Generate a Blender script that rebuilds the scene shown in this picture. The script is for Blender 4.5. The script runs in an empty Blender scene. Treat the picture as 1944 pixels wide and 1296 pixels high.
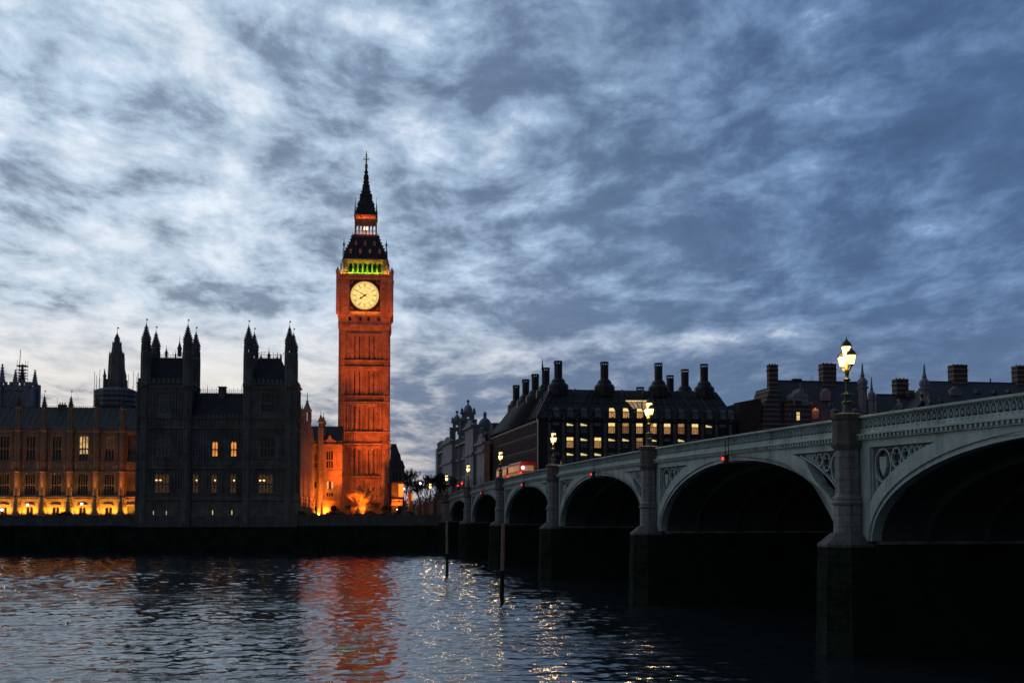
import bpy, math, random
from mathutils import Vector, Matrix
R = math.radians
PI = math.pi
S = bpy.context.scene
COL = S.collection

# ------------------------------------------------------------------ camera
F = 2330.0            # focal length in pixels of the 1944 px wide photograph
EYE = 7.5
PITCH = R(3.3)
HOR = 975.0
cam_d = bpy.data.cameras.new('camera')
cam = bpy.data.objects.new('camera', cam_d)
COL.objects.link(cam)
cam_d.sensor_width = 36.0
cam_d.lens = F / 1944.0 * 36.0
PPY = HOR - F * math.tan(PITCH)
cam_d.shift_y = (PPY - 648.0) / 1944.0
cam_d.clip_start = 0.1
cam_d.clip_end = 20000
cam.location = (0, 0, EYE)
cam.rotation_euler = (R(90) + PITCH, 0, 0)
S.camera = cam

# ------------------------------------------------------------------ exposure
S.view_settings.view_transform = 'Standard'
S.view_settings.look = 'None'
S.view_settings.gamma = 1.0
S.view_settings.exposure = 0.0
S.cycles.max_bounces = 6
S.cycles.diffuse_bounces = 3
S.cycles.glossy_bounces = 4
S.cycles.sample_clamp_indirect = 4.0
S.cycles.sample_clamp_direct = 0.0


def srgb(r, g, b):
    def f(c):
        c /= 255.0
        return c / 12.92 if c <= 0.04045 else ((c + 0.055) / 1.055) ** 2.4
    return (f(r), f(g), f(b), 1.0)


# ------------------------------------------------------------------ world: dusk sky with broken cloud
W = bpy.data.worlds.new('World')
S.world = W
W.use_nodes = True
nt = W.node_tree
nt.nodes.clear()


class NG:
    """small helper for writing node maths"""
    def __init__(s, t):
        s.t = t

    def n(s, typ, **kw):
        nd = s.t.nodes.new(typ)
        for k, v in kw.items():
            setattr(nd, k, v)
        return nd

    def put(s, sock, v):
        if hasattr(v, 'is_linked') or hasattr(v, 'links'):
            s.t.links.new(v, sock)
        else:
            sock.default_value = v

    def m(s, op, a, b=0.0, c=0.0, clamp=False):
        nd = s.n('ShaderNodeMath', operation=op)
        nd.use_clamp = clamp
        s.put(nd.inputs[0], a)
        s.put(nd.inputs[1], b)
        s.put(nd.inputs[2], c)
        return nd.outputs[0]

    def mix(s, f, a, b):
        nd = s.n('ShaderNodeMix', data_type='RGBA')
        s.put(nd.inputs[0], f)
        s.put(nd.inputs[6], a)
        s.put(nd.inputs[7], b)
        return nd.outputs[2]

    def mul(s, a, b):
        nd = s.n('ShaderNodeMix', data_type='RGBA', blend_type='MULTIPLY')
        nd.inputs[0].default_value = 1.0
        s.put(nd.inputs[6], a)
        s.put(nd.inputs[7], b)
        return nd.outputs[2]

    def step(s, x, lo, hi):
        nd = s.n('ShaderNodeMapRange', interpolation_type='SMOOTHSTEP')
        s.put(nd.inputs[0], x)
        nd.inputs[1].default_value = lo
        nd.inputs[2].default_value = hi
        nd.inputs[3].default_value = 0
        nd.inputs[4].default_value = 1
        return nd.outputs[0]

    def noise(s, vec, scale, detail=6, rough=0.55, dist=0.0, lac=2.0, col=False):
        nd = s.n('ShaderNodeTexNoise', noise_dimensions='3D')
        s.put(nd.inputs['Vector'], vec)
        nd.inputs['Scale'].default_value = scale
        nd.inputs['Detail'].default_value = detail
        nd.inputs['Roughness'].default_value = rough
        nd.inputs['Lacunarity'].default_value = lac
        nd.inputs['Distortion'].default_value = dist
        return nd.outputs['Color' if col else 'Fac']

    def vec(s, x, y, z):
        nd = s.n('ShaderNodeCombineXYZ')
        s.put(nd.inputs[0], x)
        s.put(nd.inputs[1], y)
        s.put(nd.inputs[2], z)
        return nd.outputs[0]


SUN_EL, SUN_AZ = R(1.0), R(-25)      # the sun has gone down behind the palace roofs, to the left of the view
g = NG(nt)
tc = g.n('ShaderNodeTexCoord')
sep = g.n('ShaderNodeSeparateXYZ')
nt.links.new(tc.outputs['Generated'], sep.inputs[0])
DX, DY, DZ = sep.outputs
zc = g.m('MAXIMUM', DZ, 0.0)
az = g.m('ARCTAN2', DX, DY)                        # 0 = west, the way the photograph looks; + = north
hyp = g.m('SQRT', g.m('ADD', g.m('MULTIPLY', DX, DX), g.m('MULTIPLY', DY, DY)))
el = g.m('ARCTAN2', DZ, hyp)
# cloud sheet seen in perspective
den = g.m('ADD', zc, 0.16)
cx = g.m('DIVIDE', DX, den)
cy = g.m('DIVIDE', DY, den)
# the cloud rows run from lower right to upper left
cv = g.m('SUBTRACT', g.m('LOGARITHM', den, math.e), g.m('DIVIDE', 0.13, g.m('ADD', zc, 0.10)))
azf = g.m('DIVIDE', g.m('MULTIPLY', az, 0.95), g.m('ADD', den, 0.10))
P0 = g.vec(g.m('ADD', azf, g.m('MULTIPLY', cv, -0.03)), cv, 3.7)
wv = g.noise(P0, 3.0, 2, 0.5, col=True)
wvs = g.n('ShaderNodeVectorMath', operation='MULTIPLY_ADD')
nt.links.new(wv, wvs.inputs[0])
wvs.inputs[1].default_value = (0.12, 0.12, 0.0)
nt.links.new(P0, wvs.inputs[2])
P = wvs.outputs[0]
n_big = g.noise(P, 2.4, 2, 0.5)
n_mid = g.noise(P, 7.0, 9, 0.60)
n_fin = g.noise(P, 14.0, 6, 0.62)


def blob(a0, e0, ra, re, amp, tilt=0.0):
    """a soft patch of thin (positive) or thick (negative) cloud round azimuth a0, elevation e0"""
    da = g.m('SUBTRACT', az, a0)
    de = g.m('SUBTRACT', el, e0)
    ct, st = math.cos(tilt), math.sin(tilt)
    u = g.m('DIVIDE', g.m('ADD', g.m('MULTIPLY', da, ct), g.m('MULTIPLY', de, st)), ra)
    v = g.m('DIVIDE', g.m('SUBTRACT', g.m('MULTIPLY', de, ct), g.m('MULTIPLY', da, st)), re)
    q = g.m('ADD', g.m('MULTIPLY', u, u), g.m('MULTIPLY', v, v))
    return g.m('MULTIPLY', g.m('EXPONENT', g.m('MULTIPLY', q, -1.0)), amp)


def bp(px, py, rx, ry, amp, tilt=0.0):
    return blob(math.atan((px - 972) / F), math.atan((HOR - py) / F), rx / F, ry / F, amp, tilt)

SKY_BLOBS = [
    # px, py, rx, ry, amplitude, tilt  (+ = thin bright cloud, - = thick dark cloud)
    (90, 560, 340, 140, 0.16, 0.0), (300, 480, 260, 110, 0.12, 0.0), (440, 230, 80, 150, 0.30, 0.3), (560, 480, 100, 60, 0.18, 0.0),
    (690, 270, 50, 120, 0.22, 0.3), (800, 190, 90, 60, 0.25, 0.8), (330, 120, 90, 70, 0.2, 0.0),
    (60, 60, 160, 60, 0.10, 0.0), (620, 20, 90, 40, 0.2, 0.0), (300, 690, 420, 60, 0.42, 0.0), (700, 640, 60, 60, 0.15, 0.0),
    (1230, 648, 350, 24, 0.62, 0.0), (1520, 636, 140, 18, 0.30, 0.0), (960, 690, 130, 28, 0.45, 0.0), (1030, 358, 60, 24, 0.40, 0.3), (950, 260, 80, 44, 0.30, 0.6),
    (1575, 180, 60, 120, 0.26, 0.3), (1540, 120, 120, 30, 0.15, 0.8), (1250, 90, 150, 50, 0.22, 0.5), (1720, 475, 110, 30, 0.35, 0.3), (1490, 490, 80, 26, 0.25, 0.3), (1100, 60, 70, 40, 0.2, 0.4), (1830, 520, 80, 20, 0.25, 0.2),
    (560, 130, 80, 50, -0.28, 0.0), (660, 160, 80, 70, -0.30, 0.6), (560, 320, 90, 45, -0.30, 0.3), (340, 225, 100, 34, -0.34, 0.0), (170, 190, 70, 26, -0.2, 0.0), (150, 260, 130, 26, -0.12, 0.0),
    (20, 340, 40, 30, -0.4, 0.0), (90, 430, 130, 40, -0.30, 0.1), (60, 590, 90, 22, -0.36, 0.0), (400, 560, 140, 24, -0.34, 0.0), (270, 380, 120, 30, -0.25, 0.1), (500, 590, 110, 26, -0.25, 0.0),
    (1000, 500, 240, 110, -0.22, 0.0), (1000, 130, 140, 90, -0.15, 0.6), (1300, 250, 240, 110, -0.12, 0.3), (1380, 430, 240, 90, -0.12, 0.0),
    (1830, 260, 170, 220, -0.28, 0.0), (820, 740, 140, 60, -0.30, 0.0), (1800, 660, 260, 60, -0.2, 0.0), (1150, 600, 300, 26, -0.3, 0.0), (780, 430, 90, 60, -0.12, 0.3), (1100, 740, 240, 34, -0.35, 0.0),
]

open_ = g.m('MULTIPLY', g.m('SUBTRACT', n_big, 0.5), 0.95)
lowm = g.m('SUBTRACT', 1.0, g.m('MULTIPLY', g.m('SUBTRACT', 1.0, g.step(el, 0.0, 0.16)), 0.55))
open_ = g.m('ADD', open_, g.m('MULTIPLY', g.m('MULTIPLY', g.m('SUBTRACT', n_mid, 0.5), 2.3), lowm))
open_ = g.m('ADD', open_, g.m('MULTIPLY', g.m('SUBTRACT', n_fin, 0.5), 0.85))
for b in SKY_BLOBS:
    open_ = g.m('ADD', open_, bp(*b))
open_ = g.m('MULTIPLY', open_, g.m('SUBTRACT', 0.92, g.m('MULTIPLY', g.step(az, -0.05, 0.35), 0.27)))
open_ = g.m('ADD', open_, 0.28)
side = g.step(az, -0.34, 0.30)                     # 0 left, 1 right
high = g.step(el, 0.02, 0.40)
low = g.m('SUBTRACT', 1.0, g.step(el, 0.03, 0.19))
open_ = g.m('SUBTRACT', open_, g.m('MULTIPLY', side, 0.38))
open_ = g.m('SUBTRACT', open_, g.m('MULTIPLY', g.m('MULTIPLY', low, side), 0.30))
gap = g.step(g.m('MULTIPLY', open_, g.m('SUBTRACT', 1.25, g.m('MULTIPLY', side, 0.4))), -0.32, 0.44)
gap2 = g.step(open_, 0.22, 0.80)                   # the thinnest parts glow
cloud_c = g.mix(side, srgb(138, 154, 174), srgb(88, 116, 154))
cloud_c = g.mix(high, cloud_c, g.mix(side, srgb(134, 154, 180), srgb(74, 102, 142)))
cloud_c = g.mix(g.m('MULTIPLY', low, 0.6), cloud_c, srgb(98, 116, 142))
gap_c = g.mix(side, srgb(200, 217, 232), srgb(128, 158, 196))
gap_c = g.mix(high, gap_c, g.mix(side, srgb(182, 204, 226), srgb(110, 140, 178)))
gap_c = g.mix(low, gap_c, g.mix(side, srgb(224, 214, 202), srgb(152, 160, 180)))
hot_c = g.mix(side, srgb(216, 226, 238), srgb(176, 196, 220))
hot_c = g.mix(low, hot_c, g.mix(side, srgb(240, 228, 210), srgb(230, 218, 204)))
sky_c = g.mix(gap, cloud_c, gap_c)
sky_c = g.mix(gap2, sky_c, hot_c)
# relief inside the cloud
shade = g.m('ADD', 0.50, g.m('ADD', g.m('MULTIPLY', n_fin, 0.44), g.m('MULTIPLY', n_mid, 0.56)))
shade = g.m('ADD', 1.0, g.m('MULTIPLY', g.m('SUBTRACT', shade, 1.0), g.m('ADD', 0.35, g.m('MULTIPLY', g.step(el, 0.04, 0.22), 0.65))))
sky_c = g.mul(sky_c, g.vec(shade, shade, shade))
# away from the afterglow the sky is darker: the east, behind the viewer, is already night blue
front = g.step(DY, -0.55, 0.75)
dk = g.m('ADD', g.m('MULTIPLY', front, 0.75), 0.25)
zen = g.m('SUBTRACT', 1.0, g.m('MULTIPLY', g.step(DZ, 0.45, 1.0), 0.45))
dk = g.m('MULTIPLY', dk, zen)
sky_c = g.mul(sky_c, g.vec(dk, dk, g.m('POWER', dk, 0.9)))
nish = g.n('ShaderNodeTexSky', sky_type='NISHITA')
nish.sun_disc = False
nish.sun_elevation = SUN_EL
nish.sun_rotation = SUN_AZ
nish.air_density = 1.5
nish.dust_density = 1.5
bg1 = g.n('ShaderNodeBackground')
nt.links.new(nish.outputs[0], bg1.inputs[0])
bg1.inputs[1].default_value = 0.003
bg2 = g.n('ShaderNodeBackground')
nt.links.new(sky_c, bg2.inputs[0])
bg2.inputs[1].default_value = 1.0
add = g.n('ShaderNodeAddShader')
nt.links.new(bg1.outputs[0], add.inputs[0])
nt.links.new(bg2.outputs[0], add.inputs[1])
wo = g.n('ShaderNodeOutputWorld')
nt.links.new(add.outputs[0], wo.inputs[0])
W.cycles.sampling_method = 'MANUAL'
W.cycles.sample_map_resolution = 512

# the last glow of the sun, very weak and low behind the palace
sl = bpy.data.lights.new('sun', 'SUN')
sl.energy = 0.02
sl.angle = R(10)
sl.color = (1.0, 0.75, 0.55)
so = bpy.data.objects.new('sun', sl)
COL.objects.link(so)
so.rotation_euler = Vector((math.sin(SUN_AZ) * math.cos(SUN_EL), math.cos(SUN_AZ) * math.cos(SUN_EL), math.sin(SUN_EL))).to_track_quat('Z', 'Y').to_euler()

# ================================================================== helpers
class MB:
    """collects shapes, then links them as one mesh object"""
    def __init__(s):
        s.v = []
        s.f = []
        s.mi = []
        s.cur = 0

    def add(s, vs, fs):
        o = len(s.v)
        s.v.extend(vs)
        for f in fs:
            s.f.append([i + o for i in f])
            s.mi.append(s.cur)
        return s

    def box(s, x0, x1, y0, y1, z0, z1):
        return s.add([(x0, y0, z0), (x1, y0, z0), (x1, y1, z0), (x0, y1, z0),
                      (x0, y0, z1), (x1, y0, z1), (x1, y1, z1), (x0, y1, z1)],
                     [(0, 3, 2, 1), (4, 5, 6, 7), (0, 1, 5, 4), (1, 2, 6, 5), (2, 3, 7, 6), (3, 0, 4, 7)])

    def hexa(s, bot, top):
        """eight corners: two quads"""
        return s.add(list(bot) + list(top), [(0, 3, 2, 1), (4, 5, 6, 7), (0, 1, 5, 4), (1, 2, 6, 5), (2, 3, 7, 6), (3, 0, 4, 7)])

    def frustum(s, cx, cy, z0, z1, a0, b0, a1, b1):
        return s.hexa([(cx - a0, cy - b0, z0), (cx + a0, cy - b0, z0), (cx + a0, cy + b0, z0), (cx - a0, cy + b0, z0)],
                      [(cx - a1, cy - b1, z1), (cx + a1, cy - b1, z1), (cx + a1, cy + b1, z1), (cx - a1, cy + b1, z1)])

    def quad(s, *p):
        return s.add(list(p), [tuple(range(len(p)))])

    def extr(s, poly, y0, y1):
        """polygon in x,z pushed through y"""
        n = len(poly)
        vs = [(x, y0, z) for x, z in poly] + [(x, y1, z) for x, z in poly]
        fs = [tuple(range(n)), tuple(range(2 * n - 1, n - 1, -1))]
        fs += [(i, i + n, (i + 1) % n + n, (i + 1) % n) for i in range(n)]
        return s.add(vs, fs)

    def bar(s, p, q, w, y0, y1):
        """flat bar in the x,z plane between p and q"""
        dx, dz = q[0] - p[0], q[1] - p[1]
        L = math.hypot(dx, dz) or 1e-6
        nx, nz = -dz / L * w / 2, dx / L * w / 2
        return s.extr([(p[0] - nx, p[1] - nz), (q[0] - nx, q[1] - nz), (q[0] + nx, q[1] + nz), (p[0] + nx, p[1] + nz)], y0, y1)

    def ring(s, cx, cz, r, w, y0, y1, n=14, a0=0.0, a1=2 * PI):
        pts = [(cx + r * math.cos(a0 + (a1 - a0) * i / n), cz + r * math.sin(a0 + (a1 - a0) * i / n)) for i in range(n + 1)]
        for p, q in zip(pts, pts[1:]):
            s.bar(p, q, w, y0, y1)
        return s

    def lathe(s, prof, cx, cy, n=8, rot=None, z0=0.0):
        """profile of (radius, z) turned round a vertical axis"""
        if rot is None:
            rot = PI / n
        vs, fs = [], []
        for r, z in prof:
            for i in range(n):
                a = rot + 2 * PI * i / n
                vs.append((cx + r * math.cos(a), cy + r * math.sin(a), z + z0))
        m = len(prof)
        for j in range(m - 1):
            for i in range(n):
                k = (i + 1) % n
                fs.append((j * n + i, j * n + k, (j + 1) * n + k, (j + 1) * n + i))
        fs.append(tuple(range(n - 1, -1, -1)))
        fs.append(tuple((m - 1) * n + i for i in range(n)))
        return s.add(vs, fs)

    def tube(s, p, q, r0, r1=None, n=6):
        r1 = r0 if r1 is None else r1
        p, q = Vector(p), Vector(q)
        d = (q - p).normalized()
        a = d.cross(Vector((0, 0, 1)))
        if a.length < 1e-3:
            a = Vector((1, 0, 0))
        a.normalize()
        b = d.cross(a)
        vs = []
        for c, r in ((p, r0), (q, r1)):
            for i in range(n):
                t = 2 * PI * i / n
                vs.append(tuple(c + a * (math.cos(t) * r) + b * (math.sin(t) * r)))
        fs = [(i, (i + 1) % n, (i + 1) % n + n, i + n) for i in range(n)]
        fs += [tuple(range(n - 1, -1, -1)), tuple(range(n, 2 * n))]
        return s.add(vs, fs)

    def build(s, name, mats, parent=None, smooth=False, loc=None):
        me = bpy.data.meshes.new(name)
        me.from_pydata(s.v, [], s.f)
        if not isinstance(mats, (list, tuple)):
            mats = [mats]
        for m in mats:
            me.materials.append(m)
        if len(mats) > 1:
            me.polygons.foreach_set('material_index', s.mi)
        if smooth:
            me.polygons.foreach_set('use_smooth', [True] * len(me.polygons))
        me.update()
        o = bpy.data.objects.new(name, me)
        COL.objects.link(o)
        if parent is not None:
            o.parent = parent
        if loc is not None:
            o.location = loc
        return o


def inst(src, parent, loc=(0, 0, 0), rz=0.0, kids=True):
    """copy of a part (and its sub-parts) under another thing"""
    c = src.copy()
    COL.objects.link(c)
    c.parent = parent
    c.location = loc
    c.rotation_euler = (0, 0, rz)
    if kids:
        for ch in [k for k in bpy.data.objects if k.parent == src]:
            d = ch.copy()
            COL.objects.link(d)
            d.parent = c
    return c


def copy_tree(o, parent=None):
    c = o.copy()
    COL.objects.link(c)
    c.parent = parent
    for ch in list(o.children):
        copy_tree(ch, c)
    return c


def tag(o, label=None, cat=None, group=None, kind=None):
    if label:
        o['label'] = label
    if cat:
        o['category'] = cat
    if group:
        o['group'] = group
    if kind:
        o['kind'] = kind
    return o


def thing(name, label, cat, loc=(0, 0, 0), rz=0.0, group=None, kind=None):
    o = bpy.data.objects.new(name, None)
    COL.objects.link(o)
    o.location = loc
    o.rotation_euler = (0, 0, rz)
    o.empty_display_size = 0.5
    return tag(o, label, cat, group, kind)


# ------------------------------------------------------------------ from a pixel of the photograph to a point of the place
def ray(px, py):
    x = (px - 972.0) / F
    z = -(py - PPY) / F
    c, s_ = math.cos(PITCH), math.sin(PITCH)
    return Vector((x, c - z * s_, s_ + z * c))


class Frame:
    """a building's own axes: x along the front, y into the building"""
    def __init__(s, ox, oy, ang):
        s.o = Vector((ox, oy))
        s.a = ang
        s.ex = Vector((math.cos(ang), math.sin(ang)))
        s.ey = Vector((-math.sin(ang), math.cos(ang)))

    def hit(s, px, py, yl=0.0):
        """where the sight line meets the plane local y = yl"""
        d = ray(px, py)
        d2 = Vector((d.x, d.y))
        t = (yl + s.o.dot(s.ey)) / d2.dot(s.ey)
        p = d * t
        return (Vector((p.x, p.y)) - s.o).dot(s.ex), p.z + EYE

    def hitx(s, px, py, xl=0.0):
        """where the sight line meets the plane local x = xl"""
        d = ray(px, py)
        d2 = Vector((d.x, d.y))
        t = (xl + s.o.dot(s.ex)) / d2.dot(s.ex)
        p = d * t
        return (Vector((p.x, p.y)) - s.o).dot(s.ey), p.z + EYE

    def X(s, px, yl=0.0):
        return s.hit(px, 850, yl)[0]

    def Z(s, px, py, yl=0.0):
        return s.hit(px, py, yl)[1]

    def world(s, x, y, z=0.0):
        p = s.o + s.ex * x + s.ey * y
        return Vector((p.x, p.y, z))

    def thing(s, name, label, cat, x=0, y=0, z=0, group=None):
        return thing(name, label, cat, s.world(x, y, z), s.a, group)


# ================================================================== materials
def mat(name, col, rough=0.8, var=0.25, scale=0.6, metal=0.0, bump=0.0, bscale=3.0, stain=0.0, spec=0.3, bands=None, courses=0.0):
    m = bpy.data.materials.new(name)
    m.use_nodes = True
    t = m.node_tree
    b = t.nodes['Principled BSDF']
    q = NG(t)
    co = q.n('ShaderNodeTexCoord').outputs['Object']
    c = (col[0], col[1], col[2], 1)
    if var > 0:
        n1 = q.noise(co, scale, 6, 0.6)
        n2 = q.noise(co, scale * 6.0, 4, 0.6)
        f = q.m('ADD', q.m('MULTIPLY', n1, 0.65), q.m('MULTIPLY', n2, 0.35))
        f = q.step(f, 0.3, 0.7)
        lo = tuple(x * (1 - var) for x in col[:3]) + (1,)
        hi = tuple(min(1, x * (1 + var)) for x in col[:3]) + (1,)
        cc = q.mix(f, lo, hi)
    else:
        cc = c
    if stain > 0:                                    # streaks of soot running down
        mp = q.n('ShaderNodeMapping')
        t.links.new(co, mp.inputs[0])
        mp.inputs['Scale'].default_value = (1.3, 1.3, 0.12)
        ns = q.noise(mp.outputs[0], 1.0, 5, 0.6)
        fs = q.m('MULTIPLY', q.step(ns, 0.45, 0.72), stain)
        cc = q.mix(fs, cc, tuple(x * 0.3 for x in col[:3]) + (1,))
    if bands:                                        # horizontal courses of pale stone in red brick
        sp = q.n('ShaderNodeSeparateXYZ')
        t.links.new(co, sp.inputs[0])
        fr = q.m('FRACT', q.m('DIVIDE', sp.outputs[2], bands[0]))
        cc = q.mix(q.m('LESS_THAN', fr, bands[1]), cc, bands[2])
    if courses > 0:
        br = q.n('ShaderNodeTexBrick')
        sp = q.n('ShaderNodeSeparateXYZ')
        t.links.new(co, sp.inputs[0])
        t.links.new(q.vec(q.m('ADD', sp.outputs[0], sp.outputs[1]), sp.outputs[2], 0.0), br.inputs[0])
        br.inputs['Scale'].default_value = 1.0
        br.inputs['Brick Width'].default_value = courses * 2.2
        br.inputs['Row Height'].default_value = courses
        br.inputs['Mortar Size'].default_value = courses * 0.05
        br.inputs['Color1'].default_value = (1, 1, 1, 1)
        br.inputs['Color2'].default_value = (0.86, 0.86, 0.86, 1)
        br.inputs['Mortar'].default_value = (0.62, 0.62, 0.62, 1)
        cc = q.mul(cc, br.outputs[0])
    q.put(b.inputs['Base Color'], cc)
    b.inputs['Roughness'].default_value = rough
    b.inputs['Metallic'].default_value = metal
    b.inputs['Specular IOR Level'].default_value = spec
    if bump > 0:
        bn = q.n('ShaderNodeBump')
        bn.inputs['Strength'].default_value = bump
        bn.inputs['Distance'].default_value = 0.1
        t.links.new(q.noise(co, bscale, 6, 0.65), bn.inputs['Height'])
        t.links.new(bn.outputs[0], b.inputs['Normal'])
    return m


def emit(name, col, strength, base=(0.3, 0.3, 0.3), var=0.0, vscale=2.0):
    m = bpy.data.materials.new(name)
    m.use_nodes = True
    t = m.node_tree
    b = t.nodes['Principled BSDF']
    b.inputs['Base Color'].default_value = base + (1,)
    b.inputs['Roughness'].default_value = 0.4
    q = NG(t)
    c = (col[0], col[1], col[2], 1)
    if var > 0:
        co = q.n('ShaderNodeTexCoord').outputs['Object']
        f = q.step(q.noise(co, vscale, 4, 0.6), 0.3, 0.7)
        c = q.mix(f, tuple(x * (1 - var) for x in col[:3]) + (1,), c)
    q.put(b.inputs['Emission Color'], c)
    b.inputs['Emission Strength'].default_value = strength
    return m


M = {}
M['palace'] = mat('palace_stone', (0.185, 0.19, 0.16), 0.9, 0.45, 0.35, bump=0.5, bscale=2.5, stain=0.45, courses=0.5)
M['palace_lit'] = mat('cleaned_palace_stone', (0.36, 0.29, 0.2), 0.9, 0.3, 0.4, bump=0.5, bscale=2.5, stain=0.4, courses=0.45)  # lit copy of the palace stone: floodlight put into a paler, warmer colour
M['tower'] = mat('clock_tower_stone', (0.38, 0.30, 0.2), 0.9, 0.42, 0.45, bump=0.6, bscale=2.0, stain=0.35, courses=0.5)
M['roof_iron'] = mat('cast_iron_roof', (0.045, 0.05, 0.055), 0.65, 0.3, 0.8, bump=0.4, bscale=4)
M['lead'] = mat('lead_sheet', (0.09, 0.10, 0.11), 0.6, 0.25, 0.8)
M['iron'] = mat('black_iron', (0.025, 0.028, 0.03), 0.5, 0.2, 2.0)
M['gilt'] = mat('dull_gilt', (0.45, 0.30, 0.08), 0.45, 0.2, 3.0, metal=0.6)
M['glass'] = mat('dark_window_glass', (0.02, 0.025, 0.03), 0.12, 0.3, 1.2, spec=0.5)
M['wall_weed'] = mat('tidal_wall_granite', (0.020, 0.030, 0.021), 0.95, 0.6, 0.5, bump=0.8, bscale=1.5, courses=0.7, spec=0.04)
M['granite'] = mat('river_wall_granite', (0.14, 0.14, 0.13), 0.85, 0.35, 0.5, bump=0.5, bscale=2.5, stain=0.4, courses=0.6)
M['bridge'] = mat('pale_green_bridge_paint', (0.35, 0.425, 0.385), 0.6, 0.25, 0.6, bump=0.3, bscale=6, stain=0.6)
M['bridge_dark'] = mat('dirty_bridge_iron', (0.06, 0.07, 0.067), 0.8, 0.3, 0.9)  # darker tone for vaults, spandrel panels and fittings
M['pier'] = mat('bridge_pier_granite', (0.26, 0.26, 0.24), 0.85, 0.35, 0.7, bump=0.6, bscale=3.0, stain=0.5, courses=0.62)
M['pier_cap'] = mat('sooty_pier_granite', (0.12, 0.115, 0.10), 0.85, 0.35, 0.8, bump=0.5, bscale=3.0, stain=0.5)
M['asphalt'] = mat('asphalt', (0.05, 0.05, 0.05), 0.9, 0.2, 1.0)
M['paving'] = mat('stone_paving', (0.18, 0.175, 0.165), 0.85, 0.25, 0.8, courses=0.6)
M['ground'] = mat('city_ground', (0.05, 0.055, 0.045), 0.95, 0.4, 0.05)
M['bark'] = mat('winter_bark', (0.045, 0.04, 0.033), 0.95, 0.3, 2.0)
M['bark_pale'] = mat('pale_twig_bark', (0.42, 0.32, 0.2), 0.9, 0.3, 2.0)  # bark colour lightened so the floodlit bush looks brighter
M['brick'] = mat('banded_red_brick', (0.11, 0.066, 0.055), 0.9, 0.3, 0.9, bands=(1.15, 0.26, (0.24, 0.22, 0.2, 1)))
M['brick_plain'] = mat('dark_brown_brick', (0.085, 0.06, 0.048), 0.9, 0.3, 0.9, courses=0.3)
M['slate'] = mat('blue_grey_slate', (0.09, 0.10, 0.115), 0.7, 0.3, 1.2, courses=0.35)
M['portland'] = mat('portland_stone', (0.31, 0.30, 0.30), 0.88, 0.3, 0.5, bump=0.4, stain=0.45, courses=0.6)
M['bronze'] = mat('dark_bronze_cladding', (0.042, 0.038, 0.034), 0.5, 0.3, 0.8, metal=0.2)
M['office_pier'] = mat('sandstone_office_pier', (0.15, 0.13, 0.122), 0.85, 0.25, 0.8)
M['wood'] = mat('weathered_timber', (0.23, 0.19, 0.13), 0.85, 0.35, 1.5, bump=0.5, stain=0.4)
M['bus'] = mat('red_bus_paint', (0.45, 0.03, 0.02), 0.35, 0.1, 1.0, spec=0.5)
M['dome'] = mat('weathered_copper_dome', (0.11, 0.16, 0.22), 0.55, 0.25, 0.8)
M['sheet'] = mat('pale_scaffold_sheeting', (0.22, 0.24, 0.29), 0.8, 0.2, 0.6)
M['lamp_green'] = mat('dark_green_lamp_iron', (0.07, 0.085, 0.055), 0.5, 0.3, 3.0, metal=0.1)
M['skin'] = mat('skin', (0.45, 0.28, 0.2), 0.6, 0.1, 6.0)
M['coat'] = mat('dark_wool_coat', (0.03, 0.03, 0.035), 0.9, 0.2, 4.0)
M['coat2'] = mat('grey_jacket', (0.09, 0.10, 0.11), 0.9, 0.2, 4.0)
M['hair_dark'] = mat('dark_hair', (0.03, 0.02, 0.015), 0.7, 0.2, 8.0)
M['hair_fair'] = mat('fair_hair', (0.3, 0.16, 0.06), 0.7, 0.2, 8.0)

WARM = (1.0, 0.62, 0.25)
M['e_orange'] = emit('lit_curtained_room', (1.0, 0.35, 0.07), 1.1, var=0.5, vscale=1.4)
M['e_warm'] = emit('lit_room', (1.0, 0.62, 0.22), 1.0, var=0.75, vscale=1.1)
M['e_dim'] = emit('dimly_lit_room', (1.0, 0.50, 0.22), 0.07, base=(0.03, 0.03, 0.03), var=0.7, vscale=1.2)
M['e_office'] = emit('lit_office_ceiling', (1.0, 0.74, 0.26), 1.25, var=0.35, vscale=0.8)
M['e_office_low'] = emit('lit_office_room', (0.85, 0.42, 0.13), 0.62, var=0.65, vscale=2.2)
M['e_office_half'] = emit('office_ceiling_glimpse', (1.0, 0.80, 0.32), 0.8, var=0.1)
M['e_faint'] = emit('unlit_office_room', (0.35, 0.42, 0.5), 0.022, base=(0.03, 0.03, 0.035), var=0.6, vscale=1.5)  # faint bluish glow put into the colour of unlit panes
M['e_lamp'] = emit('lit_lantern_glass', (1.0, 0.68, 0.27), 2.6)
M['e_street'] = emit('lit_street_lamp_glass', (1.0, 0.86, 0.72), 5.0)
M['e_bulb'] = emit('chandelier_bulb', (1.0, 0.55, 0.16), 2.2)
M['e_dial'] = emit('lit_opal_clock_dial', (1.0, 0.74, 0.22), 1.12, var=0.12, vscale=0.7)
M['e_red'] = emit('red_navigation_lamp_glass', (1.0, 0.02, 0.01), 2.0)
M['e_tail'] = emit('red_signal_glass', (1.0, 0.015, 0.02), 4.0)
M['e_flood'] = emit('floodlight_glass', (1.0, 0.45, 0.08), 4.0)
M['e_bus'] = emit('lit_bus_window', (1.0, 0.36, 0.08), 0.36, var=0.85, vscale=1.2)
M['e_sign'] = emit('orange_lit_shelter_panel', (1.0, 0.22, 0.03), 1.2, var=0.2)
M['e_green'] = emit('green_lamp_glass', (0.3, 1.0, 0.05), 3.0)


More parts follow.
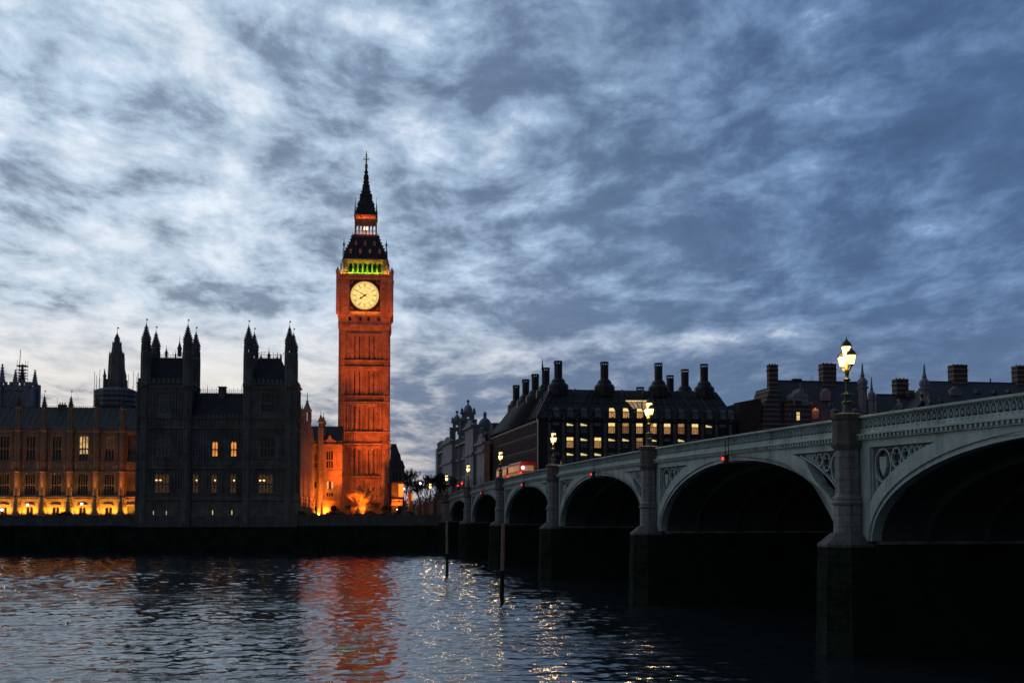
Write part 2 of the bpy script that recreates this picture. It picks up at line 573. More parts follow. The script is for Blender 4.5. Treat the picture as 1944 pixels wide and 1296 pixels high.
def light(kind, loc, target, energy, color, parent=None, spot=None, blend=0.5, size=0.3, name='floodlight_lamp', size_y=None, spread=PI):
    ld = bpy.data.lights.new(name, kind)
    ld.energy = energy
    ld.color = color
    if kind == 'SPOT':
        ld.spot_size = spot
        ld.spot_blend = blend
        ld.shadow_soft_size = size
    elif kind == 'AREA':
        ld.size = size
        ld.spread = spread
        if size_y:
            ld.shape = 'RECTANGLE'
            ld.size_y = size_y
    else:
        ld.shadow_soft_size = size
    lo = bpy.data.objects.new(name, ld)
    COL.objects.link(lo)
    lo.location = loc
    if target is not None:
        d = Vector(target) - Vector(loc)
        lo.rotation_euler = d.to_track_quat('-Z', 'Y').to_euler()
    if parent is not None:
        lo.parent = parent
    return lo


ORANGE = (1.0, 0.118, 0.007)
AMBER = (1.0, 0.37, 0.03)


def gothic_window(w, h, lights, pane, stone, transoms=(0.5,), depth=0.35, bw=0.13, parent=None, loc=(0, 0, 0), name='window', hood=True):
    """stone frame with mullions and pointed heads; the pane is its sub-part. Origin at the middle of the sill, front face y = 0"""
    f = MB()
    e = bw * 1.3
    f.box(-w / 2, -w / 2 + e, -0.06, depth, 0, h)
    f.box(w / 2 - e, w / 2, -0.06, depth, 0, h)
    f.box(-w / 2 + e, w / 2 - e, -0.06, depth, h - e, h)
    f.box(-w / 2 + e, w / 2 - e, -0.1, depth, 0, e)
    iw = (w - 2 * e) / lights
    for i in range(1, lights):
        x = -w / 2 + e + i * iw
        f.box(x - bw / 2, x + bw / 2, 0.02, depth - 0.1, e, h - e)
    for t in transoms:
        f.box(-w / 2 + e, w / 2 - e, 0.0, depth - 0.12, h * t - bw / 2, h * t + bw / 2)
    for i in range(lights):
        x0 = -w / 2 + e + i * iw
        x1 = x0 + iw
        xm = (x0 + x1) / 2
        for top in [h - e] + [h * t - bw / 2 for t in transoms]:
            a = min(iw * 0.9, h * 0.2)
            f.extr([(x0, top), (x0, top - a), (x0 + iw * 0.12, top - a * 0.55), (xm - iw * 0.12, top - a * 0.18), (xm, top)], 0.05, depth - 0.14)
            f.extr([(x1, top - a), (x1, top), (xm, top), (xm + iw * 0.12, top - a * 0.18), (x1 - iw * 0.12, top - a * 0.55)], 0.05, depth - 0.14)
    o = f.build(name, stone, parent, loc=loc)
    p = MB()
    p.quad((-w / 2, depth - 0.04, 0), (w / 2, depth - 0.04, 0), (w / 2, depth - 0.04, h), (-w / 2, depth - 0.04, h))
    p.build('pane', pane, o)
    return o


def grid_wall(mb, x0, x1, z0, z1, holes, y=0.0, depth=0.4):
    """front sheet with rectangular openings and their reveals"""
    xs = sorted({x0, x1} | {v for h in holes for v in (h[0], h[1]) if x0 < v < x1})
    zs = sorted({z0, z1} | {v for h in holes for v in (h[2], h[3]) if z0 < v < z1})
    for i in range(len(xs) - 1):
        run = None
        for j in range(len(zs) - 1):
            cxm, czm = (xs[i] + xs[i + 1]) / 2, (zs[j] + zs[j + 1]) / 2
            hole = any(h[0] < cxm < h[1] and h[2] < czm < h[3] for h in holes)
            if hole:
                if run is not None:
                    mb.quad((xs[i], y, run), (xs[i + 1], y, run), (xs[i + 1], y, zs[j]), (xs[i], y, zs[j]))
                    run = None
            elif run is None:
                run = zs[j]
        if run is not None:
            mb.quad((xs[i], y, run), (xs[i + 1], y, run), (xs[i + 1], y, z1), (xs[i], y, z1))
    for h in holes:
        a, b, c, d = h
        mb.quad((a, y, c), (a, y + depth, c), (a, y + depth, d), (a, y, d))
        mb.quad((b, y, c), (b, y, d), (b, y + depth, d), (b, y + depth, c))
        mb.quad((a, y, c), (b, y, c), (b, y + depth, c), (a, y + depth, c))
        mb.quad((a, y, d), (a, y + depth, d), (b, y + depth, d), (b, y, d))
    return mb


def crenel(mb, x0, x1, y, z, h=0.7, w=0.6, d=0.35, gap=0.5):
    """battlement along x"""
    n = max(1, int((x1 - x0) / (w + gap)))
    p = (x1 - x0) / n
    for i in range(n):
        mb.box(x0 + p * i + gap / 2, x0 + p * (i + 1) - gap / 2, y, y + d, z, z + h)


def pinnacle_profile(r, h):
    return [(r, 0), (r, h * 0.32), (r * 1.25, h * 0.34), (r * 1.25, h * 0.37), (r * 0.9, h * 0.39), (r * 0.75, h * 0.5), (r * 0.45, h * 0.66),
            (r * 0.28, h * 0.8), (r * 0.45, h * 0.82), (r * 0.2, h * 0.84), (r * 0.08, h)]


def crockets(mb, cx, cy, prof, n=4, size=0.14, rot=PI / 4, steps=6):
    """leaf bosses climbing the edges of a spire whose outline is prof"""
    z0, z1 = prof[0][1], prof[-1][1]
    for k in range(steps):
        z = z0 + (z1 - z0) * (k + 0.5) / steps
        for (ra, za), (rb, zb) in zip(prof, prof[1:]):
            if za <= z <= zb and zb > za:
                r = ra + (rb - ra) * (z - za) / (zb - za)
                break
        else:
            continue
        for i in range(n):
            a = rot + 2 * PI * i / n
            x, y = cx + (r + size * 0.4) * math.cos(a), cy + (r + size * 0.4) * math.sin(a)
            mb.frustum(x, y, z - size * 0.5, z + size * 0.7, size * 0.35, size * 0.35, size * 0.6, size * 0.6)


def cresting(mb, x0, x1, y, z, h, pitch=0.5, along='x'):
    """open iron railing with spikes along a ridge"""
    n = max(1, int(abs(x1 - x0) / pitch))
    t = 0.05
    def bx(a0, a1, za, zb):
        if along == 'x':
            mb.box(a0, a1, y - t / 2, y + t / 2, za, zb)
        else:
            mb.box(y - t / 2, y + t / 2, a0, a1, za, zb)
    bx(x0, x1, z + h * 0.12, z + h * 0.18)
    bx(x0, x1, z + h * 0.52, z + h * 0.58)
    for i in range(n + 1):
        x = x0 + (x1 - x0) * i / n
        bx(x - t / 2, x + t / 2, z, z + h * (1.0 if i % 2 == 0 else 0.7))
        if i % 2 == 0:
            bx(x - t * 1.6, x + t * 1.6, z + h * 0.8, z + h * 0.88)

# ================================================================== frames of the place
YAW_P = R(5.44)
PF = Frame(-42.4, 240.9, YAW_P)                 # palace: origin at the north-east corner of the river pavilion
BA = math.atan2(-0.985, 0.171)
BF = Frame(-13.2, 246.0, BA)                    # bridge: x runs east along it, y across it to the north
QF = Frame(-13.2, 246.0, BA + R(90))            # the river bank beyond the bridge: x runs north along the wall, y inland
GZ = 6.9                                        # level of the land

# ------------------------------------------------------------------ water
WAVE = 1.0
wm = bpy.data.materials.new('river_water')
wm.use_nodes = True
wt = wm.node_tree
wb = wt.nodes['Principled BSDF']
q = NG(wt)
wb.inputs['Base Color'].default_value = (0.016, 0.026, 0.03, 1)
wb.inputs['Roughness'].default_value = 0.02
wb.inputs['IOR'].default_value = 1.48
wb.inputs['Specular IOR Level'].default_value = 0.5
wco = q.n('ShaderNodeTexCoord').outputs['Object']


def wmap(sx, sy, rz=0.0):
    mp = q.n('ShaderNodeMapping')
    wt.links.new(wco, mp.inputs[0])
    mp.inputs['Scale'].default_value = (sx, sy, 1)
    mp.inputs['Rotation'].default_value = (0, 0, rz)
    return mp.outputs[0]


w1 = q.noise(wmap(0.30, 0.52, 0.05), 1.0, 3, 0.45)
w2 = q.noise(wmap(0.95, 1.4, -0.12), 1.0, 3, 0.5, 0.2)
w3 = q.noise(wmap(2.6, 3.4, 0.2), 1.0, 3, 0.5)
gust = q.step(q.noise(wmap(0.018, 0.05, 0.1), 1.0, 4, 0.6), 0.35, 0.65)      # calmer and rougher patches
hgt = q.m('ADD', q.m('MULTIPLY', w1, 0.0), q.m('MULTIPLY', w2, 0.02))
hgt = q.m('ADD', hgt, q.m('MULTIPLY', q.m('MULTIPLY', w3, 0.026), q.m('ADD', 0.5, gust)))
hgt = q.m('MULTIPLY', hgt, q.m('ADD', 0.75, q.m('MULTIPLY', gust, 0.5)))
bn = q.n('ShaderNodeBump')
bn.inputs['Strength'].default_value = 1.0
bn.inputs['Distance'].default_value = 1.0
wt.links.new(hgt, bn.inputs['Height'])
wt.links.new(bn.outputs[0], wb.inputs['Normal'])
import numpy as np
rng = np.random.RandomState(7)
NR, NC = 820, 760
yy = 36.0 * (266.0 / 36.0) ** (np.linspace(0, 1, NR) ** 0.78)
uu = np.linspace(-1, 1, NC)
GY, GU = np.meshgrid(yy, uu, indexing='ij')
GX = GU * (0.50 * GY + 14.0)
H = np.zeros_like(GX)
for k in range(76):                                  # a short river chop: many small wave trains crossing
    lam = 0.5 * (3.6 / 0.5) ** rng.rand()
    th = rng.normal(1.75, 0.62)
    kx, ky = 2 * np.pi / lam * math.cos(th), 2 * np.pi / lam * math.sin(th)
    amp = 0.0034 * lam ** 0.85
    H += amp * np.sin(kx * GX + ky * GY + rng.rand() * 6.283 + 0.6 * np.sin(GX * 0.11 * rng.rand() + GY * 0.05 * rng.rand() + k))
patch = 1.0 + 0.35 * np.sin(GX * 0.045 + 1.3 * np.sin(GY * 0.03)) * np.sin(GY * 0.06 + 0.9 * np.sin(GX * 0.035 + 2))
H *= patch * WAVE
nv = NR * NC
co_ = np.empty((nv + 4, 3))
co_[:nv, 0], co_[:nv, 1], co_[:nv, 2] = GX.ravel(), GY.ravel(), H.ravel()
co_[nv:] = [(-900, -60, -0.35), (900, -60, -0.35), (900, 420, -0.35), (-900, 420, -0.35)]
ii = (np.arange(NR - 1)[:, None] * NC + np.arange(NC - 1)[None, :]).ravel()
fc = np.stack([ii, ii + 1, ii + 1 + NC, ii + NC], 1)
fc = np.vstack([fc, [[nv, nv + 1, nv + 2, nv + 3]]])
me = bpy.data.meshes.new('water')
me.vertices.add(len(co_))
me.vertices.foreach_set('co', co_.ravel())
me.loops.add(fc.size)
me.loops.foreach_set('vertex_index', fc.ravel().astype(np.int32))
me.polygons.add(len(fc))
me.polygons.foreach_set('loop_start', (np.arange(len(fc)) * 4).astype(np.int32))
me.polygons.foreach_set('use_smooth', np.ones(len(fc), dtype=bool))
me.update(calc_edges=True)
me.materials.append(wm)
wo2 = bpy.data.objects.new('water', me)
COL.objects.link(wo2)
tag(wo2, kind='structure')

# ------------------------------------------------------------------ land on the far bank, reaching the horizon
pw = PF.world(-700, 1.0, GZ)
pc = PF.world(0, 1.0, GZ)
pb = QF.world(0, 1.0, GZ)
pr = QF.world(800, 1.0, GZ)
mb = MB()
mb.quad(tuple(pw), tuple(pc), tuple(pb), tuple(pr), (9000, 9000, GZ), (-9000, 9000, GZ))
tag(mb.build('ground', M['ground']), kind='structure')

# ------------------------------------------------------------------ river walls
XL = PF.X(257)                                   # left end of the pavilion, in palace metres
WY = 10.0                                        # the wing stands back behind its terrace


def river_wall(name, label, frame, x0, x1, ztop, thick=1.0):
    t = frame.thing(name, label, 'wall')
    lo, hi, cp = MB(), MB(), MB()
    lo.hexa([(x0, -0.5, -2), (x1, -0.5, -2), (x1, thick, -2), (x0, thick, -2)], [(x0, -0.06, 5.2), (x1, -0.06, 5.2), (x1, thick, 5.2), (x0, thick, 5.2)])
    hi.box(x0, x1, 0.0, thick, 5.2, ztop - 0.3)
    cp.box(x0, x1, -0.12, thick - 0.2, ztop - 0.3, ztop)
    n = int(abs(x1 - x0) / 9)
    for i in range(n):                           # shallow piers and timber fenders
        x = x0 + (x1 - x0) * (i + 0.5) / n
        lo.box(x - 0.35, x + 0.35, -0.75, -0.3, -2, 5.0)
        hi.box(x - 0.45, x + 0.45, -0.1, 0.02, 5.25, ztop - 0.35)
    lo.build('weedy_face', M['wall_weed'], t)
    hi.build('upper_face', M['granite'], t)
    cp.build('coping', M['granite'], t)
    return t


river_wall('river_wall', 'long dark weedy river wall below the lit terrace of the palace', PF, -160, XL - 0.02, 7.25)
rw = river_wall('river_wall', 'dark river wall between the palace pavilion and the bridge', Frame(-42.4, 240.9, BA + R(90)), 0.02, 30.6, 7.35)
rw = river_wall('river_wall', 'dark river wall on the far side of the bridge under the brick houses', QF, 29.0, 420, 7.9)

# ------------------------------------------------------------------ the palace: long river wing
wing = PF.thing('palace_wing', 'long palace wing with floodlit buttresses behind the river terrace', 'palace', 0, WY, 0)
XW = lambda px: PF.X(px, WY)
ZW = lambda py: PF.Z(130, py, WY)
bays = [-90, -40, 9.5, 59, 108.5, 159, 208.5, 252]
butt = [-115, -65, -15, 35, 83.5, 134, 184, 233]
x_end = XL + 1.5
x_beg = XW(-130)
holes = []
for b in bays:
    xc = XW(b)
    holes += [(xc - 1.05, xc + 1.05, ZW(875), ZW(825)), (xc - 1.1, xc + 1.1, ZW(941), ZW(897)), (xc - 0.85, xc + 0.85, GZ, ZW(959.5))]
holes = [h for h in holes if h[1] < x_end]
mb = MB()
grid_wall(mb, x_beg, x_end, GZ - 0.2, ZW(815), holes, 0.0, 0.5)
mb.box(x_beg, x_end, -0.35, 0.0, ZW(944.5), ZW(942))                # ledge
mb.box(x_beg, x_end, -0.2, 0.0, ZW(947.5), ZW(946))
mb.box(x_beg, x_end, -0.15, 0.0, ZW(896), ZW(894.5))
mb.box(x_beg, x_end, -0.15, 0.0, ZW(878), ZW(876.5))
mb.box(x_beg, x_end, -0.3, 0.0, ZW(820), ZW(817.5))
for b in bays:
    xc = XW(b)
    for s in (-1, 1):                                                # jambs with carved niches beside the windows
        for dx in (1.28, 1.62):
            mb.box(xc + s * dx - 0.07, xc + s * dx + 0.07, -0.14, 0.0, ZW(940), ZW(897))
            mb.box(xc + s * dx - 0.07, xc + s * dx + 0.07, -0.14, 0.0, ZW(875), ZW(822))
    for i in range(5):                                               # carved band with shields
        x = xc - 1.4 + i * 0.7
        mb.extr([(x - 0.2, ZW(881.5)), (x + 0.2, ZW(881.5)), (x + 0.2, ZW(887)), (x, ZW(891)), (x - 0.2, ZW(887))], -0.12, 0.0)
    mb.extr([(xc - 1.0, ZW(959.5)), (xc + 1.0, ZW(959.5)), (xc + 0.8, ZW(957)), (xc, ZW(956.2)), (xc - 0.8, ZW(957))], -0.22, 0.0)
x = x_beg
k = 0
while x < x_end - 0.4:
    mb.extr([(x, ZW(817.5)), (x + 0.62, ZW(817.5)), (x + 0.62, ZW(812)), (x + 0.46, ZW(808.5)), (x + 0.16, ZW(808.5)), (x, ZW(812))], -0.1, 0.25)
    x += 0.72
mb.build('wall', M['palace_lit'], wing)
cs = MB()
cs.box(x_beg, x_end, 0.6, 1.0, GZ - 0.2, ZW(817))  # unseen slab added behind the windows so light does not pass
cs.build('inner_wall', M['palace'], wing)
pn = {159: M['e_warm'], 208.5: M['e_dim'], 252: M['e_dim'], 108.5: M['glass']}
wu = gothic_window(2.1, ZW(825) - ZW(875), 3, M['glass'], M['palace_lit'], (0.48,), 0.42, 0.16, wing, (0, 0.02, 0))
wl = gothic_window(2.2, ZW(897) - ZW(941), 4, M['glass'], M['palace_lit'], (0.48,), 0.42, 0.14, wing, (0, 0.02, 0))
wg = gothic_window(1.7, ZW(959.5) - GZ, 2, M['glass'], M['palace_lit'], (), 0.42, 0.16, wing, (0, 0.02, 0))
first = [True] * 3
for b in bays[:-1]:
    xc = XW(b)
    for i, (w_, z) in enumerate(((wu, ZW(875)), (wl, ZW(941)), (wg, GZ))):
        if first[i]:
            c = w_
            c.location = (xc, 0.02, z)
            first[i] = False
        else:
            c = inst(w_, wing, (xc, 0.02, z))
        if i == 0 and b in (159, 208.5):
            c['label'] = 'window with lights on inside' if b == 159 else 'dimly lit window'
            for ch in c.children:
                ch.data = ch.data.copy()
                # only the upper lights of the window are bright
                zt = ZW(825) - ZW(875)
                pp = MB()
                zc_ = zt * (0.28 if b == 159 else 0.45)
                pp.quad((-1.05, 0.38, 0), (1.05, 0.38, 0), (1.05, 0.38, zc_), (-1.05, 0.38, zc_))
                pp.cur = 1
                pp.quad((-1.05, 0.38, zc_), (1.05, 0.38, zc_), (1.05, 0.38, zt), (-1.05, 0.38, zt))
                me = pp.build('pane', [M['glass'], pn[b] if b == 159 else M['e_dim']], None)
                ch.data = me.data
                bpy.data.objects.remove(me)
# buttress turrets
bt = MB()
bt.lathe([(0.95, GZ), (0.95, ZW(962)), (0.72, ZW(952)), (0.72, ZW(944)), (0.6, ZW(941)), (0.6, ZW(897)), (0.66, ZW(896)), (0.66, ZW(894)), (0.55, ZW(892)),
          (0.55, ZW(877)), (0.5, ZW(875)), (0.5, ZW(820)), (0.62, ZW(818)), (0.62, ZW(816)), (0.48, ZW(814)), (0.48, ZW(776)), (0.62, ZW(775))], 0, 0, 8)
for a in range(8):
    an = PI / 8 + a * PI / 4
    bt.tube((0.56 * math.cos(an), 0.56 * math.sin(an), ZW(940)), (0.52 * math.cos(an), 0.52 * math.sin(an), ZW(778)), 0.06, n=4)
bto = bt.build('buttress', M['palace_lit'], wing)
hp = ZW(742) - ZW(775)
prof = [(0.62, 0), (0.62, 0.15), (0.5, 0.3), (0.47, hp * 0.12), (0.30, hp * 0.3), (0.17, hp * 0.48), (0.1, hp * 0.6), (0.22, hp * 0.62), (0.08, hp * 0.65), (0.05, hp * 0.75)]
pm = MB()
pm.lathe(prof, 0, 0, 8, z0=ZW(775))
crockets(pm, 0, 0, [(r, z + ZW(775)) for r, z in prof[3:7]], 8, 0.16, PI / 8, 5)
pm.tube((0, 0, ZW(752)), (0, 0, ZW(740)), 0.03, n=4)
pm.box(-0.02, 0.3, -0.02, 0.02, ZW(744), ZW(742))
pmo = pm.build('pinnacle', M['palace'], bto)
for i, b in enumerate(butt):
    if i == 0:
        bto.location = (XW(b), -0.35, 0)
    else:
        inst(bto, wing, (XW(b), -0.35, 0))
# roof
zr = PF.Z(130, 773, WY + 8)
ze = ZW(812)
rf = MB()
rf.add([(x_beg, 1.2, ze), (x_end, 1.2, ze), (x_end, 8.0, zr), (x_beg, 8.0, zr), (x_end, 15, ze), (x_beg, 15, ze)], [(0, 1, 2, 3), (3, 2, 4, 5), (1, 4, 2), (0, 3, 5)])
nrib = int((x_end - x_beg) / 1.25)
for i in range(nrib + 1):
    x = x_beg + (x_end - x_beg) * i / nrib
    rf.hexa([(x - 0.05, 1.15, ze), (x + 0.05, 1.15, ze), (x + 0.05, 1.35, ze - 0.1), (x - 0.05, 1.35, ze - 0.1)],
            [(x - 0.05, 7.95, zr + 0.08), (x + 0.05, 7.95, zr + 0.08), (x + 0.05, 8.05, zr - 0.02), (x - 0.05, 8.05, zr - 0.02)])
rfo = rf.build('roof', M['roof_iron'], wing)
cr = MB()
cresting(cr, x_beg, x_end, 8.0, zr, 0.45, 0.45)
cr.build('cresting', M['iron'], rfo)
ch = MB()
xq = PF.X(117, WY + 8)
ch.box(xq - 0.8, xq + 0.8, 7.4, 8.6, zr - 1, zr + 0.55)
for d in (-0.5, 0, 0.5):
    ch.tube((xq + d, 8, zr + 0.5), (xq + d, 8, zr + 1.0), 0.13, n=6)
ch.tube((xq - 0.9, 8, zr), (xq - 1.1, 8, zr + 2.0), 0.03, n=4)
ch.build('chimney', M['palace'], rfo)

# terrace floor and floodlights
te = MB()
te.box(x_beg, XL - 0.05, 1.02, WY - 0.02, GZ - 0.3, GZ + 0.02)
tag(te.build('pavement', M['paving']), kind='structure')
bpy.data.objects['pavement'].location = PF.world(0, 0)
bpy.data.objects['pavement'].rotation_euler = (0, 0, PF.a)


def flood_fixture(px_label, wx, wy, wz, rz, glow=True, group='floodlights along the foot of the palace'):
    t = thing('floodlight', px_label, 'floodlight', (wx, wy, wz), rz, group)
    b = MB()
    b.box(-0.22, 0.22, -0.12, 0.12, 0.1, 0.3)
    b.box(-0.04, 0.04, -0.05, 0.05, 0, 0.1)
    b.build('housing', M['iron'], t)
    l = MB()
    l.quad((-0.19, -0.09, 0.305), (0.19, -0.09, 0.305), (0.19, 0.09, 0.305), (-0.19, 0.09, 0.305))
    l.build('lens', M['e_flood'], t)
    return t


ORD = ['first', 'second', 'third', 'fourth', 'fifth', 'sixth', 'seventh', 'eighth']
for i, b in enumerate(butt):
    for s in (-1, 1):
        x = XW(b) + s * 1.5
        if x > XL - 0.5:
            continue
        p = PF.world(x, WY - 1.1, GZ)
        t = flood_fixture('floodlight %s the foot of the %s buttress from the dark pavilion' % ('left of' if s < 0 else 'right of', ORD[len(butt) - 1 - i]), p.x, p.y, p.z, PF.a)
        light('AREA', (0, 0, 0.35), (0, 0.62, 1.9), 150, (1.0, 0.36, 0.03), t, size=0.5, spread=R(115))
    # narrow beam up each buttress, from the ledge
    p = PF.world(XW(b), WY - 1.55, ZW(943))
    t = flood_fixture('floodlight on the ledge of the %s buttress from the dark pavilion' % ORD[len(butt) - 1 - i], p.x, p.y, p.z, PF.a)
    light('SPOT', (0, 0, 0.35), (0, 0.75, 6.5), 1250, ORANGE[:1] + (0.23, 0.035), t, spot=R(36), blend=0.9, size=0.15)
# the angle where the wing meets the pavilion is lit on all floors
p = PF.world(XL - 2.2, WY - 3.2, GZ)
t = flood_fixture('floodlight in the corner between terrace and pavilion', p.x, p.y, p.z, PF.a)
light('SPOT', (0, 0, 0.4), (0.2, 2.4, 7.0), 2200, (1.0, 0.20, 0.03), t, spot=R(60), blend=0.9)

# ------------------------------------------------------------------ the palace: river pavilion with its two towers
pav = PF.thing('palace_pavilion', 'tall unlit palace pavilion with two turreted towers on the water', 'palace', 0, 0, 0)
XP = lambda px, y=0.0: PF.X(px, y)
ZP = lambda py, y=0.0: PF.Z(410, py, y)
DEP = 10.6
xl0, xl1 = XP(258), XP(359)
xr0, xr1 = XP(460), XP(562)
zc0 = 5.6
win = []      # (px centre, width, z0, z1, lights, pane key)
big = 3.0
rows = [
    (308.5, big, 867, 828, 4, 'e_faint', None), (508, big, 867, 828, 4, 'glass', None),
    (308.5, big, 936, 897, 4, 'e_dim', 2), (505, big, 936, 897, 4, 'e_dim', 2),
    (372, 1.35, 867, 836, 2, 'glass', None), (408, 1.35, 867, 836, 2, 'e_orange', None), (443.5, 1.35, 867, 836, 2, 'e_orange', None),
    (372, 1.35, 936, 897, 2, 'e_dim', 1), (407, 1.35, 936, 897, 2, 'e_dim', 1), (443, 1.35, 936, 897, 2, 'e_dim', 1),
    (308.5, 2.6, 782, 744, 4, 'e_faint', None), (508, 2.6, 782, 744, 4, 'glass', None),
    (293, 0.55, 978, 967, 1, 'e_warm', None), (317.5, 0.55, 978, 967, 1, 'e_warm', None), (405, 0.6, 978, 965.5, 1, 'e_warm', None), (441.5, 0.6, 978, 966, 1, 'e_warm', None),
]
CY = 0.7       # the middle stands a little back
mbw = {}
for key, (a, b, y0) in {'l': (xl0, xl1, 0.0), 'c': (xl1, xr0, CY), 'r': (xr0, xr1, 0.0)}.items():
    hs = []
    for px, w, p0, p1, nl, kp, bulbs in rows:
        xc = XP(px, y0)
        if a < xc < b:
            hs.append((xc - w / 2, xc + w / 2, ZP(p0, y0), ZP(p1, y0)))
    top = ZP(726) if key != 'c' else ZP(792, CY)
    m_ = MB()
    grid_wall(m_, a, b, zc0, top, hs, y0, 0.5)
    for zz, pr_ in ((948, 0.4), (936.5, 0.24), (888, 0.32), (869, 0.28), (812, 0.35), (793, 0.4)) + (((735, 0.15), (727.5, 0.38)) if key != 'c' else ()):
        m_.box(a, b, y0 - pr_, y0, ZP(zz + 1.4, y0), ZP(zz - 0.4, y0))
    # panelled ribs between the windows
    n = int((b - a) / 0.62)
    for i in range(n + 1):
        x = a + 0.3 + (b - a - 0.6) * i / n
        for z0_, z1_ in ((ZP(935), ZP(889)), (ZP(868), ZP(813)), (ZP(792), ZP(736))):
            if key == 'c' and z0_ > ZP(800):
                continue
            if any(h[0] - 0.15 < x < h[1] + 0.15 and h[3] > z0_ and h[2] < z1_ for h in hs):
                # only above and below the opening
                hh = [h for h in hs if h[0] - 0.15 < x < h[1] + 0.15 and h[3] > z0_ and h[2] < z1_][0]
                if z1_ - hh[3] > 0.4:
                    m_.box(x - 0.08, x + 0.08, y0 - 0.2, y0, hh[3] + 0.2, z1_)
                continue
            m_.box(x - 0.08, x + 0.08, y0 - 0.2, y0, z0_, z1_)
        for z0_, z1_ in ((ZP(886), ZP(871)), (ZP(810), ZP(796))):
            m_.extr([(x - 0.2, z1_), (x - 0.2, z0_ + 0.5), (x, z0_ + 0.1), (x + 0.2, z0_ + 0.5), (x + 0.2, z1_)], y0 - 0.12, y0)
    # parapet
    if key == 'c':
        crenel(m_, a, b, y0 + 0.05, top, 0.55, 0.4, 0.25, 0.35)
        m_.box(a, b, y0 + 0.6, y0 + 0.9, zc0, top)
    else:
        # the three other sides of the tower
        x0_, x1_ = a, b
        m_.quad((x0_, 0, zc0), (x0_, 0, top), (x0_, DEP, top), (x0_, DEP, zc0))
        m_.quad((x1_, 0, zc0), (x1_, DEP, zc0), (x1_, DEP, top), (x1_, 0, top))
        m_.quad((x0_, DEP, zc0), (x0_, DEP, top), (x1_, DEP, top), (x1_, DEP, zc0))
        m_.box(x0_ + 0.1, x1_ - 0.1, 0.6, DEP - 0.1, zc0 + 0.1, top - 0.1)
        for zz, pr_ in ((948, 0.25), (888, 0.18), (812, 0.2), (793, 0.25), (735, 0.15), (727.5, 0.38)):
            m_.box(x1_, x1_ + pr_, 0.02, DEP, ZP(zz + 1.4), ZP(zz - 0.4))
        crenel(m_, a, b, 0.0, top, 0.75, 0.5, 0.3, 0.35)
        for i in range(9):
            y = 0.6 + i * 1.1
            m_.box(x1_ - 0.3, x1_, y, y + 0.6, top, top + 0.75)
            m_.box(x1_, x1_ + 0.1, y + 0.3, y + 0.45, ZP(935), ZP(736))
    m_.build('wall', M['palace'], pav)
# plinth in the water
pl = MB()
pl.hexa([(XL - 1.6, -0.9, -2), (0.6, -0.9, -2), (0.6, DEP, -2), (XL - 1.6, DEP, -2)], [(XL - 0.9, -0.35, 5.0), (0.35, -0.35, 5.0), (0.35, DEP, 5.0), (XL - 0.9, DEP, 5.0)])
plo = pl.build('weedy_plinth', M['wall_weed'], pav)
pl = MB()
for a, b, y0 in ((XL - 0.7, xl1 + 0.3, -0.3), (xl1 + 0.3, xr0 - 0.3, 0.3), (xr0 - 0.3, 0.35, -0.3)):
    pl.box(a, b, y0, 1.6, 5.0, 6.35)
    pl.box(a, b, y0 + 0.12, 1.6, 6.35, 7.1)
pl.build('plinth', M['granite'], pav)
protos = {}
for px, w, p0, p1, nl, kp, bulbs in rows:
    y0 = CY if xl1 < XP(px, 0) < xr0 else 0.0
    h = ZP(p1, y0) - ZP(p0, y0)
    k = (round(w, 2), p0, p1, kp)
    loc = (XP(px, y0), y0 + 0.02, ZP(p0, y0))
    if k in protos:
        o = inst(protos[k], pav, loc)
    else:
        o = gothic_window(w, h, nl, M[kp], M['palace'], (0.47,) if h > 2 else (), 0.42, 0.13, pav, loc)
        protos[k] = o
    if kp in ('e_orange', 'e_warm'):
        o['label'] = 'small lit window' if h < 2 else 'window glowing orange'
    if bulbs:                                     # chandeliers seen through the glass
        bb = MB()
        for j in range(bulbs):
            bb = MB()
            x = (-1.1 + j * 0.75) if bulbs == 2 else 0.12
            bb.lathe([(0.04, 0), (0.21, 0.06), (0.24, 0.16), (0.1, 0.26)], x, 0.30, 6, z0=ZP(912.5, y0) - ZP(p0, y0))
            bb.build('chandelier', M['e_bulb'], o)
# middle roof, chimney, cresting
zr_ = PF.Z(410, 747, 6.5)
rf = MB()
zt = ZP(792, CY) - 0.1
rf.add([(xl1 - 0.5, 1.2, zt), (xr0 + 0.5, 1.2, zt), (xr0 + 0.5, 5.5, zr_), (xl1 - 0.5, 5.5, zr_), (xr0 + 0.5, 8.5, zr_), (xl1 - 0.5, 8.5, zr_), (xr0 + 0.5, 13, zt), (xl1 - 0.5, 13, zt)],
       [(0, 1, 2, 3), (3, 2, 4, 5), (5, 4, 6, 7), (1, 6, 4, 2), (0, 3, 5, 7)])
for i in range(22):
    x = xl1 + (xr0 - xl1) * i / 21
    rf.hexa([(x - 0.05, 1.1, zt), (x + 0.05, 1.1, zt), (x + 0.05, 1.4, zt - 0.1), (x - 0.05, 1.4, zt - 0.1)],
            [(x - 0.05, 5.45, zr_ + 0.08), (x + 0.05, 5.45, zr_ + 0.08), (x + 0.05, 5.6, zr_ - 0.02), (x - 0.05, 5.6, zr_ - 0.02)])
rfo = rf.build('roof', M['roof_iron'], pav)
cr = MB()
cresting(cr, xl1, xr0, 5.6, zr_, PF.Z(410, 736.5, 5.6) - zr_, 0.42)
cr.build('cresting', M['iron'], rfo)
ch = MB()
xa, xb = PF.X(414, 5), PF.X(427, 5)
ch.box(xa, xb, 4.6, 6.2, zr_ - 3, PF.Z(410, 735.5, 5))
ch.box(xa - 0.12, xb + 0.12, 4.5, 6.3, PF.Z(410, 735.5, 5), PF.Z(410, 733.5, 5))
ch.build('chimney', M['palace'], rfo)
ch = MB()
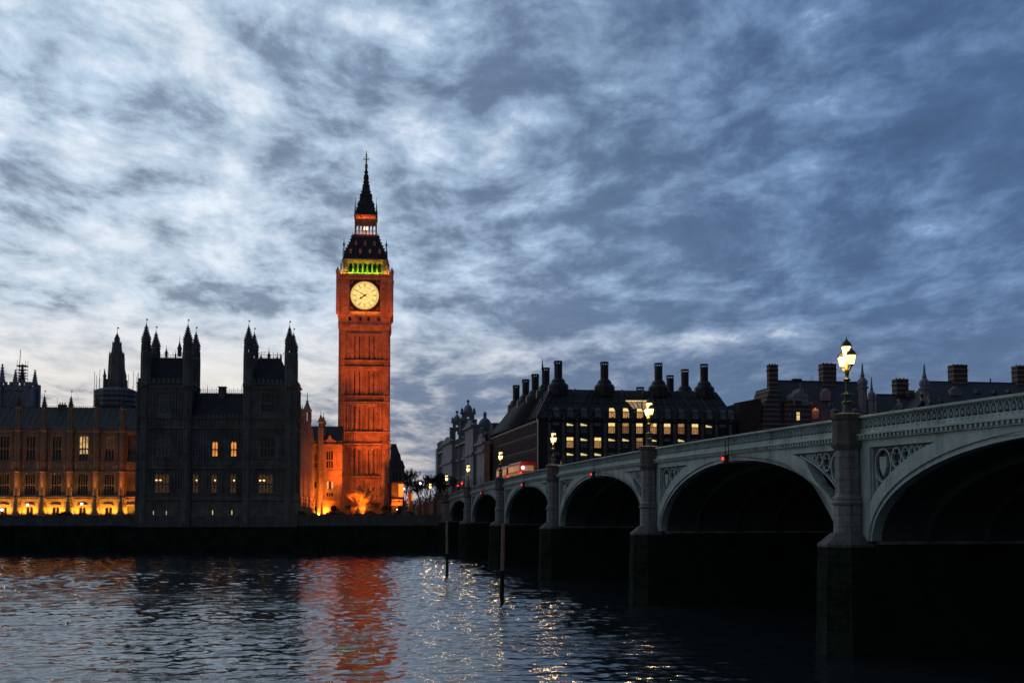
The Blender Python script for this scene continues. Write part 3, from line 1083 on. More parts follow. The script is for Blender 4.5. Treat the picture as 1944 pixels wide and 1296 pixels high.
for px in (392, 457):
    x = PF.X(px, 5.6)
    ch.tube((x, 5.6, zr_), (x, 5.6, PF.Z(410, 731, 5.6)), 0.035, n=4)
ch.build('ridge_spike', M['iron'], rfo)

# tower roofs
def tower_roof(xa, xb, kind):
    z0 = ZP(726) - 0.3
    r = MB()
    m0, m1 = xa + 0.9, xb - 0.9
    if kind == 'l':
        zt = PF.Z(310, 680.5, 5)
        t0, t1 = XP(283, 3.5), XP(343, 3.5)
    else:
        zt = PF.Z(508, 681.5, 5)
        t0, t1 = XP(490.5, 3.5), XP(530, 3.5)
    r.add([(m0, 0.9, z0), (m1, 0.9, z0), (m1, DEP - 0.6, z0), (m0, DEP - 0.6, z0), (t0, 3.5, zt), (t1, 3.5, zt), (t1, 7.2, zt), (t0, 7.2, zt)],
          [(0, 1, 5, 4), (1, 2, 6, 5), (2, 3, 7, 6), (3, 0, 4, 7), (4, 5, 6, 7)])
    for i in range(12):                              # ribs of the iron roof
        f_ = i / 11
        xa_, xb_ = m0 + (m1 - m0) * f_, t0 + (t1 - t0) * f_
        r.hexa([(xa_ - 0.05, 0.82, z0), (xa_ + 0.05, 0.82, z0), (xa_ + 0.05, 1.0, z0 - 0.1), (xa_ - 0.05, 1.0, z0 - 0.1)],
               [(xb_ - 0.05, 3.42, zt), (xb_ + 0.05, 3.42, zt), (xb_ + 0.05, 3.6, zt - 0.1), (xb_ - 0.05, 3.6, zt - 0.1)])
    ro = r.build('tower_roof', M['roof_iron'], pav)
    c = MB()
    cresting(c, t0, t1, 3.5, zt, 1.05 if kind == 'l' else 1.2, 0.42)
    cresting(c, 3.5, 7.2, t1, zt, 1.05, 0.42, 'y')
    c.build('cresting', M['iron'], ro)
    f = MB()
    sp = ((313, 674.5, 655, 0.28), (338, 672, 637, 0.42), (330.5, 676, 664, 0.16)) if kind == 'l' else ((508.5, 679, 656, 0.3), (493.5, 684, 667, 0.45), (517.5, 682, 672, 0.22), (524.5, 684, 667, 0.3), (529.5, 686, 678, 0.25))
    for px, pb_, pt_, rr in sp:
        x, zb, zq = XP(px, 3.5), PF.Z(410, pb_ + 5, 3.5), PF.Z(410, pt_, 3.5)
        h = zq - zb
        f.lathe([(rr, 0), (rr, h * 0.34), (rr * 1.35, h * 0.36), (rr * 0.9, h * 0.44), (rr * 0.45, h * 0.58), (rr * 0.15, h * 0.72), (0.03, h)], x, 3.5, 6, z0=zb)
    f.build('roof_lantern', M['lead'], ro)
    if kind == 'r':
        a_ = MB()
        x = XP(531, 4)
        z = PF.Z(410, 672, 4)
        a_.tube((x, 4, z - 2.2), (x, 4, z + 0.2), 0.03, n=4)
        a_.tube((x - 1.0, 4, z), (x + 0.5, 4, z), 0.03, n=4)
        a_.tube((x + 0.4, 4, z), (x + 0.8, 4, z + 0.6), 0.05, n=4)
        x = XP(494, 4)
        a_.tube((x, 4, z - 1.5), (x, 4, z + 0.6), 0.03, n=4)
        a_.tube((x, 4, z + 0.5), (x + 1.1, 4, z + 0.5), 0.03, n=4)
        a_.build('aerial', M['iron'], ro)
    return ro


tower_roof(xl0, xl1, 'l')
tower_roof(xr0, xr1, 'r')

# turrets: one built, seven copies
tm = MB()
Zt_ = lambda py: ZP(py, 0.6)
tm.lathe([(1.0, 5.6), (1.0, Zt_(950)), (0.92, Zt_(948)), (0.92, Zt_(736)), (1.1, Zt_(734)), (1.1, Zt_(728)), (0.93, Zt_(726)), (0.90, Zt_(672))], 0, 0, 8)
for zz in (936, 888, 869, 812, 793):
    tm.lathe([(1.0, Zt_(zz + 0.8)), (1.06, Zt_(zz)), (1.0, Zt_(zz - 0.8))], 0, 0, 8)
# open belfry stage of the turret
for a in range(8):
    an = PI / 8 + a * PI / 4
    tm.tube((0.78 * math.cos(an), 0.78 * math.sin(an), Zt_(672) - 0.2), (0.74 * math.cos(an), 0.74 * math.sin(an), Zt_(655)), 0.2, 0.19, n=4)
    tm.tube((0.95 * math.cos(an), 0.95 * math.sin(an), Zt_(950)), (0.93 * math.cos(an), 0.93 * math.sin(an), Zt_(674)), 0.07, n=4)
tm.lathe([(0.98, Zt_(673.5)), (1.02, Zt_(671)), (0.86, Zt_(668))], 0, 0, 8)
tm.lathe([(0.5, Zt_(662)), (0.8, Zt_(661)), (0.84, Zt_(655)), (0.86, Zt_(652))], 0, 0, 8)
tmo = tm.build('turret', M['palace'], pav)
pr2 = [(0.95, Zt_(652)), (1.0, Zt_(650)), (0.82, Zt_(648)), (0.72, Zt_(643)), (0.5, Zt_(637)), (0.33, Zt_(632)), (0.2, Zt_(627)), (0.13, Zt_(623.5)), (0.3, Zt_(622.5)), (0.32, Zt_(621.5)), (0.12, Zt_(620.5)), (0.12, Zt_(618)), (0.05, Zt_(616))]
sm_ = MB()
sm_.lathe(pr2, 0, 0, 8)
crockets(sm_, 0, 0, pr2[2:8], 8, 0.24, PI / 8, 6)
sm_.build('spirelet', M['palace'], tmo)
vm = MB()
vm.tube((0, 0, Zt_(618)), (0, 0, Zt_(605)), 0.045, 0.03, n=5)
vm.box(0.03, 0.30, -0.02, 0.02, Zt_(610), Zt_(607.5))
vm.box(-0.12, 0.0, -0.02, 0.02, Zt_(609.2), Zt_(608.4))
vm.build('weather_vane', M['gilt'], tmo)
spots = [(274, 0.5), (353.5, 0.5), (469.5, 0.5), (547.5, 0.5)]
k = 0
for px, y in spots:
    x = XP(px, y)
    for yy in (0.5, DEP - 0.3):
        if k == 0:
            tmo.location = (x, yy, 0)
        else:
            inst(tmo, pav, (x, yy, 0))
        k += 1
# small pinnacles between the turrets on the parapet
pp = MB()
for px in (283.5, 361):
    x = XP(px, 3)
    pp.lathe([(0.2, ZP(700)), (0.2, ZP(668)), (0.27, ZP(667)), (0.05, ZP(655))], x, 3, 6)
pp.build('parapet_pinnacle', M['palace'], pav)

# ------------------------------------------------------------------ the palace: north range, lit orange, running back from the river
NFr = Frame(PF.world(0, 0).x, PF.world(0, 0).y, YAW_P + R(90))
nr = NFr.thing('palace_north_range', 'orange floodlit palace range running back from the river', 'palace')
YN = lambda px, py=850: PF.hitx(px, py, -0.6)[0]
ZN = lambda px, py: PF.hitx(px, py, -0.6)[1]
n0, n1 = DEP + 0.05, 53.0
ztopc = PF.Z(615, 843, n1)
zhi = ZN(566, 776)
zg_led = PF.Z(615, 945, n1)
ymid = PF.hitx(585, 850, -0.6)[0]
nb = 9
holes = []
wx = []
for i in range(nb):
    xc = n0 + 2.4 + (n1 - n0 - 4.8) * i / (nb - 1)
    wx.append(xc)
    holes += [(xc - 0.95, xc + 0.95, zg_led + 0.6, zg_led + 5.6), (xc - 0.95, xc + 0.95, zg_led + 8.4, ztopc - 1.2), (xc - 0.55, xc + 0.55, GZ, zg_led - 1.2)]
m_ = MB()
grid_wall(m_, n0, n1, GZ - 0.2, ztopc, holes, 0.6, 0.5)
m_.box(n0, n1, 1.4, 1.7, GZ, ztopc)
for z, p_ in ((zg_led - 0.4, 0.35), (zg_led + 6.2, 0.15), (zg_led + 7.9, 0.15), (ztopc - 0.5, 0.4)):
    m_.box(n0, n1, 0.6 - p_, 0.6, z, z + 0.3)
for xc in wx:
    for s in (-1, 1):
        for dx in (1.15, 1.4):
            m_.box(xc + s * dx - 0.06, xc + s * dx + 0.06, 0.48, 0.6, zg_led, ztopc - 0.6)
# attic over the eastern half
m_.box(n0, ymid + 1.2, 1.0, 1.6, ztopc, zhi)
m_.quad((n0, 1.0, zhi), (ymid + 1.2, 1.0, zhi), (ymid + 1.2, 9.5, zhi), (n0, 9.5, zhi))
m_.quad((ymid + 1.2, 1.0, ztopc), (ymid + 1.2, 1.0, zhi), (ymid + 1.2, 9.5, zhi), (ymid + 1.2, 9.5, ztopc))
for i in range(14):
    x = n0 + 0.7 + i * 1.55
    if x < ymid:
        m_.box(x, x + 0.8, 0.95, 1.3, zhi, zhi + 0.7)
        m_.box(x - 0.35, x - 0.2, 0.8, 1.0, ztopc, zhi)
for i in range(36):
    x = n0 + 0.5 + i * 1.15
    if x < n1 - 0.5:
        m_.extr([(x, ztopc), (x + 0.8, ztopc), (x + 0.8, ztopc + 0.9), (x + 0.4, ztopc + 1.5), (x, ztopc + 0.9)], 0.5, 0.8)
m_.build('wall', M['palace_lit'], nr)
wa = gothic_window(1.9, 5.0, 3, M['glass'], M['palace_lit'], (0.48,), 0.42, 0.15, nr)
wb_ = gothic_window(1.9, ztopc - 1.2 - zg_led - 8.4, 3, M['glass'], M['palace_lit'], (0.48,), 0.42, 0.15, nr)
for i, xc in enumerate(wx):
    for o, z in ((wa, zg_led + 0.6), (wb_, zg_led + 8.4)):
        if i == 0:
            o.location = (xc, 0.62, z)
        else:
            inst(o, nr, (xc, 0.62, z))
bt = MB()
bt.lathe([(0.75, GZ), (0.75, zg_led), (0.6, zg_led + 0.4), (0.6, ztopc), (0.45, ztopc + 0.3), (0.45, ztopc + 1.6)], 0, 0, 8)
bt.lathe([(0.5, ztopc + 1.6), (0.36, ztopc + 2.0), (0.2, ztopc + 2.9), (0.05, ztopc + 4.2)], 0, 0, 6)
bo = bt.build('buttress', M['palace_lit'], nr)
for i in range(nb):
    x = n0 + (n1 - n0) * i / (nb - 1) + (0.6 if i == 0 else 0) - (0.6 if i == nb - 1 else 0)
    if i == 0:
        bo.location = (x, 0.5, 0)
    else:
        inst(bo, nr, (x, 0.5, 0))
hpn = ZN(566, 753) - zhi
pm = MB()
pm.lathe([(0.3, 0), (0.3, hpn * 0.4), (0.4, hpn * 0.42), (0.25, hpn * 0.5), (0.12, hpn * 0.7), (0.03, hpn)], 0, 0, 6)
po = pm.build('pinnacle', M['palace_lit'], nr)
for i, px in enumerate((565, 568.5, 572, 575.5, 578.5)):
    y = PF.hitx(px, 800, -1)[0]
    if i == 0:
        po.location = (y, 1.2, zhi)
    else:
        inst(po, nr, (y, 1.2, zhi))
# corner turret with open lantern
zt0, zt1 = PF.hitx(585, 800, -0.6)[1], PF.hitx(585, 742, -0.6)[1]
hh = zt1 - zt0
tb = MB()
tb.lathe([(1.0, GZ), (1.0, zt0)], 0, 0, 8)
for a in range(8):
    an = PI / 8 + a * PI / 4
    tb.tube((0.85 * math.cos(an), 0.85 * math.sin(an), zt0 - 0.1), (0.85 * math.cos(an), 0.85 * math.sin(an), zt0 + hh * 0.33), 0.22, n=4)
tb.lathe([(1.0, zt0 + hh * 0.33), (1.15, zt0 + hh * 0.36), (1.15, zt0 + hh * 0.4), (0.9, zt0 + hh * 0.43), (0.55, zt0 + hh * 0.55), (0.25, zt0 + hh * 0.66), (0.4, zt0 + hh * 0.68), (0.12, zt0 + hh * 0.71), (0.04, zt0 + hh)], 0, 0, 8)
tb.build('turret', M['palace_lit'], nr, loc=(ymid, 0.9, 0))
rf = MB()
rf.add([(ymid + 1.2, 1.5, ztopc), (n1 + 2, 1.5, ztopc), (n1 + 2, 6, ztopc + 3.6), (ymid + 1.2, 6, ztopc + 3.6), (n1 + 2, 10, ztopc), (ymid + 1.2, 10, ztopc)], [(0, 1, 2, 3), (3, 2, 4, 5), (1, 4, 2), (0, 3, 5)])
rf.build('roof', M['roof_iron'], nr)

# ------------------------------------------------------------------ the palace: link block between north range and clock tower
LY = n1
lk = PF.thing('palace_link_block', 'orange lit palace block joining the clock tower, with bright floodlit corner', 'palace', 0, LY, 0)
XK = lambda px: PF.X(px, LY)
ZK = lambda py: PF.Z(615, py, LY)
k0, k1 = XK(592), XK(650)
wins = [(626, 1.9, 889, 853, 3, 'glass'), (598, 1.4, 889, 860, 2, 'glass'), (627, 1.9, 929.5, 911.5, 3, 'glass'), (598, 1.4, 927, 912, 2, 'glass'), (627, 1.9, 943, 933, 3, 'glass'), (598, 1.2, 972, 958, 2, 'glass')]
hs = [(XK(p) - w / 2, XK(p) + w / 2, ZK(a), ZK(b)) for p, w, a, b, n, kk in wins]
m_ = MB()
grid_wall(m_, k0, k1, GZ - 0.2, ZK(843), hs, 0.0, 0.5)
m_.box(k0, k1, 0.9, 1.2, GZ, ZK(843))
for zz, p_ in ((946, 0.35), (949.5, 0.2), (904, 0.15), (893, 0.15), (843.5, 0.35)):
    m_.box(k0, k1, -p_, 0, ZK(zz + 0.8), ZK(zz - 0.8))
for px in (602, 604.5, 614, 618, 635, 639):
    m_.box(XK(px) - 0.07, XK(px) + 0.07, -0.14, 0, ZK(945), ZK(845))
for px in (594, 600, 620, 626, 632):
    m_.extr([(XK(px) - 0.3, ZK(902)), (XK(px), ZK(903)), (XK(px) + 0.3, ZK(902)), (XK(px) + 0.3, ZK(895.5)), (XK(px) - 0.3, ZK(895.5))], -0.12, 0)
crenel(m_, k0, k1, 0.0, ZK(843), 0.8, 0.7, 0.3, 0.35)
m_.extr([(XK(615), ZK(843)), (XK(638), ZK(843)), (XK(638), ZK(836)), (XK(631), ZK(834)), (XK(628), ZK(828)), (XK(626), ZK(825)), (XK(624), ZK(828)), (XK(621), ZK(834)), (XK(615), ZK(836))], -0.05, 0.3)
m_.build('wall', M['palace_lit'], lk)
for p, w, a, b, n, kk in wins:
    o = gothic_window(w, ZK(b) - ZK(a), n, M[kk], M['palace_lit'], (0.45,) if a - b > 25 else (), 0.42, 0.14, lk, (XK(p), 0.02, ZK(a)))
    if p == 627 and a == 929.5:                    # two of its three lights are lit
        o['label'] = 'window with two bright lights'
        bb = MB()
        for s in (-1, 1):
            bb.box(s * 0.56 - 0.2, s * 0.56 + 0.2, 0.28, 0.34, 0.1, ZK(b) - ZK(a) - 0.25)
        bb.build('lit_blind', M['e_warm'], o)
rf = MB()
zr2 = PF.Z(615, 809, LY + 6)
rf.add([(k0 - 3, 0.8, ZK(841)), (k1, 0.8, ZK(841)), (k1, 6, zr2), (k0 - 3, 6, zr2), (k1, 11, ZK(841)), (k0 - 3, 11, ZK(841))], [(0, 1, 2, 3), (3, 2, 4, 5), (1, 4, 2), (0, 3, 5)])
ro = rf.build('roof', M['roof_iron'], lk)
cr = MB()
cresting(cr, k0 - 2, k1, 6, zr2, 0.35, 0.4)
cr.build('cresting', M['iron'], ro)
for px, yy, s in ((608.5, -0.3, 1.0), (613.5, 3.5, 0.97)):
    tb = MB()
    z0_, z1_ = PF.Z(615, 812, LY), PF.Z(615, 779, LY)
    h = (z1_ - z0_) * s
    tb.lathe([(0.72, GZ), (0.72, z0_), (0.55, z0_ + 0.2), (0.55, z0_ + h * 0.28), (0.85, z0_ + h * 0.31), (0.8, z0_ + h * 0.36), (0.5, z0_ + h * 0.5), (0.22, z0_ + h * 0.66), (0.38, z0_ + h * 0.68), (0.1, z0_ + h * 0.72), (0.04, z0_ + h)], 0, 0, 8)
    tb.build('turret', M['palace_lit'], lk, loc=(PF.X(px, LY + yy), yy, 0))

# floodlights of the north side
for (px, dy, energy, tz, sp_, lb_) in ((606, -1.6, 2600, 8, 75, 'near the wall'), (617, -4.5, 4500, 9, 80, 'halfway out'), (600, -9, 3500, 10, 80, 'farthest out')):
    p = PF.world(PF.X(px, LY + dy), LY + dy, GZ)
    t = flood_fixture('floodlight on the lawn before the link block, %s' % lb_, p.x, p.y, p.z, PF.a, group='floodlights on the north lawn')
    light('SPOT', (0, 0, 0.35), (0.1, -dy * 0.9, tz), energy, (1.0, 0.21, 0.022), t, spot=R(sp_), blend=0.9)
p = PF.world(PF.X(606, LY - 0.9), LY - 0.9, GZ)
t = flood_fixture('floodlight tight against the link block wall under its brightest patch', p.x, p.y, p.z, PF.a, group='floodlights on the north lawn')
light('AREA', (0, 0, 0.4), (0, 0.45, 2.5), 420, AMBER, t, size=0.4)
for i, (yy, en) in enumerate(((14, 3300), (23, 4500), (32, 5500), (41, 6000), (49, 6000))):
    p = PF.world(3.6, yy, GZ)
    t = flood_fixture('%s floodlight from the river on the lawn along the north range' % ORD[i], p.x, p.y, p.z, PF.a + R(90), group='floodlights on the north lawn')
    light('SPOT', (0, 0, 0.35), (0, 3.6, 9.0), en, (1.0, 0.17, 0.018), t, spot=R(95), blend=0.8)

# ================================================================== clock tower
TZ = 303.0
tcx = ray(690.5, 850)
tcx = tcx * (TZ / tcx.y)
HW = 6.24
TF = Frame(tcx.x, tcx.y, YAW_P)
TC = TF.world(0, HW)                               # axis of the tower
tw = thing('clock_tower', 'tall gothic clock tower floodlit deep orange with a lit dial', 'tower', (TC.x, TC.y, 0), YAW_P)
PXM = TZ / F


def ZT(py):
    """height on the tower; the upper stages stand back from the front plane"""
    pr_ = [(286, 0), (320, 2), (355, 6), (390, 15), (408, 21), (447, 25), (491, 43), (510, 46), (530, 48.5)]
    r_ = 48.5
    if py < 530:
        for (p0, r0), (p1, r1) in zip(pr_, pr_[1:]):
            if p0 <= py <= p1:
                r_ = r0 + (r1 - r0) * (py - p0) / (p1 - p0)
        if py < 286:
            r_ = 0
    return TF.Z(690.5, py, (48.5 - r_) * PXM)

                                        # metres per pixel there


def quad_side(fn):
    """build one side (front at y = -something) and turn it round the four sides"""
    base = MB()
    fn(base)
    out = MB()
    for k in range(4):
        c, s = (1, 0, -1, 0)[k], (0, 1, 0, -1)[k]
        out.add([(x * c - y * s, x * s + y * c, z) for x, y, z in base.v], base.f)
    return out


zb = GZ - 0.3
core = 5.86


def shaft_side(m):
    # ribs of the blind tracery, stage by stage
    stages = [(ZT(683), ZT(632)), (ZT(751), ZT(698)), (ZT(819), ZT(765)), (ZT(903), ZT(846)), (ZT(958), ZT(908))]
    for z0, z1 in stages:
        for x in (-4.05, -2.95, -1.78, -0.6, 0.6, 1.78, 2.95, 4.05):
            m.box(x - 0.15, x + 0.15, -core - 0.27, -core + 0.05, z0, z1)
        for x in (-3.5, 0.0, 3.5):
            m.box(x - 0.07, x + 0.07, -core - 0.26, -core + 0.05, z0, z1)
        xs = [-4.05, -2.95, -1.78, -0.6, 0.6, 1.78, 2.95, 4.05]
        for a, b in zip(xs, xs[1:]):               # pointed heads
            mid = (a + b) / 2
            m.extr([(a + 0.1, z1), (a + 0.1, z1 - 0.9), (a + 0.28, z1 - 0.4), (mid, z1 - 0.12), (mid, z1)], -core - 0.24, -core + 0.04)
            m.extr([(b - 0.1, z1 - 0.9), (b - 0.1, z1), (mid, z1), (mid, z1 - 0.12), (b - 0.28, z1 - 0.4)], -core - 0.24, -core + 0.04)
    # small arcaded bands between the strings
    for z0, z1 in ((ZT(696), ZT(686.5)), (ZT(763), ZT(754)), (ZT(842), ZT(823))):
        n = 17
        for i in range(n):
            x = -4.8 + 9.6 * i / (n - 1)
            m.box(x - 0.1, x + 0.1, -core - 0.22, -core + 0.05, z0, z1)
    # clasping corner buttresses
    for s in (-1, 1):
        m.box(min(s * 4.72, s * HW), max(s * 4.72, s * HW), -HW, -core + 0.1, zb, ZT(625))
        for d in (4.98, 5.5, 6.0):
            m.box(s * d - 0.07, s * d + 0.07, -HW - 0.12, -HW, ZT(958), ZT(628))
    # lower stage a little broader, with little gables on its corners
    for s in (-1, 1):
        m.box(min(s * 4.4, s * 6.42), max(s * 4.4, s * 6.42), -6.42, -core, zb, ZT(848))
        m.extr([(s * 4.5, ZT(848)), (s * 6.42, ZT(848)), (s * 5.5, ZT(838))] if s > 0 else [(s * 6.42, ZT(848)), (s * 4.5, ZT(848)), (s * 5.5, ZT(838))], -6.42, -6.0)


sh = quad_side(shaft_side)
sh.box(-core, core, -core, core, zb, ZT(600))
for s in (-1, 1):
    for s2 in (-1, 1):
        sh.lathe([(0.35, ZT(848)), (0.35, ZT(838)), (0.45, ZT(837)), (0.2, ZT(834)), (0.04, ZT(828))], s * 6.25, s2 * 6.25, 6)
sh.build('shaft', M['tower'], tw)
for zz, w, h in ((685, HW + 0.17, 0.26), (697, HW + 0.15, 0.22), (752.5, HW + 0.17, 0.26), (764, HW + 0.15, 0.22), (821, HW + 0.2, 0.3), (843.5, HW + 0.22, 0.3), (905, 6.55, 0.25), (960, 6.75, 0.35)):
    sc = MB()
    sc.box(-w, w, -w, w, ZT(zz), ZT(zz) + h)
    sc.build('string_course', M['tower'], tw)

# slit windows, each a part of its own
def slit(h):
    m = MB()
    m.extr([(-0.10, 0), (0.10, 0), (0.10, h - 0.35), (0, h), (-0.10, h - 0.35)], 0.0, 0.06)
    return m


sw = None
for z0, z1 in ((683, 637), (750, 703), (818, 771), (900, 852)):
    base = slit(ZT(z1) - ZT(z0)).build('slit_window', M['glass'], tw)
    used = False
    for x in (-2.36, -1.19, 1.19, 2.36):
        loc = (x, -core - 0.06, ZT(z0))
        if not used:
            base.location = loc
            used = True
        else:
            inst(base, tw, loc)
sl_ = MB()
sl_.box(-0.12, 0.12, 0, 0.08, 0, 0.3)
sl_.build('lit_slit_window', M['e_warm'], tw, loc=(TF.X(706) , -core - 0.2, ZT(853.5)))

# corbelled stage under the clock
m = MB()
m.frustum(0, 0, ZT(626), ZT(617), HW, HW, HW + 0.3, HW + 0.3)
m.box(-HW - 0.3, HW + 0.3, -HW - 0.3, HW + 0.3, ZT(617), ZT(614.5))
m.box(-HW - 0.12, HW + 0.12, -HW - 0.12, HW + 0.12, ZT(614.5), ZT(600))
m.box(-HW - 0.45, HW + 0.45, -HW - 0.45, HW + 0.45, ZT(600), ZT(597))


def corb(m):
    n = 19
    for i in range(n):
        x = -5.9 + 11.8 * i / (n - 1)
        m.frustum(x, -HW - 0.1, ZT(624), ZT(617), 0.1, 0.1, 0.18, 0.3)
    for i in range(14):
        x = -5.9 + 11.8 * i / 13
        m.box(x - 0.08, x + 0.08, -HW - 0.28, -HW - 0.1, ZT(614), ZT(600))


cq = quad_side(corb)
m.add(cq.v, cq.f)
m.build('corbel_stage', M['tower'], tw)
sq = MB()
sq.box(-0.42, 0.42, 0, 0.1, 0, ZT(602.5) - ZT(609.5))
sqo = sq.build('square_window', M['glass'], tw)
for i, px in enumerate((663.5, 681.5, 699, 716.5)):
    loc = ((px - 690.5) * PXM, -HW - 0.21, ZT(609.5))
    if i == 0:
        sqo.location = loc
    else:
        inst(sqo, tw, loc)

# clock stage
CW = 6.55


def clock_side(m):
    for s in (-1, 1):
        # panelled side strips
        for d in (4.15, 4.85, 5.55):
            m.box(s * d - 0.1, s * d + 0.1, -CW - 0.14, -CW, ZT(596), ZT(531))
        for zz in (583, 568, 553, 541):
            m.box(min(s * 4.15, s * 5.55), max(s * 4.15, s * 5.55), -CW - 0.1, -CW, ZT(zz), ZT(zz) + 0.3)
        m.box(min(s * 3.78, s * 4.02), max(s * 3.78, s * 4.02), -CW - 0.25, -CW, ZT(594), ZT(530))
    m.box(-4.02, 4.02, -CW - 0.3, -CW, ZT(531.2), ZT(529))
    m.box(-4.02, 4.02, -CW - 0.3, -CW, ZT(594), ZT(591.5))
    for i in range(15):
        x = -3.7 + 7.4 * i / 14
        m.box(x - 0.1, x + 0.1, -CW - 0.12, -CW, ZT(597), ZT(594))
    m.box(-CW - 0.3, CW + 0.3, -CW - 0.3, -CW + 0.2, ZT(529), ZT(527))
    m.box(-CW - 0.42, CW + 0.42, -CW - 0.42, -CW + 0.2, ZT(524.5), ZT(521))
    for i in range(28):
        x = -CW + 2 * CW * i / 27
        m.box(x - 0.11, x + 0.11, -CW - 0.32, -CW, ZT(527), ZT(524.5))


m = quad_side(clock_side)
m.box(-CW, CW, -CW, CW, ZT(597), ZT(521))
for s in (-1, 1):
    for s2 in (-1, 1):
        m.lathe([(0.5, ZT(597)), (0.62, ZT(594)), (0.62, ZT(521)), (0.75, ZT(520))], s * (CW - 0.05), s2 * (CW - 0.05), 8)
m.build('clock_stage', M['tower'], tw)
DR = 26.6 * PXM
zc_ = ZT(561.3)
fm = MB()                                           # black and gilt square round the dial
y0 = -CW - 0.06
n = 40
sqr = 29.2 * PXM
cp = [(DR * 1.02 * math.cos(2 * PI * i / n), DR * 1.02 * math.sin(2 * PI * i / n)) for i in range(n)]
def sqp(a):
    c, s = math.cos(a), math.sin(a)
    k = sqr / max(abs(c), abs(s))
    return (c * k, s * k)
sp = [sqp(2 * PI * i / n) for i in range(n)]
for i in range(n):
    j = (i + 1) % n
    fm.hexa([(cp[i][0], y0, zc_ + cp[i][1]), (sp[i][0], y0, zc_ + sp[i][1]), (sp[j][0], y0, zc_ + sp[j][1]), (cp[j][0], y0, zc_ + cp[j][1])],
            [(cp[i][0], y0 - 0.12, zc_ + cp[i][1]), (sp[i][0], y0 - 0.12, zc_ + sp[i][1]), (sp[j][0], y0 - 0.12, zc_ + sp[j][1]), (cp[j][0], y0 - 0.12, zc_ + cp[j][1])])
fo = fm.build('clock_surround', M['iron'], tw)
gm = MB()
for sx in (-1, 1):
    for sz in (-1, 1):
        gm.ring(sx * sqr * 0.86, zc_ + sz * sqr * 0.86, 0.32, 0.1, y0 - 0.16, y0 - 0.1, 8)
        gm.bar((sx * sqr * 0.72, zc_ + sz * sqr * 0.98), (sx * sqr * 0.98, zc_ + sz * sqr * 0.72), 0.08, y0 - 0.16, y0 - 0.1)
gm.ring(0, zc_, DR * 1.03, 0.16, y0 - 0.17, y0 - 0.12, 40)
gm.build('gilt_ornament', M['gilt'], fo)
dm = MB()
dm.extr([(DR * math.cos(2 * PI * i / 48), zc_ + DR * math.sin(2 * PI * i / 48)) for i in range(48)], y0 - 0.03, y0)
dial = dm.build('clock_dial', M['e_dial'], tw)
tm_ = MB()
yy0, yy1 = y0 - 0.09, y0 - 0.04
for r_, w_ in ((DR * 0.955, 0.06), (DR * 0.86, 0.05), (DR * 0.60, 0.06), (DR * 0.30, 0.04)):
    tm_.ring(0, zc_, r_, w_, yy0, yy1, 36)
for i in range(12):
    a = PI / 2 - 2 * PI * i / 12
    tm_.bar((DR * 0.30 * math.cos(a), zc_ + DR * 0.30 * math.sin(a)), (DR * 0.95 * math.cos(a), zc_ + DR * 0.95 * math.sin(a)), 0.045, yy0, yy1)
for i in range(60):
    a = 2 * PI * i / 60
    tm_.bar((DR * 0.87 * math.cos(a), zc_ + DR * 0.87 * math.sin(a)), (DR * 0.95 * math.cos(a), zc_ + DR * 0.95 * math.sin(a)), 0.05, yy0, yy1)
NUM = {1: 'I', 2: 'II', 3: 'III', 4: 'IV', 5: 'V', 6: 'VI', 7: 'VII', 8: 'VIII', 9: 'IX', 10: 'X', 11: 'XI', 12: 'XII'}
ADV = {'I': 0.16, 'V': 0.34, 'X': 0.34}
for hnum, txt in NUM.items():
    a = PI / 2 - 2 * PI * hnum / 12
    tot = sum(ADV[c] for c in txt)
    u = -tot / 2
    er = Vector((math.cos(a), math.sin(a)))         # outward = top of the letter
    et = Vector((math.sin(a), -math.cos(a)))        # clockwise = reading direction
    h0, h1 = DR * 0.655, DR * 0.82
    def P2(uu, rr):
        v = er * rr + et * uu
        return (v.x, zc_ + v.y)
    for c in txt:
        m0 = u + ADV[c] / 2
        d = 0.13
        if c == 'I':
            tm_.bar(P2(m0, h0), P2(m0, h1), 0.07, yy0, yy1)
        elif c == 'V':
            tm_.bar(P2(m0 - d, h1), P2(m0, h0), 0.07, yy0, yy1)
            tm_.bar(P2(m0 + d, h1), P2(m0, h0), 0.05, yy0, yy1)
        else:
            tm_.bar(P2(m0 - d, h1), P2(m0 + d, h0), 0.07, yy0, yy1)
            tm_.bar(P2(m0 + d, h1), P2(m0 - d, h0), 0.05, yy0, yy1)
        u += ADV[c]
M['numeral'] = mat('olive_dial_ironwork', (0.09, 0.08, 0.03), 0.6, 0.1, 2.0)
tm_.build('numeral_ring', M['numeral'], dial)


def hand(name, ang, length, w0, w1, tail, yy):
    m = MB()
    c, s = math.sin(ang), math.cos(ang)
    def pt(u, v):
        return (u * c + v * s, zc_ + u * s - v * c)
    m.extr([pt(-tail, w0 * 0.9), pt(-tail * 0.4, w0 * 0.45), pt(0, w0), pt(length * 0.55, w1), pt(length, 0.02), pt(length, -0.02), pt(length * 0.55, -w1), pt(0, -w0), pt(-tail * 0.4, -w0 * 0.45), pt(-tail, -w0 * 0.9)], yy - 0.05, yy)
    if name == 'hour_hand':
        m.extr([pt(length * 0.55, 0.09), pt(length * 0.68, 0.3), pt(length * 0.98, 0.0), pt(length * 0.68, -0.3), pt(length * 0.55, -0.09)], yy - 0.055, yy - 0.004)
    m.ring(0, zc_, 0.16, 0.26, yy - 0.06, yy, 8)
    return m.build(name, M['iron'], dial)


hand('hour_hand', R(235), DR * 0.48, 0.18, 0.12, DR * 0.20, y0 - 0.12)
hand('minute_hand', R(301), DR * 0.90, 0.12, 0.05, DR * 0.22, y0 - 0.2)

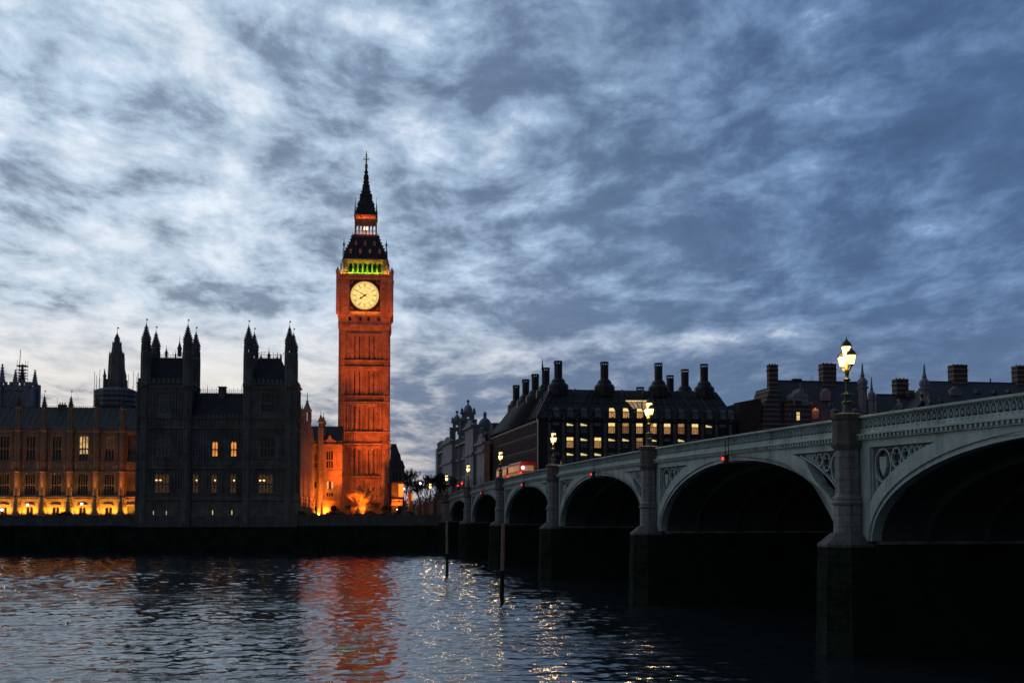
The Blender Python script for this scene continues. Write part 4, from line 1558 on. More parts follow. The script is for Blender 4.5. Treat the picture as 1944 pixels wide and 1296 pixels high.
# parapet turrets at the corners
pt_ = MB()
for s in (-1, 1):
    for s2 in (-1, 1):
        pt_.lathe([(0.5, ZT(521)), (0.5, ZT(516)), (0.62, ZT(515)), (0.3, ZT(513.5)), (0.3, ZT(512)), (0.12, ZT(511)), (0.2, ZT(510)), (0.05, ZT(508.5))], s * (CW + 0.15), s2 * (CW + 0.15), 8)
        pt_.lathe([(0.22, ZT(521)), (0.22, ZT(506)), (0.3, ZT(505)), (0.1, ZT(500)), (0.04, ZT(494))], s * 5.9, s2 * 5.9, 6)
pt_.build('corner_turret', M['tower'], tw)
gal = quad_side(lambda m: [m.box(-CW + 0.1, CW - 0.1, -CW + 0.0, -CW + 0.12, ZT(518) - 0.05, ZT(518) + 0.12)] + [m.box(x - 0.07, x + 0.07, -CW, -CW + 0.12, ZT(521), ZT(518)) for x in [-CW + 0.4 + i * 0.62 for i in range(21)]])
gal.build('gallery_parapet', M['tower'], tw)

# belfry: open arcade in front of dark louvres
BW = 5.45


def belfry_side(m):
    zt, z0 = ZT(496), ZT(520)
    n = 7
    p = 8.35 / n
    xs = [-4.175 + p * i for i in range(n + 1)]
    for x in xs:
        m.box(x - 0.2, x + 0.2, -BW, -BW + 0.5, z0, zt)
    for a, b in zip(xs, xs[1:]):
        mid = (a + b) / 2
        m.extr([(a + 0.15, zt), (a + 0.15, zt - 1.5), (a + 0.32, zt - 0.75), (mid, zt - 0.25), (mid, zt)], -BW + 0.05, -BW + 0.45)
        m.extr([(b - 0.15, zt - 1.5), (b - 0.15, zt), (mid, zt), (mid, zt - 0.25), (b - 0.32, zt - 0.75)], -BW + 0.05, -BW + 0.45)
        m.box(a + 0.2, b - 0.2, -BW + 0.1, -BW + 0.2, z0, z0 + 0.5)
    for s in (-1, 1):
        m.box(min(s * 4.3, s * BW), max(s * 4.3, s * BW), -BW, -BW + 1.1, z0, zt)
        for d in (4.55, 5.0, 5.4):
            m.box(s * d - 0.06, s * d + 0.06, -BW - 0.1, -BW, z0, zt)
    m.box(-BW, BW, -BW - 0.02, -BW + 0.5, zt, ZT(493.5))
    m.box(-BW - 0.2, BW + 0.2, -BW - 0.2, -BW + 0.5, ZT(493.5), ZT(491.5))
    for i in range(8):                              # row of bright little bosses under the eaves
        x = -4.8 + 9.6 * i / 7
        m.box(x - 0.3, x + 0.3, -BW - 0.32, -BW - 0.2, ZT(495.2), ZT(492.2))


m = quad_side(belfry_side)
m.build('belfry_arcade', M['tower'], tw)
m = MB()
m.box(-4.0, 4.0, -4.0, 4.0, ZT(521), ZT(492))
bco = m.build('belfry_core', M['roof_iron'], tw)
lv = quad_side(lambda m: [m.hexa([(-3.9, -4.35, z), (3.9, -4.35, z), (3.9, -4.3, z), (-3.9, -4.3, z)], [(-3.9, -4.05, z + 0.2), (3.9, -4.05, z + 0.2), (3.9, -4.0, z + 0.2), (-3.9, -4.0, z + 0.2)]) for z in [ZT(520) + 0.28 * i for i in range(11)]])
lv.build('louvre', M['lead'], bco)

# lower roof
prof = [(43, 491), (40.5, 488), (36.5, 475), (28.8, 459), (25.2, 447.5)]
m = MB()
for (a, za), (b, zb_) in zip(prof, prof[1:]):
    m.frustum(0, 0, ZT(za), ZT(zb_), a * PXM, a * PXM, b * PXM, b * PXM)


def roof_side(m):
    for (a, za), (b, zb_) in zip(prof[1:], prof[2:]):
        for i in range(11):
            f_ = -1 + 2 * i / 10
            m.hexa([(f_ * a * PXM - 0.06, -a * PXM - 0.07, ZT(za)), (f_ * a * PXM + 0.06, -a * PXM - 0.07, ZT(za)), (f_ * a * PXM + 0.06, -a * PXM + 0.1, ZT(za)), (f_ * a * PXM - 0.06, -a * PXM + 0.1, ZT(za))],
                   [(f_ * b * PXM - 0.06, -b * PXM - 0.07, ZT(zb_)), (f_ * b * PXM + 0.06, -b * PXM - 0.07, ZT(zb_)), (f_ * b * PXM + 0.06, -b * PXM + 0.1, ZT(zb_)), (f_ * b * PXM - 0.06, -b * PXM + 0.1, ZT(zb_))])
    # crockets on the corner
    for k in range(7):
        f_ = (k + 0.5) / 7
        z = 488 - f_ * 40
        for (a, za), (b, zb_) in zip(prof, prof[1:]):
            if zb_ <= z <= za:
                r_ = a + (b - a) * (za - z) / (za - zb_)
        m.box(-r_ * PXM - 0.22, -r_ * PXM + 0.05, -r_ * PXM - 0.22, -r_ * PXM + 0.05, ZT(z), ZT(z) + 0.4)


rq = quad_side(roof_side)
m.add(rq.v, rq.f)
lro = m.build('lower_roof', M['roof_iron'], tw)


def dorm(m, w, h):
    m.box(-w, w, -0.3, 0.5, 0, h * 0.55)
    m.extr([(-w * 1.25, h * 0.5), (w * 1.25, h * 0.5), (0, h)], -0.4, 0.5)
    return m


do = dorm(MB(), 0.3, 1.3).build('dormer', M['tower'], lro)
k = 0
for zz, r_, xs in ((481, 38, (-3.6, -1.2, 1.2, 3.6)), (466, 32.2, (-2.3, 0, 2.3))):
    for x in xs:
        if k == 0:
            do.location = (x, -r_ * PXM, ZT(zz))
        else:
            inst(do, lro, (x, -r_ * PXM, ZT(zz)))
        k += 1

# open lantern stage
m = MB()
m.box(-25.3 * PXM, 25.3 * PXM, -25.3 * PXM, 25.3 * PXM, ZT(447.5), ZT(445))
LW = 21.3 * PXM


def lant(m):
    z0, zt = ZT(445), ZT(418)
    for i in range(7):
        x = -LW + 0.2 + (2 * LW - 0.4) * i / 6
        m.box(x - 0.12, x + 0.12, -LW, -LW + 0.25, z0, zt)
    for i in range(6):
        a = -LW + 0.2 + (2 * LW - 0.4) * i / 6
        b = a + (2 * LW - 0.4) / 6
        mid = (a + b) / 2
        m.extr([(a, zt), (a, zt - 1.1), (a + 0.15, zt - 0.5), (mid, zt - 0.1), (mid, zt)], -LW + 0.02, -LW + 0.2)
        m.extr([(b, zt - 1.1), (b, zt), (mid, zt), (mid, zt - 0.1), (b - 0.15, zt - 0.5)], -LW + 0.02, -LW + 0.2)
        m.box(a, b, -LW + 0.05, -LW + 0.15, z0 + 0.9, z0 + 1.05)
    m.box(-LW, LW, -LW, -LW + 0.3, zt, ZT(409))
    for i in range(6):                              # row of small squares at the eaves
        x = -LW + 0.45 + (2 * LW - 0.9) * i / 5
        m.ring(x, ZT(410.8), 0.22, 0.12, -LW - 0.14, -LW, 6)
    m.box(-LW - 0.18, LW + 0.18, -LW - 0.18, -LW, ZT(409), ZT(407.8))
    for i in range(12):
        x = -24.5 * PXM + 49 * PXM * i / 11
        m.box(x - 0.05, x + 0.05, -24.6 * PXM, -24.4 * PXM, ZT(445), ZT(441.5))


rq = quad_side(lant)
m.add(rq.v, rq.f)
m.build('lantern_stage', M['tower'], tw)
m = MB()
m.lathe([(0.25, ZT(445)), (0.25, ZT(434)), (0.5, ZT(433.5)), (0.5, ZT(432.5)), (0.12, ZT(432))], 0, 0, 8)
mo = m.build('beacon_stand', M['iron'], tw)
m = MB()
m.lathe([(0.35, ZT(432.3)), (0.55, ZT(430)), (0.5, ZT(427)), (0.2, ZT(425.5))], 0, 0, 10)
M['e_beacon'] = emit('beacon_glass', (1.0, 0.5, 0.25), 3.0)
m.build('beacon_glass', M['e_beacon'], mo)
# spire
prof = [(22.6, 408), (20.6, 405), (15, 390), (10.4, 372.6), (5.8, 355), (3.2, 337.5), (2.0, 320)]
m = MB()
for (a, za), (b, zb_) in zip(prof, prof[1:]):
    m.frustum(0, 0, ZT(za), ZT(zb_), a * PXM, a * PXM, b * PXM, b * PXM)


def spire_side(m):
    for zz, r_, n_ in ((388, 14.6, 3), (371, 10.0, 2), (353, 5.2, 1), (337, 3.0, 1)):
        for i in range(n_):
            x = (i - (n_ - 1) / 2) * 9.5 * PXM
            m.box(x - 0.2, x + 0.2, -r_ * PXM - 0.25, -r_ * PXM + 0.2, ZT(zz + 1), ZT(zz - 1))
            m.extr([(x - 0.3, ZT(zz - 1)), (x + 0.3, ZT(zz - 1)), (x, ZT(zz - 4))], -r_ * PXM - 0.25, -r_ * PXM + 0.2)
    for k in range(13):
        z = 403 - k * 6.3
        for (a, za), (b, zb_) in zip(prof, prof[1:]):
            if zb_ <= z <= za:
                r_ = a + (b - a) * (za - z) / (za - zb_)
        m.box(-r_ * PXM - 0.17, -r_ * PXM + 0.05, -r_ * PXM - 0.17, -r_ * PXM + 0.05, ZT(z), ZT(z) + 0.3)


rq = quad_side(spire_side)
m.add(rq.v, rq.f)
so_ = m.build('spire', M['roof_iron'], tw)
m = MB()
m.lathe([(0.26, ZT(320)), (0.45, ZT(317)), (0.25, ZT(315.5)), (0.5, ZT(313.5)), (0.2, ZT(311)), (0.16, ZT(295)), (0.26, ZT(293.5)), (0.11, ZT(292)), (0.08, ZT(286.5))], 0, 0, 8)
for a in range(4):
    c, s = math.cos(a * PI / 2), math.sin(a * PI / 2)
    m.tube((0, 0, ZT(306)), (c * 0.5, s * 0.5, ZT(300)), 0.08, n=4)
    m.tube((c * 0.5, s * 0.5, ZT(300)), (c * 0.8, s * 0.8, ZT(304)), 0.08, n=4)
    m.tube((0, 0, ZT(300)), (c * 0.4, s * 0.4, ZT(297)), 0.04, n=4)
m.build('finial', M['gilt'], so_)
# slender pinnacles on the corners of the two roofs
for s in (-1, 1):
    for s2 in (-1, 1):
        m = MB()
        m.lathe([(0.16, ZT(492)), (0.14, ZT(470)), (0.32, ZT(465)), (0.1, ZT(463)), (0.05, ZT(456))], s * 40.5 * PXM, s2 * 40.5 * PXM, 5)
        m.tube((s * 42.5 * PXM, s2 * 42.5 * PXM, ZT(492)), (s * 42.5 * PXM, s2 * 42.5 * PXM, ZT(474)), 0.08, 0.04, n=4)
        m.build('corner_pinnacle', M['iron'], tw)
        m = MB()
        m.tube((s * 20.3 * PXM, s2 * 20.3 * PXM, ZT(412)), (s * 20.3 * PXM, s2 * 20.3 * PXM, ZT(377)), 0.11, 0.04, n=4)
        m.tube((s * 22.0 * PXM, s2 * 22.0 * PXM, ZT(412)), (s * 22.0 * PXM, s2 * 22.0 * PXM, ZT(391)), 0.08, 0.04, n=4)
        m.build('spire_pinnacle', M['iron'], tw)


def tw_light(kind, loc, target, en, col, **kw):
    return light(kind, loc, target, en, col, tw, **kw)


# floodlights: from the lawn, from the roofs of the palace, and on the tower's own ledges
for x, y, z, tgt, en, sp_ in ((-15, -36, GZ + 0.5, (-1, -6, ZT(722)), 112000, 26), (24, -36, GZ + 0.5, (1, -6, ZT(715)), 165000, 24), (-8, -24, GZ + 0.5, (0, -6, ZT(780)), 42000, 46), (12, -22, GZ + 0.5, (0, -6, ZT(770)), 42000, 46),
                              (0, -38, GZ + 0.5, (0, -6, ZT(640)), 84000, 26), (9, -14, GZ + 0.5, (3, -6, ZT(860)), 6000, 100), (-9, -15, GZ + 0.5, (-2, -6, ZT(830)), 12000, 90), (10, -16, GZ + 0.5, (2, -6, ZT(810)), 11000, 90)):
    tw_light('SPOT', (x, y, z), tgt, en, ORANGE, spot=R(sp_), blend=1.0, size=0.4)
    t = TC + Vector((x * math.cos(YAW_P) - y * math.sin(YAW_P), x * math.sin(YAW_P) + y * math.cos(YAW_P), 0))
    flood_fixture('floodlight on the lawn %d metres before the clock tower, %s' % (-y, 'on its axis' if x == 0 else 'left of its axis' if x < 0 else 'right of its axis'), t.x, t.y, GZ, YAW_P, group='floodlights on the north lawn')
# up-lights on the strings: dial stage, belfry, lantern
for s in (-1, 1):
    tw_light('SPOT', (s * 9.0, -12.5, ZT(640)), (s * 4.5, -6.7, ZT(560)), 3600, ORANGE, spot=R(70), blend=0.9, size=0.3)
tw_light('AREA', (0, -CW - 0.75, ZT(597) + 0.1), (0, -CW + 0.3, ZT(585)), 90, (1.0, 0.25, 0.02), size=7.0, size_y=0.15)
tw_light('AREA', (0, -CW + 0.05, ZT(521) + 0.15), (0, -CW + 1.2, ZT(500)), 400, (0.42, 1.0, 0.03), size=8.5, size_y=0.15)
for s in (-1, 1):
    tw_light('AREA', (s * 5.4, -CW + 0.1, ZT(521) + 0.15), (s * 5.2, -CW + 1.0, ZT(505)), 70, (1.0, 0.36, 0.02), size=1.0, size_y=0.15)
tw_light('AREA', (0, -BW - 0.5, ZT(500)), (0, -BW - 0.1, ZT(492)), 45, (1.0, 0.75, 0.03), size=9, size_y=0.12)
tw_light('POINT', (0, -4.9, ZT(512)), None, 70, (0.2, 1.0, 0.02), size=0.1)
tw_light('POINT', (-2.6, -4.9, ZT(512)), None, 60, (0.35, 1.0, 0.02), size=0.1)
tw_light('POINT', (2.6, -4.9, ZT(512)), None, 60, (0.35, 1.0, 0.02), size=0.1)
tw_light('AREA', (0, -24.8 * PXM, ZT(444)), (0, -LW + 0.1, ZT(430)), 45, (1.0, 0.15, 0.02), size=5, size_y=0.1)
tw_light('AREA', (0, -LW - 0.5, ZT(415)), (0, -LW - 0.1, ZT(408)), 60, (1.0, 0.14, 0.01), size=5, size_y=0.1)
tw_light('AREA', (0, -LW - 0.9, ZT(449)), (0, -LW - 0.1, ZT(445)), 3, (1.0, 0.22, 0.02), size=5, size_y=0.1)
tw_light('POINT', (0, -0.9, ZT(428)), None, 22, (1.0, 0.22, 0.06), size=0.3)

# ================================================================== the bridge
TP = [0.0, 31.9, 66.8, 104.9, 144.5, 182.6, 217.5, 249.5]
FY = 0.5                                            # face of the bridge
BWID = 26.0
FOOT = 6.07
HP = 1.8


def top(t):
    return 13.1 - 1.09e-4 * (t - 125.0) ** 2


br = BF.thing('arch_bridge', 'pale green iron arch bridge on stone piers crossing the river', 'bridge')


def seg(m, t0, t1, y0, y1, d0, d1, step=2.5):
    """a run that follows the camber of the bridge: depths d0, d1 below the parapet top"""
    n = max(1, int(math.ceil((t1 - t0) / step)))
    ts = [t0 + (t1 - t0) * i / n for i in range(n + 1)]
    vs = []
    for t in ts:
        z = top(t)
        vs += [(t, y0, z - d0), (t, y1, z - d0), (t, y1, z - d1), (t, y0, z - d1)]
    fs = []
    for i in range(n):
        a, b = 4 * i, 4 * i + 4
        for k in range(4):
            j = (k + 1) % 4
            fs.append((a + k, a + j, b + j, b + k))
    fs += [(0, 3, 2, 1), tuple(4 * n + k for k in range(4))]
    m.add(vs, fs)


def band(m, ts, lo, hi, y0, y1):
    """vertical wall between two curves"""
    n = len(ts)
    vs = []
    for t in ts:
        a, b = lo(t), hi(t)
        b = max(b, a + 0.01)
        vs += [(t, y0, a), (t, y0, b), (t, y1, b), (t, y1, a)]
    fs = []
    for i in range(n - 1):
        a, b = 4 * i, 4 * i + 4
        for k in range(4):
            j = (k + 1) % 4
            fs.append((a + k, a + j, b + j, b + k))
    fs += [(0, 1, 2, 3), tuple(4 * (n - 1) + k for k in (3, 2, 1, 0))]
    m.add(vs, fs)


def ell_pts(mid, a, rise, z0, off, n=36):
    """points of an ellipse offset outwards"""
    out = []
    for i in range(n + 1):
        th = PI - PI * i / n
        x, z = a * math.cos(th), rise * math.sin(th)
        nx, nz = math.cos(th) / a, math.sin(th) / rise
        L = math.hypot(nx, nz)
        out.append((mid + x + nx / L * off, z0 + z + nz / L * off))
    return out


def ringband(m, p, q, y0, y1, zcap=None):
    n = len(p)
    vs = []
    for (x0, z0), (x1, z1) in zip(p, q):
        if zcap:
            z1 = min(z1, zcap(x1))
            z0 = min(z0, zcap(x0))
        vs += [(x0, y0, z0), (x1, y0, z1), (x1, y1, z1), (x0, y1, z0)]
    fs = []
    for i in range(n - 1):
        a, b = 4 * i, 4 * i + 4
        for k in range(4):
            j = (k + 1) % 4
            fs.append((a + k, a + j, b + j, b + k))
    fs += [(0, 1, 2, 3), tuple(4 * (n - 1) + k for k in (3, 2, 1, 0))]
    m.add(vs, fs)


for i in range(7):
    ta, tb = TP[i], TP[i + 1]
    o0, o1 = ta + HP, tb - HP
    mid, a = (o0 + o1) / 2, (o1 - o0) / 2
    crown = top(mid) - 1.78
    rise = crown - FOOT
    RW = 1.0
    outer = ell_pts(mid, a, rise, FOOT, RW, 48)

    def zout(t):
        """top of the face ring at t"""
        if t <= outer[0][0] or t >= outer[-1][0]:
            return FOOT
        for (xa, za), (xb, zb_) in zip(outer, outer[1:]):
            if xa <= t <= xb:
                return za + (zb_ - za) * (t - xa) / max(xb - xa, 1e-6)
        return FOOT

    zbeam = lambda t: top(t) - 1.72
    # arch: face ring, moulding set back, vault
    m = MB()
    ringband(m, ell_pts(mid, a, rise, FOOT, 0.27), outer, FY - 0.05, FY + 0.6, lambda x: top(x) - 1.31)
    ringband(m, ell_pts(mid, a, rise, FOOT, 0.12), ell_pts(mid, a, rise, FOOT, 0.27), FY + 0.06, FY + 0.6)
    ringband(m, ell_pts(mid, a, rise, FOOT, 0.0), ell_pts(mid, a, rise, FOOT, 0.11), FY + 0.0, FY + 0.55)
    m.build('arch_ring', M['bridge'], br)
    m = MB()
    ins = ell_pts(mid, a, rise, FOOT, 0.02)
    for (xa, za), (xb, zb_) in zip(ins, ins[1:]):
        m.quad((xa, FY + 0.3, za), (xb, FY + 0.3, zb_), (xb, BWID, zb_), (xa, BWID, za))
    for k in range(7):                              # the ribs under the deck
        y = 3.5 + k * 3.4
        ringband(m, ell_pts(mid, a, rise, FOOT, -0.35), ins, y, y + 0.18)
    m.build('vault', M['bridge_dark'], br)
    # spandrel wall
    m = MB()
    n = int((tb - ta) / 0.6)
    ts = [ta + (tb - ta) * k / n for k in range(n + 1)]
    seg(m, ta, tb, FY, FY + 0.5, 1.72, 1.3)
    rec0, rec1 = ta + 1.7, tb - 1.7
    # close to the crown the ring reaches the beam; elsewhere the panel is recessed
    band(m, [t for t in ts if t <= rec0] + [rec0], lambda t: FOOT, zbeam, FY, FY + 0.4)
    band(m, [rec1] + [t for t in ts if t >= rec1], lambda t: FOOT, zbeam, FY, FY + 0.4)
    for s, tr in ((1, rec0), (-1, rec1)):           # frame strip beside the pier
        m.box(min(tr, tr + s * 0.12), max(tr, tr + s * 0.12), FY + 0.1, FY + 0.45, FOOT + 1.6, zbeam(tr))
    m.build('spandrel_frame', M['bridge'], br)
    m = MB()
    band(m, [t for t in ts if rec0 - 0.7 <= t <= rec1 + 0.7], lambda t: zout(t) - 0.3, lambda t: zbeam(t) + 0.02, FY + 0.42, FY + 0.58)
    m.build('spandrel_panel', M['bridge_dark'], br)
    for s in (1, -1):
        m = MB()
        L = (rec0 if s > 0 else rec1) + s * 0.14
        first_c = True
        for _ in range(7):
            r = 1.15
            while r > 0.1:
                c = L + s * r
                zc2 = zbeam(c) - r - 0.06
                ok = all(zc2 + r * math.sin(w) > zout(c + r * math.cos(w)) + 0.05 for w in [2 * PI * k / 16 for k in range(16)])
                if ok:
                    break
                r -= 0.03
            if r <= 0.12:
                break
            m.ring(c, zc2, r - 0.05, 0.1, FY + 0.2, FY + 0.36, 20)
            if first_c:                             # a shield in the largest circle
                m.extr([(c - r * 0.42, zc2 + r * 0.5), (c - r * 0.42, zc2 - r * 0.1), (c, zc2 - r * 0.65), (c + r * 0.42, zc2 - r * 0.1), (c + r * 0.42, zc2 + r * 0.5)], FY + 0.22, FY + 0.4)
                # and a lobe below it
                m.bar((c - s * r * 0.9, zc2 - r * 0.4), (c - s * r * 0.9 + s * 0.25, zc2 - r * 1.9), 0.07, FY + 0.2, FY + 0.34)
                first_c = False
            else:
                for w in range(4):
                    an = PI / 4 + w * PI / 2
                    m.bar((c + (r - 0.1) * math.cos(an), zc2 + (r - 0.1) * math.sin(an)), (c + r * 0.45 * math.cos(an), zc2 + r * 0.45 * math.sin(an)), 0.07, FY + 0.22, FY + 0.34)
            L += s * 2 * r
        # inner edge moulding along the ring
        pts = [(t, zout(t) + 0.07) for t in [rec0 + k * 0.4 for k in range(int((rec1 - rec0) / 0.4) + 1)] if zout(t) + 0.12 < zbeam(t) and (t < mid) == (s > 0)]
        for p_, q_ in zip(pts, pts[1:]):
            if q_[0] - p_[0] < 0.5:
                m.bar(p_, q_, 0.09, FY + 0.08, FY + 0.3)
        m.build('spandrel_tracery', M['bridge'], br)
    # cornice with dentils
    m = MB()
    seg(m, ta, tb, FY - 0.12, FY + 0.4, 1.31, 1.08)
    seg(m, ta, tb, FY - 0.3, FY + 0.2, 1.08, 1.0)
    seg(m, ta, tb, FY - 0.2, FY - 0.1, 1.31, 1.27)
    nd = int((tb - ta) / 0.42)
    for k in range(nd):
        t = ta + 0.2 + (tb - ta - 0.2) * k / nd
        z = top(t)
        m.box(t, t + 0.2, FY - 0.26, FY - 0.12, z - 1.25, z - 1.1)
    m.build('cornice', M['bridge'], br)
    # parapet
    m = MB()
    seg(m, ta, tb, FY - 0.02, FY + 0.2, 1.0, 0.70)
    seg(m, ta, tb, FY - 0.16, FY + 0.3, 0.12, 0.05)
    seg(m, ta, tb, FY - 0.1, FY + 0.25, 0.05, 0.0)
    seg(m, ta, tb, FY - 0.04, FY + 0.18, 0.17, 0.12)
    pitch = 0.5
    nu = int((tb - ta) / pitch)
    for k in range(nu + 1):
        t = ta + (tb - ta) * k / nu
        z = top(t)
        w = (tb - ta) / nu
        y_a, y_b = FY + 0.03, FY + 0.13
        m.bar((t, z - 0.71), (t, z - 0.42), 0.055, y_a, y_b)
        m.bar((t, z - 0.44), (t - w * 0.36, z - 0.17), 0.05, y_a, y_b)
        m.bar((t, z - 0.44), (t + w * 0.36, z - 0.17), 0.05, y_a, y_b)
        m.bar((t + w * 0.5, z - 0.60), (t + w * 0.36, z - 0.40), 0.035, y_a, y_b)
        m.bar((t + w * 0.5, z - 0.60), (t + w * 0.64, z - 0.40), 0.035, y_a, y_b)
        m.box(t + w * 0.5 - 0.04, t + w * 0.5 + 0.04, FY - 0.05, FY - 0.02, z - 0.82, z - 0.76)
    m.build('parapet', M['bridge'], br)

# far side of the bridge, plain
m = MB()
for i in range(7):
    ta, tb = TP[i], TP[i + 1]
    o0, o1 = ta + HP, tb - HP
    mid, a = (o0 + o1) / 2, (o1 - o0) / 2
    rise = top(mid) - 1.78 - FOOT
    n = 60
    ts = [o0 + (o1 - o0) * k / n for k in range(n + 1)]
    band(m, ts, lambda t: FOOT + rise * math.sqrt(max(0, 1 - ((t - mid) / a) ** 2)), lambda t: top(t) - 1.0, BWID - 0.1, BWID + 0.3)
seg(m, -100, 249.5, BWID - 0.05, BWID + 0.35, 1.0, 0.0)
m.build('north_face', M['bridge'], br)

# deck
m = MB()
seg(m, -100, 252, 0.75, 4.2, 1.9, 1.02)
seg(m, -100, 252, 22.3, BWID - 0.12, 1.9, 1.02)
m.build('footway', M['paving'], br)
m = MB()
seg(m, -100, 252, 4.2, 22.3, 1.9, 1.16)
m.build('roadway', M['asphalt'], br)

# piers
for i, t in enumerate(TP[:7]):
    zt = top(t)
    ab = (i == 0)
    pr_ = MB()
    s = 1.2 if ab else 0.9
    A = 1 / math.cos(PI / 8)
    pr_.lathe([(0.86 * A * s, 6.3), (0.84 * A * s, 7.95), (0.95 * A * s, 8.02), (0.95 * A * s, 8.12), (0.84 * A * s, 8.2), (0.88 * A * s, 8.32), (0.88 * A * s, 8.4), (0.74 * A * s, 8.5), (0.72 * A * s, zt - 1.85)], 0, 0.1, 8)
    pr_.box(-HP + 0.03, HP - 0.03, FY + 0.42, BWID - 0.2, 5.9, zt - 1.95)
    po = pr_.build('pier', M['pier'], br, loc=(t, 0, 0))
    cp_ = MB()
    cp_.lathe([(0.74 * A * s, zt - 1.85), (0.95 * A * s, zt - 1.55), (0.95 * A * s, zt - 1.42), (0.84 * A * s, zt - 1.36), (0.84 * A * s, zt - 0.22), (0.92 * A * s, zt - 0.16), (0.98 * A * s, zt + 0.02), (0.98 * A * s, zt + 0.1), (0.7 * A * s, zt + 0.16)], 0, 0.1, 8)
    cp_.build('pier_cap', M['pier_cap'], po)
    pb_ = MB()
    pb_.lathe([(1.7, 5.75), (1.7, 5.9), (1.02, 6.45), (0.9, 6.5)], 0, 0.1, 8)
    pb_.build('plinth', M['pier_cap'], po)
    bs = MB()
    bs.lathe([(1.95, -2.5), (1.68, 5.75)], 0, 0.1, 8)
    bs.box(-1.85, 1.85, 0.8, BWID + 1.5, -2.5, 5.85)
    bs.build('weedy_base', M['wall_weed'], po)
# land abutment and approach walls
m = MB()
seg(m, -100, -1.0, FY - 0.02, FY + 0.5, 1.0, 0.0)
seg(m, -100, -1.0, FY - 0.16, FY + 0.6, 0.14, 0.02)
n = 20
ts = [-100 + 99 * k / n for k in range(n + 1)]
band(m, ts, lambda t: 5.0, lambda t: max(top(t) - 1.0, 5.2), FY, FY + 0.7)
m.build('approach_wall', M['pier_cap'], br)
m = MB()
m.box(-3.0, 1.7, 0.65, BWID, -2, 10.0)
m.build('abutment', M['wall_weed'], br)
# stone posts with balls on the approach wall
for t in (-22, -44, -58):
    m = MB()
    z = top(t)
    m.box(-0.7, 0.7, -0.2, 1.1, 5.0, z + 0.25)
    m.box(-0.8, 0.8, -0.3, 1.2, z + 0.25, z + 0.42)
    m.lathe([(0.25, z + 0.42), (0.2, z + 0.6), (0.42, z + 0.9), (0.3, z + 1.2), (0.05, z + 1.3)], 0, 0.45, 8)
    m.build('stone_post', M['pier_cap'], br, loc=(t, 0, 0))

# ------------------------------------------------------------------ bridge lamps
def bridge_lamp():
    r = bpy.data.objects.new('bridge_lamp', None)
    COL.objects.link(r)
    p = MB()
    p.lathe([(0.42, 0), (0.42, 0.12), (0.30, 0.2), (0.26, 0.62), (0.36, 0.68), (0.36, 0.76), (0.22, 0.84), (0.17, 1.15), (0.26, 1.22), (0.2, 1.3), (0.12, 1.42), (0.095, 2.0),
             (0.2, 2.06), (0.24, 2.14), (0.13, 2.22), (0.10, 2.3), (0.14, 2.55), (0.16, 2.7)], 0, 0, 10)
    for a in range(4):                              # leafy brackets low on the column
        c, s = math.cos(a * PI / 2 + PI / 4), math.sin(a * PI / 2 + PI / 4)
        p.tube((c * 0.28, s * 0.28, 0.75), (c * 0.38, s * 0.38, 1.2), 0.045, n=5)
        p.tube((c * 0.38, s * 0.38, 1.2), (c * 0.2, s * 0.2, 1.28), 0.04, n=5)
    p.build('column', M['lamp_green'], r)
    b = MB()
    for s in (-1, 1):                               # two arms along the parapet and the stem of the middle lantern
        pts = [(0, 2.5), (s * 0.18, 2.62), (s * 0.42, 2.72), (s * 0.60, 2.86), (s * 0.62, 2.98)]
        for u, v in zip(pts, pts[1:]):
            b.tube((u[0], 0, u[1]), (v[0], 0, v[1]), 0.055, n=6)
        b.tube((s * 0.1, 0, 2.7), (s * 0.36, 0, 3.25), 0.04, n=5)
        b.tube((s * 0.36, 0, 3.25), (s * 0.2, 0, 3.5), 0.035, n=5)
    b.lathe([(0.14, 2.6), (0.09, 2.9), (0.07, 3.3), (0.16, 3.46), (0.2, 3.52)], 0, 0, 8)
    b.build('arms', M['gilt'], r)

    def lantern(x, z, s):
        g_ = MB()
        g_.lathe([(0.13 * s, 0), (0.17 * s, 0.06 * s), (0.27 * s, 0.5 * s), (0.25 * s, 0.56 * s)], 0, 0, 8)
        go = g_.build('lantern', M['e_lamp'], r, loc=(x, 0, z))
        c = MB()
        c.lathe([(0.30 * s, 0.56 * s), (0.31 * s, 0.60 * s), (0.27 * s, 0.66 * s), (0.22 * s, 0.78 * s), (0.10 * s, 0.88 * s), (0.05 * s, 0.92 * s), (0.07 * s, 0.97 * s), (0.02 * s, 1.0 * s), (0.015 * s, 1.12 * s)], 0, 0, 8)
        c.lathe([(0.03 * s, -0.14 * s), (0.13 * s, -0.04 * s), (0.15 * s, 0.0)], 0, 0, 8)
        for a in range(8):
            an = PI / 8 + a * PI / 4
            c.tube((0.172 * s * math.cos(an), 0.172 * s * math.sin(an), 0.05 * s), (0.276 * s * math.cos(an), 0.276 * s * math.sin(an), 0.57 * s), 0.014 * s, n=4)
        c.build('lantern_frame', M['lamp_green'], go)
        return go
    lantern(-0.62, 2.98, 1.0)
    lantern(0.62, 2.98, 1.0)
    lantern(0, 3.52, 1.1)
    return r


